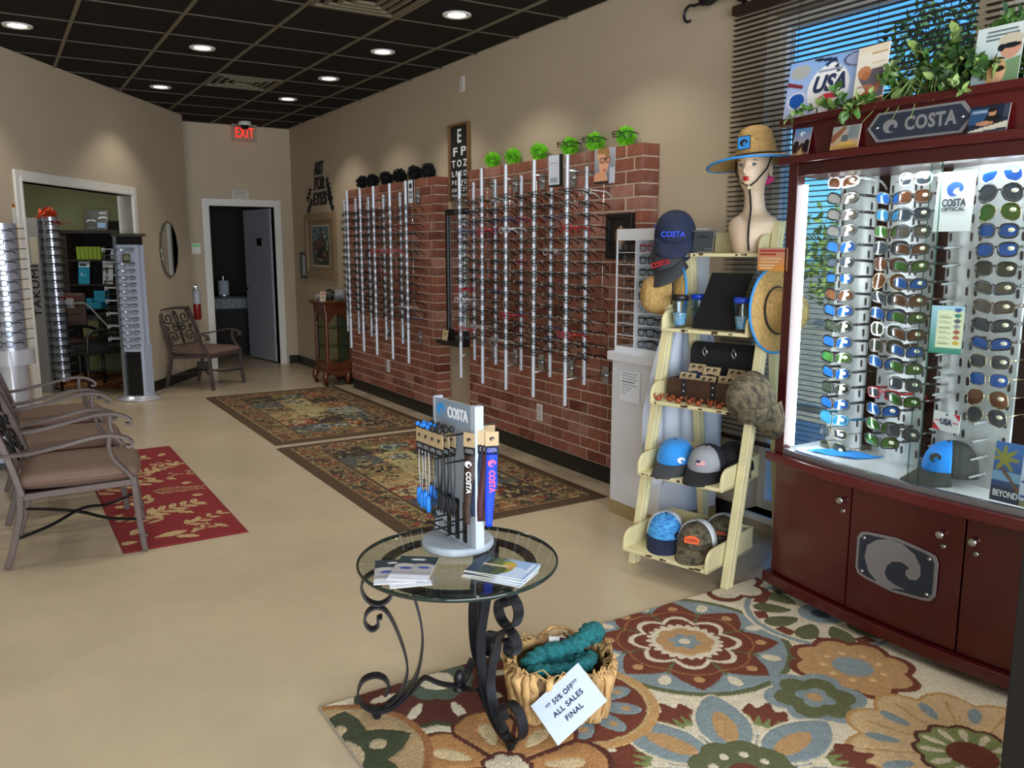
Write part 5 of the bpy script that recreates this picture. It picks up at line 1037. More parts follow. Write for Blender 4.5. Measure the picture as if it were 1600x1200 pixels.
    # basket medallion
    r, a = flower(wx, wy, 1.52, 2.02, .3); setc(C, r < .255, '#b08a58'); setc(C, r < .225, '#b39a6c'); setc(C, r < .215, RST); q = (((a*9/(2*PI)) % 1)-.5)*2*PI/9; setc(C, ((r-.135)/.065)**2+(q*r/.036)**2 < 1, BLU); dots(r, a, 9, .15, .014, TAN, PI/9); setc(C, r < .07, GRN)
    # rust blossom under the table
    r, a = flower(wx, wy, 1.19, 2.40, .4); setc(C, petals(r, a, 9, .30, .1), '#33391f'); setc(C, petals(r, a, 9, .275, .1), '#4f1d12'); ovals(r, a, 9, .20, .05, .018, CRM); setc(C, petals(r, a, 9, .13, .1), '#4d5a4a'); setc(C, r < .06, CRM)
    # tan petals flower
    r, a = flower(wx, wy, 1.14, 1.86, .45); setc(C, petals(r, a, 7, .315, .26, .55), DRST); setc(C, petals(r, a, 7, .295, .27, .55), '#a97a4a'); k = np.abs((((a+PI/7)*7/(2*PI)) % 1)-.5); setc(C, (k < .035) & (r < .26), DRST) if False else None
    ovals(r, a, 7, .17, .06, .024, '#c2ad86'); kk = ((((a+PI/7)*7/(2*PI))+.5) % 1)-.5; setc(C, (np.abs(kk*2*PI/7*r) < .008) & (r < .235), DRST); setc(C, petals(r, a, 7, .08, .2), DRST); setc(C, petals(r, a, 7, .065, .2), CRM)
    # corner medallion, green points in a tan ring
    r, a = flower(wx, wy, .72, 2.16, .0); setc(C, r < .30, '#8f5f36'); setc(C, r < .275, '#a58c66'); setc(C, pointy(r, a, 6, .26, .35), DGR); dots(r, a, 6, .15, .026, '#b5a384'); setc(C, r < .1, '#b5a384'); setc(C, r < .07, DGR)
    r, a = flower(wx, wy, .95, 1.5, .2); setc(C, r < .30, GRN); setc(C, r < .27, BLU); setc(C, pointy(r, a, 8, .25, .3), RST); setc(C, petals(r, a, 8, .14, .2), CRM); setc(C, r < .09, TAN)
    for cx, cy, r0 in ((1.3, 1.15, .3), (1.9, .8, .32), (2.5, .6, .26), (1.0, .7, .28), (1.5, .2, .3), (2.2, .1, .28)):
        r, a = flower(wx, wy, cx, cy, cx); setc(C, petals(r, a, 8, r0, .2), RST); setc(C, petals(r, a, 8, r0*.85, .2), TAN); setc(C, petals(r, a, 8, r0*.5, .2), BLU); setc(C, r < r0*.2, CRM)
    C = C*(.84+.32*fbm(X, Y, 60, 11))[..., None]
    lum = C.mean(-1); e = np.abs(np.gradient(lum)[0])+np.abs(np.gradient(lum)[1]); H = .5+.5*vnoise(X, Y, 90, 5)-np.clip(e*6, 0, .5)
    return C, H
t = thing('floral_rug', 'large cream pile rug with bold rust, blue and green flower medallions', 'rug')
ruggrid('pile', .79, -.3, 2.84, 2.46, .0046, bigrug, .012, colmat('rug_pile', .95, noise=.28), t)
b = MB(); b.box(.789, -.301, .0005, 2.841, 2.461, .006); b.build('binding', mat('rug_binding', '#9b9384', .9), t)
PAL = ['#17110e', '#8a7c58', '#6a6a34', '#8e4a2e', '#4a5450', '#b09f6c', '#5a3f28']
def tilerug(x0, y0, x1, y1):
    BASE = [['#4a5450', '#6f6b3a', '#31251c'], ['#7a2f22', '#3a2d22', '#4a5450'], ['#a08a5c', '#b3a878', '#8a9490'], ['#7d6a45', '#a3996a', '#8b6a42'], ['#4d5350', '#b5a878', '#3a2d22'], ['#2a201a', '#76713e', '#8e4a2e']]
    def f(X, Y):
        u, v = X-x0, Y-y0; W, Hh = x1-x0, y1-y0; d = np.minimum(np.minimum(u, W-u), np.minimum(v, Hh-v)); C = np.ones(X.shape+(3,))*col('#4f3a24')
        n1, n2, n3 = fbm(u, v, 26, 1), fbm(u, v, 34, 5), fbm(u, v, 18, 9)
        q = d > .085; C[q] = col('#a58f62'); setc(C, q & (n1 > .54), '#33261b'); setc(C, q & (n1 < .40), '#5c4a2c'); setc(C, q & (n2 > .60), '#80462c'); setc(C, q & (n2 < .34), '#4b4c33')
        setc(C, np.abs(d-.085) < .006, '#8f7a4c'); setc(C, np.abs(d-.27) < .010, '#4a3420'); setc(C, np.abs(d-.253) < .004, '#9c8556')
        q = d > .28; i = np.clip(((u-.28)/(W-.56)*3).astype(int), 0, 2); j = np.clip(((v-.28)/(Hh-.56)*6).astype(int), 0, 5)
        for a in range(3):
            for b_ in range(6): C[q & (i == a) & (j == b_)] = col(BASE[b_][a])
        setc(C, q & (n3 > .70), '#1d1613'); setc(C, q & (n1 > .67), '#b09f6c'); setc(C, q & (n1 < .29), '#2c2a1e'); setc(C, q & (n2 > .72), '#9a5a36'); setc(C, q & (n2 < .27), '#6d6c3a')
        r_ = random.Random(8)
        for k in range(17):
            cx, cy = r_.uniform(.32, W-.32), r_.uniform(.32, Hh-.32); r, a = flower(u, v, cx, cy, k); s = r_.uniform(.06, .12); c1, c2 = r_.choice([('#15100e', '#6b5a45'), ('#b3a576', '#4a3a28'), ('#15100e', '#a38f60'), ('#7c3324', '#c0a06a'), ('#3d4744', '#a5aca4')])
            setc(C, q & petals(r, a, 7, s, .5) & (n2 < .62), c1); setc(C, q & petals(r, a, 7, s*.6, .5) & (n1 < .55), c2); setc(C, q & (r < s*.18), c1)
        for cx, cy in ((.72, Hh-.42), (.55, .47)): r, a = flower(u, v, cx, cy); k = np.hypot((u-cx)/.05, (v-cy)/.09); setc(C, k < 1, '#8f9a9a'); setc(C, k < .65, '#3f4a48')
        return C*(.8+.4*vnoise(u, v, 120, 2))[..., None]*.92, .5+.5*n1
    return f
for nm, q in (('brown bordered floral tile rug deeper in the shop, by the farther brick panel', (1.735, 6.19, 3.10, 8.62)), ('brown bordered floral tile rug in front of the nearer brick panel', (1.71, 3.81, 3.06, 6.09))):
    t = thing('runner_rug', nm, 'rug', (0, 0, 0), 0, 'floral tile rugs'); ruggrid('weave', *q, .007, tilerug(*q), .008, colmat('rug_weave', .95, noise=.2), t)
def redrug(X, Y):
    x0, y0 = .44, 4.32; u, v = X-x0, Y-y0; C = np.ones(X.shape+(3,))*col('#7e191d'); r_ = random.Random(12); G = '#c0a878'
    def leaf(cx, cy, l, w, a, c=G):
        du, dv = u-cx, v-cy; p = du*math.cos(a)+dv*math.sin(a); q = -du*math.sin(a)+dv*math.cos(a); s = np.clip(p/l, -1, 1); k = np.abs(q) < w*(1-s*s)*(1+.3*s); setc(C, k & (np.abs(p) < l), c); setc(C, k & (np.abs(q) < .0025) & (np.abs(p) < l*.8), '#8a5a3c')
    def frond(cx, cy, l, a, n=6, s=.05, w=.011):
        for i in range(n):
            p = (i/(n-1)-.5)*l; b_ = cx+p*math.cos(a), cy+p*math.sin(a); k = s*(1-.45*i/n)
            for sg in (-1, 1): leaf(b_[0]+k*.8*math.cos(a+sg*.9), b_[1]+k*.8*math.sin(a+sg*.9), k, w, a+sg*.9)
        leaf(cx, cy, l/2, .003, a)
    frond(.30, .62, .34, .35, 6, .075, .020); frond(.43, 1.02, .26, -.2, 9, .06, .006); frond(.45, .34, .22, .5, 4, .05, .014); frond(.17, .5, .2, 2.6, 4, .05, .015)
    frond(.15, 1.25, .36, .3, 5, .08, .022); frond(.42, 1.62, .3, .5, 6, .06, .016); frond(.2, 1.95, .34, .2, 6, .07, .02)
    for k in range(34): leaf(r_.uniform(.04, .56), r_.uniform(.05, 2.2), r_.uniform(.03, .06), r_.uniform(.014, .026), r_.uniform(0, 3.1))
    for cx, cy in ((.42, .2), (.12, .95), (.3, 1.3), (.15, 1.65), (.45, 1.75), (.2, 2.05), (.52, 1.4)):
        for k in range(14): leaf(cx+r_.uniform(-.08, .08), cy+r_.uniform(-.06, .06), .016, .010, r_.uniform(0, 3))
    leaf(.25, .17, .09, .035, .2); leaf(.1, .3, .06, .03, 1); leaf(.36, 1.55, .08, .028, .4); leaf(.3, 2.0, .09, .03, .2)
    e = np.minimum(np.minimum(u, .61-u), np.minimum(v, 2.29-v)); setc(C, (e < .012), '#7a2024')
    return C*(.86+.28*vnoise(u, v, 90, 4))[..., None], np.ones(X.shape)*.5+.5*vnoise(u, v, 70, 6)
t = thing('red_runner', 'red runner rug with beige leaves along the front of the chair row', 'rug'); ruggrid('weave', .44, 4.32, 1.05, 6.61, .0065, redrug, .006, colmat('rug_weave', .95, noise=.2), t)
# ---------------------------------------------------------------- glass table
TC = Vector((1.165, 2.19, .012))
t = thing('glass_table', 'round glass side table on three scrolled black iron legs', 'table', TC)
b = MB(); b.lathe([(.0001, .505), (.297, .505), (.31, .512), (.311, .516), (.297, .519), (.0001, .519)], 72, 0, True); b.build('glass_top', glassmat('table_glass', '#f1f7f3', .10, .0), t)
b = MB(); b.lathe([(.309, .505), (.3125, .509), (.3125, .516), (.309, .519), (.306, .5125), (.309, .505)], 72); b.build('glass_edge', mat('dark_glass_edge', '#1d2a26', .1), t)
m_wi = mat('wrought_iron', '#232429', .38, .55, var=.1, vs=20)
b = MB(); b.lathe([(.215, .49), (.245, .49), (.245, .503), (.215, .503), (.215, .49)], 60, 0, False); b.build('ring', m_wi, t)
def cr(P, n=6):
    """smooth curve through the points"""
    P = [Vector(p) for p in P]; Q = [P[0]*2-P[1]]+P+[P[-1]*2-P[-2]]; out = []
    for i in range(1, len(Q)-2):
        for k in range(n):
            s = k/n; a, b_, c, d = Q[i-1:i+3]; out.append(.5*((2*b_)+(c-a)*s+(2*a-5*b_+4*c-d)*s*s+(3*b_-a-3*c+d)*s**3))
    return out+[P[-1]]
def band(P, w=.034, th=.0065, ang=0):
    b = MB(); ca, sa = math.cos(ang), math.sin(ang); b.bar([(r*ca, r*sa, z-.012) for r, z in P], w, th, Vector((-sa, ca, 0))); return b
for k, ang in enumerate((math.radians(157), math.radians(277), math.radians(37))):
    lg = bpy.data.objects.new('leg', None); S.collection.objects.link(lg); lg.parent = t; lg.empty_display_size = .05
    flat = lambda P: [(p.x, p.y) for p in cr([(r, z, 0) for r, z in P])]
    big = flat([(.236, .497), (.262, .497), (.292, .475), (.298, .445), (.282, .41), (.25, .394), (.22, .405), (.205, .432), (.212, .462), (.232, .468), (.243, .452)])
    band(big, ang=ang).build('scroll', m_wi, lg)
    A = flat([(.245, .335), (.228, .33), (.222, .345), (.232, .362), (.255, .363), (.28, .352), (.287, .335), (.278, .315), (.257, .305), (.24, .31), (.234, .322)])
    small = flat([(.262, .318), (.245, .322), (.24, .338), (.25, .35), (.27, .346), (.288, .325), (.283, .365), (.26, .384), (.232, .375), (.203, .335), (.18, .265), (.166, .19), (.172, .125), (.205, .075), (.25, .047)])
    small = flat([(.238, .352), (.252, .346), (.25, .325), (.268, .312), (.286, .325), (.292, .35), (.278, .375), (.25, .385), (.222, .365), (.192, .30), (.167, .21), (.166, .15), (.19, .09), (.235, .052)])
    band(small, ang=ang).build('inner_band', m_wi, lg)
    main = flat([(.225, .493), (.16, .475), (.138, .41), (.118, .32), (.116, .24), (.135, .15), (.175, .085), (.225, .048), (.275, .042), (.312, .07), (.32, .105), (.302, .145), (.265, .158), (.235, .145), (.222, .115), (.236, .09)])
    band(main, ang=ang).build('main_band', m_wi, lg)
    band(flat([(.28, .034), (.24, .034), (.20, .05), (.155, .09), (.118, .132), (.10, .134), (.07, .117), (.035, .105), (0, .102)]), .026, ang=ang).build('brace', m_wi, lg)
    b = MB(); b.lathe([(.0001, 0), (.012, 0), (.015, .008), (.013, .018), (.018, .022)], 16, c=(.262*math.cos(ang), .262*math.sin(ang), .002)); b.build('foot', m_wi, lg)
b = MB(); b.lathe([(.022, .085), (.022, .1), (.012, .104), (.016, .112), (.019, .122), (.015, .14), (.006, .152), (.0001, .155)], 20, c=(0, 0, -.01)); b.build('finial', m_wi, t)
TZ = TC.z+.5195
# ---------------------------------------------------------------- spinner on the table
m_wash = mat('whitewashed_wood', '#9aa3ad', .6, var=.18, vs=9, stretch=(1, 1, .2), bump=.1, bs=30); m_washl = mat('pale_washed_wood', '#aab4c1', .55, var=.1, vs=14, stretch=(1, 1, .2))
t = thing('retainer_stand', 'whitewashed wooden counter stand hung with sunglass straps on the glass table', 'display stand', (1.215, 2.285, TZ), math.radians(4))
b = MB(); b.lathe([(.0001, 0), (.112, 0), (.117, .006), (.117, .02), (.112, .026), (.0001, .026)], 48); b.build('base', m_wash, t, bev=.002)
b = MB(); b.box(-.012, -.105, .026, .012, .105, .47); b.build('board', m_wash, t)
b = MB(); b.box(-.016, -.132, .026, .016, -.104, .478); b.build('near_post', m_washl, t, bev=.002)
b = MB(); b.box(-.016, .104, .026, .016, .118, .478); b.build('far_post', m_wash, t, bev=.002)
b = MB(); b.box(-.015, -.104, .405, -.012, .104, .474); sg_ = b.build('sign_board', mat('washed_blue_wood', '#7d8fa0', .6, var=.15, vs=10, stretch=(1, .2, 1)), t)
text('COSTA', .048, m_paper, sg_, frame3((-.0155, -.03, .437), (0, -1, 0), (0, 0, 1)), .001, .03, w=.118); wavelogo(frame3((-.0155, .068, .441), (0, -1, 0), (0, 0, 1)), .05, mat('sign_blue', '#2a8fd8', .5), sg_)
for z in (.30, .385, .11, .07):
    for y in (-.07, 0, .07): b = MB(); b.tube([(-.012, y, z), (-.085, y, z), (-.09, y, z+.008)], .0028, 6); b.build('hook', m_black, t)
b = MB(); b.tube([(-.06, -.09, .07), (-.06, .09, .07)], .0028, 6); b.build('hook_bar', m_black, t)
for y, z in ((-.065, .17), (-.02, .175), (.03, .18)): b = MB(); b.box(-.0135, y-.012, .03, -.012, y+.012, z-.01); b.build('slot', m_black, t)
for x, y, z in ((.012, -.07, .40), (.012, .0, .40), (.012, .05, .40)): b = MB(); b.tube([(x, y, z), (x+.09, y, z+.004), (x+.095, y, z+.014)], .0028, 6); b.build('hook', m_black, t)
SM = Matrix.Translation(t.location) @ Matrix.Rotation(t.rotation_euler.z, 4, 'Z')
def strapcard(par, w=.048, h=.05, z=0, dark=.02):
    b = MB(); b.box(-w/2, -.0008, z-h, w/2, .0008, z); b.build('card', m_kraft, par); b = MB(); b.box(-w/2, -.001, z-h-dark, w/2, .001, z-h); k = b.build('card_band', m_cblk, par)
    wavelogo(frame3((0, -.0012, z-h*.5), (1, 0, 0), (0, 0, 1)), w*.35, m_cblk, par); text('COSTA', .016, mat('print_grey', '#9a9da3', .6), k, frame3((0, -.0014, z-h-dark/2), (1, 0, 0), (0, 0, 1)), .0002, .01, w=w*.7)
m_float = mat('azure_foam', '#1f7fe6', .6); m_cord = mat('pale_cord', '#a9b4c0', .6); m_cordk = mat('dark_cord', '#1a1b1f', .6)
i = 0
for y in (.085, .045, .005, -.035):
    for d in (.085, .062, .04):
        blue = y > .03 and d > .05
        p = SM @ Vector((-d, y, .385)); k = thing('sunglass_strap', 'carded %s strap, %s hook and %s from the hook tip, on the counter stand' % ('blue float' if blue else 'dark cord', ORD[i//3], ORD[i % 3]), 'strap', p, math.radians(-90+4), 'carded straps on the counter stand')
        i += 1
        strapcard(k, .044, .045, .0, .026)
        L = .12+.03*((i*7) % 5)/5
        for s in (-.01, .01): b = MB(); b.tube([(s, .002, -.06), (s*1.3, .003, -.071-L*.5), (s*.5, .002, -.071-L)], .0016, 5); b.build('cord', m_cord if blue else m_cordk, k)
        if blue:
            for s in (-.009, .009): b = MB(); b.lathe([(.0001, 0), (.007, .003), (.009, .02), (.009, .045), (.005, .055), (.0001, .056)], 12, c=(s, .0, -.071-L-.05-.01*(s > 0))); b.build('float', m_float, k)
            b = MB(); b.ball((-.012, 0, .012), .008, 8); b.ball((.012, 0, .01), .008, 8); b.build('toggle', m_float, k)
        else:
            b = MB()
            for s in (-.012, .0, .012): b.tube([(s, .002, -.071-L), (s*1.5, .004, -.09-L), (s*.7, .002, -.11-L), (s*1.4, .003, -.13-L)], .003, 5)
            b.build('loop', m_cordk, k); b = MB(); b.ball((0, 0, .01), .009, 8, sz=1.3); b.build('toggle', m_cordk, k)
def neoprene(lab, p, rz, m, L, txt, tm, bend, cardm=True):
    k = thing('neoprene_strap', lab, 'strap', p, rz, 'neoprene straps on the counter stand')
    strapcard(k, .042, .044, 0, .028)
    n = 20; P = [(bend*math.sin(2.2*i/n)*i/n, .001, -.05-L*i/n) for i in range(n+1)]
    b = MB(); w = lambda i: .0175*(1-.45*(i/n)**2)
    b.add([(x-w(i), y, z) for i, (x, y, z) in enumerate(P)]+[(x+w(i), y, z) for i, (x, y, z) in enumerate(P)], [(i, i+1, n+2+i, n+1+i) for i in range(n)], 0, True); b.build('band', m, k, solid=.004)
    if txt: text('COSTA', .026, tm, k, frame3((bend*.15, -.0035, -.155), (0, 0, -1), (1, 0, 0)), .0006, .03, w=.07); wavelogo(frame3((bend*.1, -.0035, -.098), (1, 0, 0), (0, 0, 1)), .026, tm, k)
m_royal = mat('royal_neoprene', '#1440e0', .7); m_pink = mat('pink_print', '#f0527e', .6)
neoprene('royal blue neoprene strap with pink lettering at the near end of the stand', SM @ Vector((.03, -.155, .40)), math.radians(-20), m_royal, .25, 1, m_pink, -.012)
neoprene('dark neoprene strap edged in red behind the royal blue one', SM @ Vector((.022, -.146, .402)), math.radians(-20), mat('dark_red_neoprene', '#3a1218', .7), .235, 0, None, -.03)
neoprene('navy neoprene strap behind the dark red one at the near end', SM @ Vector((.012, -.140, .404)), math.radians(-20), m_cnavy, .22, 0, None, -.04)
neoprene('mottled black neoprene strap with white lettering by the near post', SM @ Vector((-.035, -.128, .40)), math.radians(-66), mat('mottled_neoprene', '#1c1615', .7, vs=40, col2='#4a342c'), .24, 1, m_paper, -.015)
neoprene('royal blue neoprene strap on the back hook of the stand', SM @ Vector((.075, -.07, .40)), math.radians(-20), m_royal, .16, 0, None, .02)
# leaflets
def leaf_(lab, cx, cy, z, w, h, rz, bg, sh, n=1):
    t = thing('leaflet', lab, 'leaflet', (cx, cy, z), rz, 'leaflets on the glass table'); card('print', w, h, bg, sh, Matrix.Translation((0, -h/2, 0)), t, 70, m=colmat('glossy_print', .5)); return t
bl = [('r', 0, .0, 1, .2, '#dfe6f4'), ('r', 0, .2, 1, .62, '#a9a8ac'), ('r', 0, .62, 1, .68, '#5c6a78'), ('e', .25, .62, .22, .06, '#b9b4ae'), ('e', .7, .64, .24, .06, '#a4a0a0'), ('e', .3, .48, .16, .05, '#2c4a9c'), ('e', .75, .52, .16, .045, '#2c4a9c'), ('r', 0, .28, 1, .3, '#7c7c84'), ('r', 0, .4, 1, .41, '#7c7c84'), ('r', .48, .2, .5, .6, '#8a8a90'), ('e', .5, .86, .2, .03, '#e8ecf2'), ('r', .35, .8, .65, .82, '#9fb0bc'), ('r', .1, .06, .6, .08, '#b4bccc')]
leaf_('navy leaflet with beached boats photo, topmost of the fanned leaflets', 1.0, 2.16, TZ+.0085, .12, .185, math.radians(-38), ('#1b2831', '#22333c'), bl)
leaf_('navy leaflet with beached boats photo, under the topmost, toward the table rim', .945, 2.175, TZ+.0048, .12, .185, math.radians(-24), ('#1b2831', '#22333c'), bl)
leaf_('pale blue bottom leaflet showing past the two boat leaflets', .968, 2.135, TZ+.0013, .12, .17, math.radians(-18), ('#cfdcf2', '#b4c8ea'), bl[:2])
bx = [('r', 0, .5, 1, 1, '#8fb0d8'), ('e', .8, .75, .4, .2, '#b9cfe8'), ('e', .5, .52, .4, .16, '#7f8a2a'), ('e', .35, .58, .2, .1, '#b5a33a'), ('e', .7, .46, .3, .14, '#45552a'), ('r', 0, .18, 1, .42, '#2c3c34'), ('e', .3, .35, .3, .08, '#55663a'), ('r', .42, .12, .5, .6, '#c9b9a4'), ('e', .46, .62, .1, .05, '#c98a5c'), ('p', [(0, 0), (1, 0), (1, .2), (0, .1)], '#22344c'), ('r', .1, .9, .6, .95, '#d4e0f0')]
for k in range(5):
    leaf_('landscape photo leaflet, %s in the stack of leaflets near the basket side' % ('bottom', 'second from the bottom', 'middle', 'second from the top', 'topmost')[k], 1.205+.004*k, 2.0+.003*k, TZ+.0014+.0032*k, .13, .19, math.radians(-148+3*(k % 3)), ('#2a3c4c', '#8fb0dc'), bx)
# ---------------------------------------------------------------- basket with scarves and the sale card
BC = Vector((1.46, 2.055, .013)); BR = math.radians(-32)
t = thing('raffia_basket', 'tan raffia wrapped basket holding knitted scarves, beside the glass table', 'basket', BC, BR); t.scale.z = .8
def rr_(a, w, d, e=3.2):
    c, s = math.cos(a), math.sin(a); return w*math.copysign(abs(c)**(2/e), c), d*math.copysign(abs(s)**(2/e), s)
m_raf = mat('raffia', '#b08d5c', .75, var=.3, vs=26, stretch=(1, 1, .15), bump=.5, bs=120); m_rafd = mat('raffia_inside', '#7d6040', .9)
b = MB()
for nm, k in ((0, 1.), (1, .9)):
    b.surf(lambda u, v: (*rr_(2*PI*u, (.135+.025*v)*k, (.115+.022*v)*k), .004+.19*v), 40, 3, 0, True, True)
b.surf(lambda u, v: (*[q*v for q in rr_(2*PI*u, .135, .115)], .008), 40, 1, 0, True, True); b.build('liner', m_rafd, t)
rg = random.Random(2); nb = 76
for i in range(nb):
    a = 2*PI*i/nb+rg.uniform(-.04, .04); P = []
    sl_ = rg.uniform(-.14, .14)
    for v in np.linspace(-.1, 1, 8):
        q = max(0, v); x, y = rr_(a+sl_*v, .148+.026*q+.008*math.sin(3*q+i), .128+.023*q+.008*math.sin(3*q+i)); P.append((x, y, max(.007, .195*v)))
    x, y = rr_(a+sl_, .162, .14); P.append((x*.98, y*.98, .21)); x, y = rr_(a+sl_, .15, .128); P += [(x*.97, y*.97, .205), (x*.93, y*.93, .17)]
    b = MB(); b.sweep(P, [(.0135*math.cos(q), .006*math.sin(q)) for q in np.linspace(0, 2*PI, 8, endpoint=False)], Vector((-math.sin(a), math.cos(a), 0)) and (lambda n_, a=a: Vector((math.cos(a), math.sin(a), .001))), scale=[rg.uniform(.75, 1.25) for _ in P]); b.build('raffia_wrap', m_raf, t)
b = MB()
for i in range(90):
    a = rg.uniform(0, 2*PI); x, y = rr_(a, .162, .14); x2, y2 = rr_(a+rg.uniform(-.5, .5), .178, .15); b.tube([(x, y, .195), ((x+x2)/2, (y+y2)/2, .215+rg.uniform(0, .03)), (x2, y2, .20+rg.uniform(-.05, .035))], .0028, 4)
b.build('loose_raffia', m_raf, t, kind='stuff')
b = MB(); b.tube([(-.06, .15, .2), (-.02, .165, .235), (.03, .165, .235), (.07, .15, .2)], .008, 6); b.build('handle', m_raf, t)
m_teal = mat('teal_knit', '#12656a', .9, var=.45, vs=90, bump=.8, bs=180)
t = thing('knit_scarf', 'speckled teal knitted scarf coiled in the raffia basket', 'scarf', BC+Vector((0, 0, .005)), BR); t.scale.z = .78
b = MB(); b.tube([tuple(p) for p in cr([(-.10, -.04, .185), (-.06, .02, .20), (.0, .03, .215), (.06, .045, .235), (.10, .07, .265), (.125, .10, .26), (.11, .115, .21)], 8)], .033, 14, scale=[1+.13*math.sin(1.7*i)+.08*math.sin(.6*i) for i in range(49)]); b.build('upper_fold', m_teal, t)
b = MB(); b.tube([tuple(p) for p in cr([(.09, -.02, .185), (.04, -.06, .19), (-.03, -.07, .19), (-.085, -.05, .18), (-.07, .0, .17), (.0, .02, .17), (.07, .01, .18), (.05, -.05, .165), (-.02, -.05, .16)], 8)], .026, 12, scale=[1+.14*math.sin(1.9*i)+.08*math.sin(.7*i) for i in range(65)]); b.build('lower_coil', m_teal, t)
b = MB(); b.tube([tuple(p) for p in cr([(.02, -.085, .17), (.06, -.05, .2), (.095, -.02, .2), (.1, .03, .19), (.06, .02, .185)], 8)], .022, 10, scale=[1+.16*math.sin(1.6*i) for i in range(33)]); b.build('loose_end', m_teal, t)
t = thing('plum_cloth', 'dark plum bundle with a white tag at the back of the basket', 'scarf', BC, BR); t.scale.z = .8
b = MB(); b.tube([(-.04, .09, .15), (.0, .1, .20), (.05, .1, .19), (.08, .08, .15)], .03, 10, scale=[.8, 1, 1, .7]); b.build('bundle', mat('plum_knit', '#3c1430', .9), t); b = MB(); b.box(-.03, .07, .215, .005, .095, .235); b.build('tag', m_paper, t)
o3 = Vector((1.335, 1.855, .017)); xe = Vector((.19, -.11, 0)); 
PL = [Vector((1.31, 1.84, .018)), Vector((1.295, 1.975, .075)), Vector((1.435, 1.925, .20)), Vector((1.46, 1.80, .16))]
xl = (PL[2]-PL[1]); yl = (PL[1]-PL[0])+Vector((0, 0, .0))
M = frame3((PL[0]+PL[3])/2+Vector((-.014, -.012, .012)), xl, yl)
t = card('sale_card', xl.length, yl.length, '#dde7f6', [], M, None, 20); tag(t, 'white sale card in a clear sleeve leaning on the raffia basket', 'sign')
for i, s in enumerate(('** 50% OFF**', 'ALL SALES', 'FINAL')):
    text(s, .023, mat('sale_ink', '#1c2a4c', .6), t, M @ Matrix.Translation((0, yl.length*(.72-.22*i), .002)), .0003, .025, spacing=1.1, w=(.125, .115, .065)[i])
b = MB(); b.M = M; w, h = xl.length/2+.012, yl.length
b.surf(lambda u, v: ((u-.5)*2*w, -.008+(h+.05)*v, .004+.004*math.sin(9*u+5*v)*(v > .9)), 18, 12); b.build('clear_sleeve', glassmat('clear_sleeve_film', '#f6f9fc', .05, .1), t)
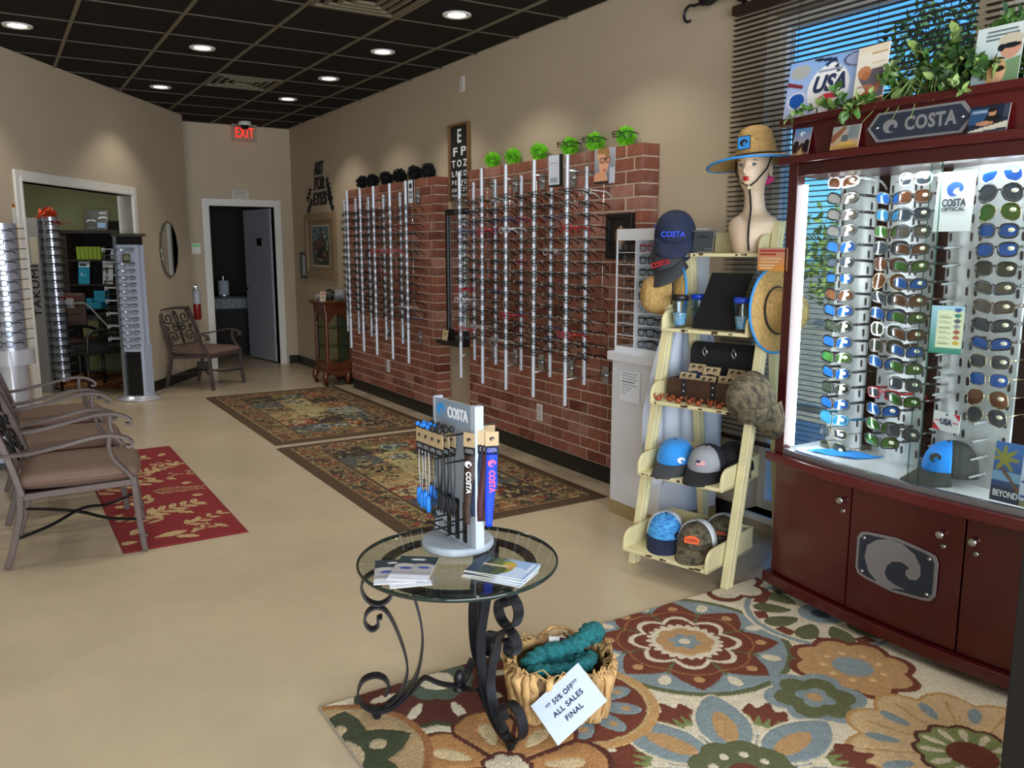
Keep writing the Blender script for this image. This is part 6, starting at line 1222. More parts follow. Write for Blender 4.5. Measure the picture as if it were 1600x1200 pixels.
# ---------------------------------------------------------------- scrolled metal armchairs
m_cf = mat('taupe_cast_metal', '#564a46', .5, .25, var=.1, vs=20); m_cush = mat('mauve_brown_cushion', '#705a4e', .85, var=.06, vs=60, bump=.15, bs=300); m_pipe = mat('cushion_piping', '#6b5046', .85); m_blkrod = mat('black_stretcher', '#151518', .45, .4)
def armchair(lab, loc, rz):
    t = thing('armchair', lab, 'chair', loc, rz, 'scrolled metal armchairs'); t.scale = (.97, 1, .9)
    sq = lambda w, d: [(-w/2, -d/2), (w/2, -d/2), (w/2, d/2), (-w/2, d/2)]
    for s in (-1, 1):
        y = s*.275
        b = MB(); b.sweep(cr([(.285, y, .004), (.275, y, .10), (.262, y, .25), (.255, y, .40), (.25, y, .43)], 4), sq(.03, .034), Vector((0, 1, 0)), smooth=False, scale=None); b.box(.265, y-.021, .085, .301, y+.021, .1); b.build('leg', m_cf, t, bev=.004)
        b = MB(); b.sweep(cr([(-.325, y*.98, .004), (-.285, y*.98, .14), (-.25, y*.98, .30), (-.245, y*.98, .42)], 4), sq(.03, .034), Vector((0, 1, 0)), smooth=False); b.build('leg', m_cf, t, bev=.004)
        b = MB(); b.sweep(cr([(-.235, y*.98, .38), (-.265, y*.95, .52), (-.32, y*.92, .72), (-.40, y*.90, .94)], 4), sq(.03, .042), Vector((0, 1, 0)), smooth=False); b.build('back_post', m_cf, t, bev=.004)
        # arm: flat bar rising then rolling over, and the post under its front
        b = MB(); P = cr([(-.31, y*.95, .60), (-.20, y*1.02, .605), (-.05, y*1.08, .635), (.08, y*1.08, .665), (.17, y*1.06, .668), (.235, y*1.04, .645), (.262, y*1.03, .615), (.25, y*1.03, .598), (.232, y*1.03, .605)], 5)
        b.sweep(P, sq(.016, .042), Vector((0, 1, 0)), smooth=False); b.build('armrest', m_cf, t, bev=.004)
        b = MB(); b.sweep(cr([(.16, y*1.06, .66), (.155, y*1.05, .60), (.175, y*1.03, .53), (.225, y*1.01, .46), (.255, y, .41)], 4), sq(.022, .034), Vector((0, 1, 0)), smooth=False); b.build('arm_post', m_cf, t, bev=.004)
        b = MB(); b.sweep([(-.245, y*.98, .375), (.255, y, .40)], sq(.034, .024), Vector((0, 1, 0)), smooth=False); b.build('seat_rail', m_cf, t, bev=.003)
    b = MB(); b.box(.235, -.262, .375, .265, .262, .415); b.box(-.26, -.26, .36, -.235, .26, .395); b.build('seat_frame', m_cf, t, bev=.003)
    b = MB(); b.box(-.24, -.26, .38, .24, .26, .392); b.build('seat_sling', m_black, t)
    # back: rails and iron scrolls in the sloping plane
    o = Vector((-.262, 0, .50)); u = Vector((-.135, 0, .43)).normalized(); B3 = lambda y, z: tuple(o+Vector((0, y, 0))+u*z)
    b = MB(); b.sweep([B3(y, z) for y, z in [(-.255, .435), (-.13, .45), (0, .455), (.13, .45), (.255, .435)]], sq(.05, .02), Vector(u), smooth=False); b.build('top_rail', m_cf, t, bev=.004)
    b = MB(); b.sweep([B3(-.255, .0), B3(.255, .0)], sq(.022, .018), Vector(u), smooth=False); b.build('lower_rail', m_cf, t, bev=.003)
    def curl(c, r, a0, turns, s): return [(c[0]+s*r*(1-.78*k/26)*math.cos(a0+2*PI*turns*k/26), c[1]+r*(1-.78*k/26)*math.sin(a0+2*PI*turns*k/26)) for k in range(27)]
    for s in (-1, 1):
        for P in ([(s*.24, .03), (s*.2, .02)]+curl((s*.13, .10), .085, -.9, 1.35, s), [(s*.235, .40), (s*.21, .43)]+curl((s*.135, .335), .082, .9, -1.35, s), curl((s*.05, .215), .055, PI/2, -1.25, s)+[], [(s*.01, .42), (s*.025, .34), (s*.01, .26), (s*.0, .2), (s*.012, .1), (0, .01)], curl((s*.195, .215), .035, -PI/2, 1.2, -s)):
            b = MB(); b.tube([B3(*p) for p in P], .0068, 6); b.build('scroll', m_blkrod, t)
    # crossed stretchers under the seat
    for s in (-1, 1): b = MB(); b.tube(cr([(.27, s*.262, .18), (.12, s*.13, .165), (0, 0, .185+.012*s), (-.14, -s*.14, .165), (-.285, -s*.262, .15)], 5), .0085, 6); b.build('stretcher', m_blkrod, t)
    # cushion
    def cu(sgn):
        def f(u_, v):
            x, y = (u_-.5)*2, (v-.5)*2; e = (1-abs(x)**5)*(1-abs(y)**5); q = max(0, e)**.28
            return (.008+x*.268+.012*(1-y*y)*(x > 0)*x, y*.272*(1-.05*(x < -.3)*(-x)), .437+sgn*(.046*q)+.01*(sgn > 0)*q*(1-x*x*.5-y*y*.5))
        return f
    b = MB(); b.surf(cu(1), 26, 26); b.surf(lambda u_, v: cu(-1)(1-u_, v), 26, 26); c = b.build('cushion', m_cush, t)
    f = cu(0); b = MB(); b.tube([f(k/24, 0) for k in range(24)]+[f(1, k/24) for k in range(24)]+[f(1-k/24, 1) for k in range(24)]+[f(0, 1-k/24) for k in range(24)], .007, 6, True); b.build('piping', m_pipe, c)
    return t
armchair('nearest scrolled metal armchair of the row beside the red runner', (.30, 4.62, 0), -.12)
armchair('middle scrolled metal armchair of the row beside the red runner', (.30, 5.37, 0), -.06)
armchair('farthest scrolled metal armchair of the row, by the doorway racks', (.30, 6.13, 0), -.03)
armchair('lone scrolled metal armchair against the slanted wall under the oval mirror', (1.925, 9.42, 0), math.radians(-48))
# collection box behind the row
t = thing('collection_box', 'white cardboard eyeglass recycling box printed in navy, behind the chair row', 'box', (.085, 6.60, 0), math.radians(-10))
b = MB(); b.box(-.18, -.12, .04, .18, .12, .34); b.build('box', mat('white_cardboard', '#b9c0d4', .7), t, bev=.004); b = MB(); b.box(-.2, -.14, 0, .2, .14, .04); b.build('base', m_black, t); b = MB(); b.box(-.183, -.123, .30, .183, .123, .345); b.build('lid', mat('navy_card', '#1d2550', .6), t)
Mb = frame3((.06, -.121, .10), (1, 0, 0), (0, 0, 1)); b = MB(); b.M = Mb; b.box(-.11, -.05, 0, .11, .06, .001); p = b.build('panel', _mats['navy_card'], t)
m_yl = mat('pale_yellow_print', '#d9d8a8', .6)
for i, (s, z) in enumerate((('Lions', .035), ('RECYCLE', .005), ('For Sight', -.028))): text(s, .033, m_yl, p, Mb @ Matrix.Translation((.01, z, .0015)), .0003, .01, w=(.07, .13, .11)[i])
b = MB(); b.M = Mb @ Matrix.Translation((-.08, .105, .001))
for s in (-1, 1): b.tube([(.045*s+.032*math.cos(a), .03*math.sin(a), 0) for a in np.linspace(0, 2*PI, 18, endpoint=False)], .005, 5, True)
b.tube([(-.012, 0, 0), (0, .01, 0), (.012, 0, 0)], .005, 5); b.build('glasses_print', _mats['navy_card'], t)
# ---------------------------------------------------------------- slanted wall, racks, lab room and dark room
def LWp(u, m, z=0): return LP+LD*u+LM*m+Vector((0, 0, z))
LR = math.atan2(LD.y, LD.x)
t = thing('oval_mirror', 'frameless oval mirror with a scalloped edge on the slanted wall', 'mirror', LWp(2.64, -.014, 1.475), LR)
b = MB(); b.M = Matrix.Rotation(PI/2, 4, 'X'); ov = lambda k, n=64: [(.215*k*math.cos(2*PI*i/n)*(1+.018*math.cos(12*2*PI*i/n)), .30*k*math.sin(2*PI*i/n)*(1+.018*math.cos(12*2*PI*i/n))) for i in range(n)]
b.prism(ov(1), -.012, .004, 0); b.build('bevelled_edge', mat('mirror_bevel', '#8d9490', .15, .9), t); b = MB(); b.M = Matrix.Rotation(PI/2, 4, 'X'); b.prism(ov(.93), .004, .006); b.build('glass', mat('mirror_silver', '#e6e8ea', .02, 1), t)
t = thing('thermostat', 'white wall thermostat with a green screen beside the back doorway', 'thermostat', (2.15, BY-.001, 1.485))
b = MB(); b.box(-.055, -.025, -.065, .055, 0, .065); b.build('case', m_white, t, bev=.006); b = MB(); b.box(-.04, -.027, .02, .04, -.024, .045); b.build('screen', mat('green_screen', '#2f8a3c', .4, emit=.4), t)
t = thing('fire_extinguisher', 'red fire extinguisher hung on the wall by the back doorway', 'extinguisher', (2.11, BY-.065, .63)); t.scale = (.8, .8, .95)
b = MB(); b.lathe([(.0001, 0), (.055, .0), (.06, .015), (.06, .20)], 22, 0); b.build('lower_cylinder', mat('extinguisher_red', '#8c1418', .3, coat=.3), t); b = MB(); b.lathe([(.061, .20), (.061, .33), (.05, .37), (.022, .39), (.018, .40)], 22); b.build('label_band', mat('pale_label', '#b9bcc4', .4), t)
b = MB(); b.cyl((0, 0, .39), .02, .03, 12); b.box(-.01, -.09, .42, .01, .02, .432); b.add([(-.01, -.09, .455), (.01, -.09, .455), (.01, .01, .425), (-.01, .01, .425)], [(0, 1, 2, 3), (3, 2, 1, 0)]); b.box(-.05, -.01, .41, .06, .0, .425); b.build('valve', m_chrome, t); b = MB(); b.box(-.03, .058, .1, .03, .075, .36); b.build('bracket', m_steel, t)
tag(card('paper_notice', .20, .11, '#c3beb4', [('r', .15, .8-.16*i, .85-.1*(i % 2), .85-.16*i, '#8a857c') for i in range(5)], frame3((2.71, BY-.019, 2.085), (1, 0, 0), (0, 0, 1))), 'small paper notice above the back doorway casing', 'notice')
# curio cabinet
t = thing('curio_cabinet', 'carved wooden curio cabinet with glass sides in the far corner by the brick', 'cabinet', (3.18, 8.86, 0))
m_cur = mat('carved_walnut', '#5b2c14', .3, var=.25, vs=12, bump=.15, bs=30, coat=.3)
X0, X1, Y0, Y1 = -.15, .15, -.18, .18
b = MB(); b.box(X0, Y0, .17, X1, Y1, .24); b.box(X0-.015, Y0-.015, .14, X1+.015, Y1+.015, .17); b.build('base', m_cur, t, bev=.006)
b = MB(); b.box(X0-.005, Y0-.005, .80, X1+.005, Y1+.005, .885); b.box(X0-.03, Y0-.03, .885, X1+.03, Y1+.03, .90); b.box(X0-.045, Y0-.045, .90, X1+.04, Y1+.045, .92); b.build('top', m_cur, t, bev=.005)
for x in (X0, X1-.035):
    for y in (Y0, Y1-.035): b = MB(); b.box(x, y, .24, x+.035, y+.035, .80); b.cyl((x+.0175, y+.0175, .24), .021, .56, 12); b.build('post', m_cur, t)
arch = [(-.5, 0), (-.5, 1), (.5, 1), (.5, 0), (.38, .0), (.33, .35), (.2, .5), (.12, .75), (0, .88), (-.12, .75), (-.2, .5), (-.33, .35), (-.38, 0)]
for M, w in ((frame3((0, Y0+.012, .69), (1, 0, 0), (0, 0, 1)), .25), (frame3((X0+.012, 0, .69), (0, -1, 0), (0, 0, 1)), .31)):
    b = MB(); b.M = M; b.prism([(x*w, z*.115) for x, z in arch], -.006, .008); b.build('arch', m_cur, t); b = MB(); b.M = M @ Matrix.Translation((0, -.40, 0)) @ Matrix.Diagonal((1, -.5, 1, 1)); b.prism([(x*w, z*.115) for x, z in arch], -.006, .008); b.build('apron', m_cur, t)
    b = MB(); b.M = M; b.box(-w/2, -.45, -.002, w/2, .11, .001); b.build('glass_pane', glassmat('curio_glass', '#e2e9e0', .06), t)
b = MB(); b.box(X1-.02, Y0+.03, .24, X1-.012, Y1-.03, .80); b.build('back_mirror', mat('pale_back', '#a9ad9e', .25, .4), t)
for z in (.42, .62): b = MB(); b.box(X0+.02, Y0+.02, z, X1-.03, Y1-.02, z+.006); b.build('shelf', glassmat('shelf_glass', '#b9d0c4', .2), t)
for x, y, s in ((X0+.01, Y0+.01, 1), (X0+.01, Y1-.02, 1), (X1-.03, Y0+.01, 1), (X1-.03, Y1-.02, 1)):
    b = MB(); b.tube([(x, y, .15), (x-.03, y-.01, .11), (x-.035, y-.012, .06), (x-.015, y-.008, .02), (x-.02, y-.01, .018)], .032, 10, scale=[1.1, 1.15, .8, .75, .9]); b.build('leg', m_cur, t)
b = MB(); b.M = frame3((0, Y0-.012, .15), (1, 0, 0), (0, 0, 1)); b.prism([(-.12, 0), (.12, 0), (.1, -.03), (.05, -.035), (0, -.055), (-.05, -.035), (-.1, -.03)], -.008, .008); b.build('carved_skirt', m_cur, t)
rk_ = mat('grey_crystal', '#8f9499', .35, var=.3, vs=60, bump=.6, bs=90)
def rock(lab, p, r, sd, sx=1, sz=1):
    rr = random.Random(sd); b = MB(); b.surf(lambda u, v: (r*sx*math.sin(PI*v)*math.cos(2*PI*u)*(1+.18*math.sin(7*u*2*PI+3*v+sd)), r*math.sin(PI*v)*math.sin(2*PI*u)*(1+.15*math.cos(5*u*2*PI+9*v)), -r*sz*math.cos(PI*v)*(1+.12*math.sin(9*u*2*PI))), 22, 12, 0, False, True)
    tag(b.build('crystal_rock', rk_, None, (p[0], p[1], p[2]+r*sz*.98)), lab, 'crystal')
rock('pale crystal rock behind the wire ball on the curio cabinet', (3.25, 8.80, .921), .075, 1, 1, .8); rock('smaller pale crystal rock at the corner of the curio cabinet top', (3.10, 9.0, .921), .05, 2, 1.2, .7)
t = thing('wire_ball', 'dark wire ball ornament standing on the curio cabinet', 'ornament', (3.14, 8.82, .985)); b = MB(); rr = random.Random(6)
for i in range(26):
    ax = Vector((rr.gauss(0, 1), rr.gauss(0, 1), rr.gauss(0, 1))).normalized(); q = ax.orthogonal().normalized(); w = ax.cross(q); b.tube([tuple((q*math.cos(a)+w*math.sin(a))*.062) for a in np.linspace(0, 2*PI, 16, endpoint=False)], .0032, 4, True)
b.build('wire', mat('pewter_wire', '#5b554c', .35, .8), t); b = MB(); b.cyl((0, 0, -.066), .03, .01, 14); b.build('foot', mat('pewter_wire', '#5b554c', .35, .8), t)
tag(card('price_card', .075, .105, '#b9b09a', [('r', .2, .65, .85, .85, '#a86a5a'), ('r', .2, .4, .8, .46, '#6b6353'), ('r', .2, .25, .7, .3, '#6b6353')], frame3((3.03, 8.74, .921), (.6, -.8, 0), (.12, .1, .98))), 'small printed card leaning before the wire ball on the curio cabinet', 'card')
# floor racks at the lab doorway
def frontlist(t0, lab, pts, rz, grp, mats, sc=1):
    for k, p in enumerate(pts):
        add_glasses(FR[mats[k % len(mats)]], lab % ORD[k], p, rz, grp, scale=sc)
t = thing('spinner_rack', 'silver floor rack of eyeglasses on a round white base at the doorway edge', 'display rack', (1.17, 8.93, 0), math.radians(-32))
b = MB(); b.lathe([(.0001, 0), (.21, 0), (.215, .012), (.205, .022), (.16, .024), (.155, .04), (.12, .045), (.0001, .045)], 40, sx=1, sy=.9); b.build('base', mat('pearl_white', '#c9cad2', .2, .3), t)
b = MB(); b.box(-.11, -.09, .045, -.085, .09, 1.60); b.build('side_post', mat('silver_profile', '#a6abb6', .3, .7), t); b = MB(); b.box(.085, -.09, .045, .115, .09, .55); b.build('side_post', mat('white_profile', '#b9c4dc', .4), t)
b = MB(); b.box(-.085, -.06, .045, .085, .06, .48); b.build('dark_panel', m_black, t); b = MB(); b.box(-.085, -.065, .48, .115, -.05, 1.52); b.box(-.085, .05, .48, .115, .065, 1.52); b.build('white_panel', mat('white_panel', '#b4b9c9', .4), t)
b = MB(); b.box(-.12, -.1, 1.60, .13, .1, 1.625); b.box(-.085, -.08, 1.52, .1, .08, 1.60, 1); b.build('cap', [m_steel, m_black], t)
RM = Matrix.Translation((1.17, 8.93, 0)) @ Matrix.Rotation(math.radians(-32), 4, 'Z')
k = 0
for i in range(15):
    if i == 1: continue
    z = 1.47-.066*i; c = ('black', 'rect') if i % 3 else ('dark', 'square')
    g = add_glasses(FR[c], '%s eyeglasses on the white side of the doorway floor rack, %s row' % (c[0], ORD[i]), RM @ Vector((.07, -.20, z)), math.radians(100), 'eyeglasses on the doorway floor rack')
for i in range(16):
    g = add_glasses(FR[('black', 'rect') if i % 2 else ('clear', 'square')], 'eyeglasses on the shaded lab side of the doorway floor rack, %s row' % ORD[i], RM @ Vector((-.24, -.03, 1.47-.062*i)), math.radians(-20), 'eyeglasses on the shaded side of the doorway floor rack')
tag(card('magnet_card', .075, .085, '#5a5c3e', [('e', .5, .5, .35, .35, '#83846a'), ('r', .2, .1, .8, .3, '#3f4030')], RM @ frame3((.06, -.20, 1.35), (1, 0, 0), (0, 0, 1))), 'small olive framed card on the white side of the doorway floor rack', 'card')
# tall lettered rack inside the doorway
tx, ty = .525, 9.81
TM = Matrix.Translation((tx, ty, 0)) @ Matrix.Rotation(math.radians(-33), 4, 'Z')
t = thing('spinner_rack', 'tall rack lettered TAKUMI with a silver drum of eyeglasses inside the lab doorway', 'display rack', (tx, ty, 0), math.radians(-33))
b = MB(); b.box(-.17, -.08, 0, -.04, .04, 1.79); b.build('letter_panel', mat('grey_panel', '#8c8a88', .45), t); b = MB(); b.box(-.13, -.083, 1.33, -.055, -.08, 1.6); b.build('pale_label', mat('cream_label', '#b9b29c', .5), t)
b = MB(); b.cyl((.045, -.0, .12), .075, 1.68, 28); b.build('drum', mat('silver_drum', '#b4b9c8', .25, .6), t)
text('TAKUMI', .11, m_black, t, frame3((-.105, -.082, 1.06), (0, 0, 1), (-1, 0, 0)), .001, .0, spacing=1.1, w=.52, name='lettering'); text('M', .12, m_black, t, frame3((.04, -.09, .10), (0, 0, 1), (-1, 0, 0)), .001, 0, w=.12)
for i in range(19):
    z = 1.74-.084*i; c = {0: ('red', 'round'), 3: ('tortoise', 'square'), 9: ('red', 'rect'), 12: ('navy', 'rect')}.get(i, ('black', 'rect'))
    add_glasses(FR[c], '%s eyeglasses clipped on the silver drum of the tall lettered rack, %s row' % (c[0], ORD[i]), TM @ Vector((.15, -.085, z)), math.radians(-33+70), 'eyeglasses on the tall lettered rack')
b = MB(); rr = random.Random(3)
for i in range(19):
    for a in (-2.0, -1.45, -.9): lump(b, FR['black', 'rect'], TM @ Matrix.Translation((.06+.1*math.cos(a), .1*math.sin(a), 1.74-.084*i)) @ Matrix.Rotation(a+PI+.2*rr.uniform(-1, 1), 4, 'Z') @ Matrix.Translation((0, 0, 0)))
o = b.build('eyeglasses', _mats['black_acetate'], kind='stuff'); tag(o, 'mass of dark eyeglass temples crossing the silver drum of the tall rack', 'eyeglasses')
b = leafcloud(90, (0, 0, 0), .09, .04, .6); o = b.build('silk_flowers', mat('orange_silk', '#c8451c', .7), None, TM @ Vector((.02, 0, 1.83))); tag(o, 'orange silk flowers on top of the tall lettered rack', 'flowers')
# silver eyewear column at the edge of view
t = thing('spinner_rack', 'silver eyeglass column at the edge of view, beside the slanted wall', 'display rack', (.085, 7.05, 0))
b = MB(); b.cyl((0, 0, .76), .105, .90, 30); b.build('drum', mat('silver_drum', '#b4b9c8', .25, .6), t); b = MB(); b.cyl((0, 0, .65), .15, .11, 30); b.cyl((0, 0, .03), .10, .63, 24); b.cyl((0, 0, 0), .16, .03, 30); b.build('stand', mat('pearl_white', '#c9cad2', .2, .3), t)
for i in range(12):
    b = MB(); b.tube([(.05, -.10, 1.62-.072*i), (.135, -.03, 1.625-.072*i), (.155, .0, 1.625-.072*i)], .003, 5); b.build('clip', m_black, t)
    add_glasses(FR[('black', 'square') if i % 4 else ('brown', 'rect')], 'dark eyeglasses on the silver column at the edge of view, %s row' % ORD[i], (.045, 6.90, 1.60-.072*i), math.radians(60), 'eyeglasses on the silver column')
tag(card('hang_tag', .045, .19, '#d6d3cc', [('r', 0, .86, 1, 1, '#c98a2c'), ('r', 0, 0, 1, .13, '#c98a2c'), ('r', .2, .9, .8, .95, '#3a2a14')], frame3(LWp(-.04, -.01, 1.63), LD, (0, 0, 1))), 'white tag with orange ends on the slanted wall beside the doorway casing', 'tag')
# green lab furniture
def LM4(u, m, z=0): return Matrix.Translation(LWp(u, m, z)) @ Matrix.Rotation(LR, 4, 'Z')     # local x along u, y along m
t = thing('lab_hutch', 'dark wooden hutch with open shelves inside the green lab room', 'hutch', LWp(3.25, .95, 0), LR)
m_h = mat('espresso_wood', '#2a221f', .55, var=.2, vs=10)
b = MB(); b.box(-.2, .40, .72, .2, .47, 1.67); b.box(-.2, -.45, .72, .2, -.38, 1.67); b.build('side', m_h, t, bev=.004); b = MB(); b.box(.17, -.38, .72, .2, .40, 1.66); b.build('back', mat('hutch_inside', '#0e0d0e', .7), t)
b = MB(); b.box(-.23, -.49, 1.65, .2, .5, 1.69); b.build('top', m_h, t, bev=.004)
for z in (1.36, 1.08, .80): b = MB(); b.box(-.18, -.38, z-.02, .17, .40, z); b.build('shelf', m_h, t)
b = MB(); b.box(-.42, -.6, .68, .2, .6, .72); b.box(-.38, -.56, 0, .18, -.5, .68); b.box(-.38, .5, 0, .18, .56, .68); b.build('desk', mat('grey_desk', '#4d4a4a', .5), t)
def litem(name, lab, cat, u, m, z, bx, mt):
    b = MB()
    for q in bx: b.box(*q)
    o = b.build(name, mt, None, LWp(u, m, z), LR, bev=.003); tag(o, lab, cat); return o
m_lime = mat('lime_box', '#7f9a2c', .6); m_tb = mat('teal_box', '#1f7f9c', .6)
for k in range(6): litem('product_box', 'lime green product box, %s from the left on the top shelf of the lab hutch' % ORD[k], 'box', 3.13, 1.24-.048*k, 1.361, [(-.05, -.021, 0, .05, .021, .145)], m_lime).__setitem__('group', 'lime boxes on the hutch')
for k in range(3): 
    b = MB(); b.lathe([(.0001, 0), (.024, 0), (.024, .07), (.012, .095), (.012, .115), (.0001, .115)], 14); tag(b.build('spray_bottle', mat('pale_bottle', '#a9bccc', .3), None, LWp(3.12, .86-.05*k, 1.361)), 'small pale spray bottle, %s from the lime boxes' % ORD[k], 'bottle', 'pale bottles on the hutch')
tag(card('brochure', .13, .26, '#1f86a4', [('r', 0, .74, 1, 1, '#c9d4dc'), ('r', .1, .8, .7, .9, '#3a3f4a'), ('e', .3, .45, .06, .04, '#dfeaf0'), ('r', .2, .35, .7, .38, '#9fd0dc')], LM4(3.08, 1.2, 1.081) @ frame3((0, 0, 0), (0, -1, 0), (.15, 0, 1))), 'teal brochure standing on the middle shelf of the lab hutch', 'brochure')
tag(card('brochure', .12, .25, '#b4b6b8', [('r', .3, .2, .5, .8, '#4a4c50'), ('e', .4, .7, .2, .05, '#2a2c30'), ('r', .2, .1, .8, .14, '#7a7c80')], LM4(3.08, .92, 1.081) @ frame3((0, 0, 0), (0, -1, 0), (.15, .1, 1))), 'grey brochure standing on the middle shelf of the lab hutch', 'brochure')
litem('teal_carton', 'stacked teal carton on the lowest hutch shelf', 'box', 3.1, 1.15, .801, [(-.08, -.16, 0, .08, .16, .07)], m_tb); litem('teal_carton', 'upright smaller teal carton behind the stacked teal carton', 'box', 3.12, 1.02, .874, [(-.06, -.065, 0, .06, .065, .13)], m_tb); litem('teal_carton', 'teal carton lying on top of the stacked teal carton', 'box', 3.08, 1.19, .872, [(-.06, -.1, 0, .06, .08, .045)], m_tb)
tag(card('countertop_display', .27, .23, '#0f1116', [('e', .28, .45, .2, .08, '#d6dae0'), ('e', .28, .41, .16, .06, '#0f1116'), ('e', .78, .6, .2, .08, '#d6dae0'), ('e', .8, .55, .15, .06, '#0f1116'), ('r', .55, .12, .9, .36, '#7fb0dc'), ('r', .12, .1, .45, .17, '#5a5e66'), ('r', .62, .82, .9, .9, '#b4b8c0'), ('r', .15, .72, .5, .76, '#39424e')], LM4(3.1, 1.02, 1.692) @ frame3((0, 0, 0), (0, -1, 0), (.2, 0, 1))), 'black printed display card standing on top of the lab hutch', 'sign')
litem('dark_tray', 'dark green shallow tray on top of the lab hutch behind the display card', 'tray', 3.35, .86, 1.69, [(-.06, -.36, 0, .06, .36, .11)], mat('dark_olive', '#33351f', .7))
# lab chairs
t = thing('office_chair', 'brown padded office chair before the lab hutch', 'chair', LWp(2.72, 1.12, 0), LR+.3); m_br = mat('brown_vinyl', '#3f261a', .5)
b = MB(); b.box(-.02, -.11, .62, .04, .11, 1.0); b.build('backrest', m_br, t, bev=.025, sub=0); b = MB(); b.box(-.24, -.22, .42, .2, .22, .49); b.build('seat', m_br, t, bev=.02); b = MB(); b.cyl((-.02, 0, .1), .03, .33, 12); b.tube([(.03, 0, .7), (.1, 0, .5), (.0, 0, .44)], .018, 8); b.build('column', m_black, t)
for a in range(5): b = MB(); q = 2*PI*a/5; b.tube([(0, 0, .12), (.25*math.cos(q), .25*math.sin(q), .07)], .018, 6); b.ball((.25*math.cos(q), .25*math.sin(q), .032), .03, 8); b.build('leg', m_black, t)
for s in (-1, 1): b = MB(); b.tube([(-.1, s*.25, .45), (-.16, s*.27, .6), (.0, s*.27, .66), (.06, s*.24, .6)], .014, 8); b.build('armrest', mat('tan_arm', '#8a6a4a', .5), t)
t = thing('lab_armchair', 'black padded armchair in the lab doorway', 'chair', LWp(2.2, .66, 0), LR+2.6)
b = MB(); b.box(-.25, -.27, .40, .25, .27, .50); b.build('seat', mat('black_vinyl', '#1c1c1e', .4), t, bev=.03); b = MB(); b.box(-.27, -.25, .5, -.2, .25, .8); b.build('backrest', mat('black_vinyl', '#1c1c1e', .4), t, bev=.03)
for x in (-.24, .24):
    for y in (-.26, .26): b = MB(); b.tube([(x, y, 0), (x, y, .42)], .017, 8); b.build('leg', m_black, t)
for y in (-.29, .29): b = MB(); b.tube(cr([(-.24, y, .40), (-.22, y, .6), (0, y, .66), (.22, y, .62), (.25, y, .4)], 5), .017, 8); b.build('armrest', m_black, t)
tag(card('white_device', .16, .10, '#b4b9bc', [('r', .1, .2, .9, .8, '#a4a8ab')], LM4(2.35, 1.02, .86) @ frame3((0, 0, 0), (0, -1, 0), (0, 0, 1)), backing=.05), 'white square device on a grey arm inside the lab', 'device')
b = MB(); b.tube([tuple(p) for p in cr([LWp(2.35, .95, .9), LWp(2.35, .8, .9), LWp(2.3, .6, .72), LWp(2.25, .45, .6)], 6)], .009, 6); tag(b.build('cable', mat('pale_cable', '#a9a69c', .5)), 'pale cable hanging from the white device to the floor rack', 'cable')
t = thing('lab_rug', 'red patterned rug on the lab floor under the chairs', 'rug')
def labrug(X, Y):
    C = np.ones(X.shape+(3,))*col('#8c2a1c'); n = fbm(X, Y, 16, 3); setc(C, n > .56, '#c07a3a'); setc(C, n < .36, '#4a1a14'); setc(C, fbm(X, Y, 22, 8) > .62, '#c9a86a'); return C, n
U_, V_ = np.meshgrid(np.linspace(0, 1, 101), np.linspace(0, 1, 101)); A0 = LWp(2.25, .4); C_, H_ = labrug(U_*1.6, V_*1.6)
colgrid('weave', lambda U, V: (A0.x+LD.x*1.1*U+LM.x*1.5*V, A0.y+LD.y*1.1*U+LM.y*1.5*V, .008+0*U), C_, 100, 100, colmat('rug_weave', .95, noise=.2), t)
# wall boxes of frames at the shaded edge of the lab
t = thing('wall_display', 'grey shelved wall display of eyeglasses on the shaded side of the lab', 'display rack', LWp(1.55, 1.62, 0), LR)
b = MB(); b.box(.0, -.15, .3, .03, .15, 1.68); b.build('back', mat('grey_panel', '#8c8a88', .45), t)
for i in range(16): b = MB(); b.box(-.12, -.15, .42+.08*i, .0, .15, .428+.08*i); b.build('shelf', m_steel, t)
for i in range(15):
    add_glasses(FR[('black', 'square')], 'dark eyeglasses on the %s shelf up of the shaded lab wall display' % ORD[i], LWp(1.45, 1.60, .46+.08*i), LR, 'eyeglasses on the shaded lab display')
l = bpy.data.lights.new('lab_fill_light', 'AREA'); l.size = .9; l.energy = 16; l.color = (1, .95, .85); t = thing('lab_fill_panel', 'added flat square fill lamp above the lab room, out of view', 'ceiling light', LWp(1.6, 1.5, 2.6)); b = MB(); b.box(-.3, -.3, -.01, .3, .3, .018); b.build('panel', m_white, t); q = bpy.data.objects.new('lab_fill_light', l); S.collection.objects.link(q); q.parent = t; q.location = (0, 0, -.02)  # unseen panel and area light added to brighten the lab
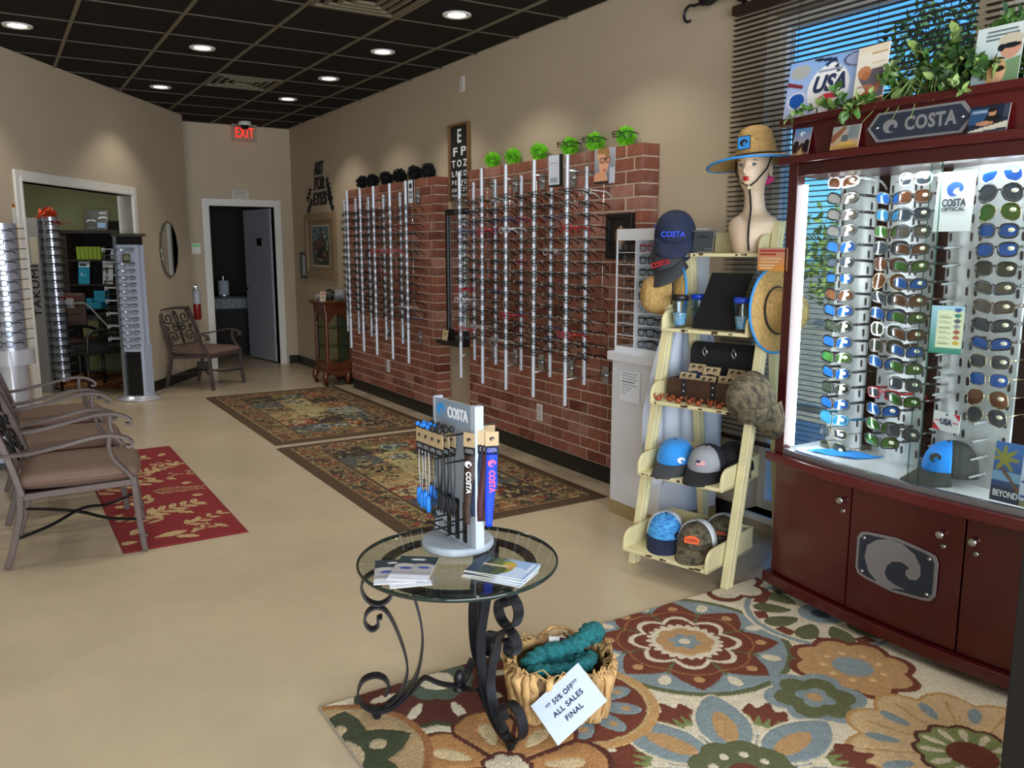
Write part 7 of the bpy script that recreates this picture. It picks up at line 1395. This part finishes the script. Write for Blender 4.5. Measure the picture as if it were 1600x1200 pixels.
# the dark room behind the grey door
t = thing('back_counter', 'dark counter with a blue grey marbled front edge in the dark room', 'counter', (2.62, 12.2, 0))
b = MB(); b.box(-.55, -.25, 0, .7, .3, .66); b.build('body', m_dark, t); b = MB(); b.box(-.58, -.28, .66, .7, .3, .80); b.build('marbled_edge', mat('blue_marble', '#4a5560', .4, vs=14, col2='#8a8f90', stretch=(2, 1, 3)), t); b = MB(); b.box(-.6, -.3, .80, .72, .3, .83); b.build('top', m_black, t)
t = thing('paper_holder', 'white paper roll on a holder on the dark room counter', 'paper roll', (2.78, 12.15, .831)); b = MB(); b.cyl((0, 0, .01), .075, .2, 20); b.build('roll', mat('dim_white', '#a9b0bc', .7), t); b = MB(); b.cyl((0, 0, 0), .08, .01, 20); b.cyl((0, 0, .2), .012, .07, 10); b.build('holder', m_steel, t)
t = thing('dark_shelf', 'dark wall shelf unit in the dark room behind the doorway', 'shelf', (2.30, 12.75, 0))
b = MB(); b.box(-.3, -.12, .84, -.27, .14, 2.3); b.box(.27, -.12, .84, .3, .14, 2.3); b.build('side', m_dark, t)
for z in (1.15, 1.5, 1.9): b = MB(); b.box(-.27, -.12, z, .27, .14, z+.02); b.build('board', m_dark, t)
for k in range(4):
    b = MB(); b.lathe([(.0001, 0), (.035, 0), (.035, .12), (.014, .16), (.014, .19), (.0001, .19)], 14); tag(b.build('bottle', mat('dim_bottle', '#3c5068', .3), None, (2.12+.12*k, 12.70, 1.171)), 'dim bluish bottle on the dark room shelf, %s from the door frame' % ORD[k], 'bottle', 'bottles in the dark room')
b = MB(); rr = random.Random(2)
for i in range(110):
    x, z = 2.22+.2*rr.random(), 1.95+.28*rr.random(); b.add([(x, 12.66, z), (x+.006, 12.66, z), (x+.007, 12.655, z-.05), (x+.001, 12.655, z-.05)], [(0, 1, 2, 3)])
o = b.build('tinsel', mat('red_foil', '#8a2a1c', .25, .8), kind='stuff'); tag(o, 'red foil tinsel hanging on the dark room shelf', 'tinsel')
l = bpy.data.lights.new('back_room_light', 'POINT'); l.energy = 2.0; l.color = (1, .85, .7); q = bpy.data.objects.new('back_room_light', l); S.collection.objects.link(q); q.location = (3.6, 11.6, 2.4)
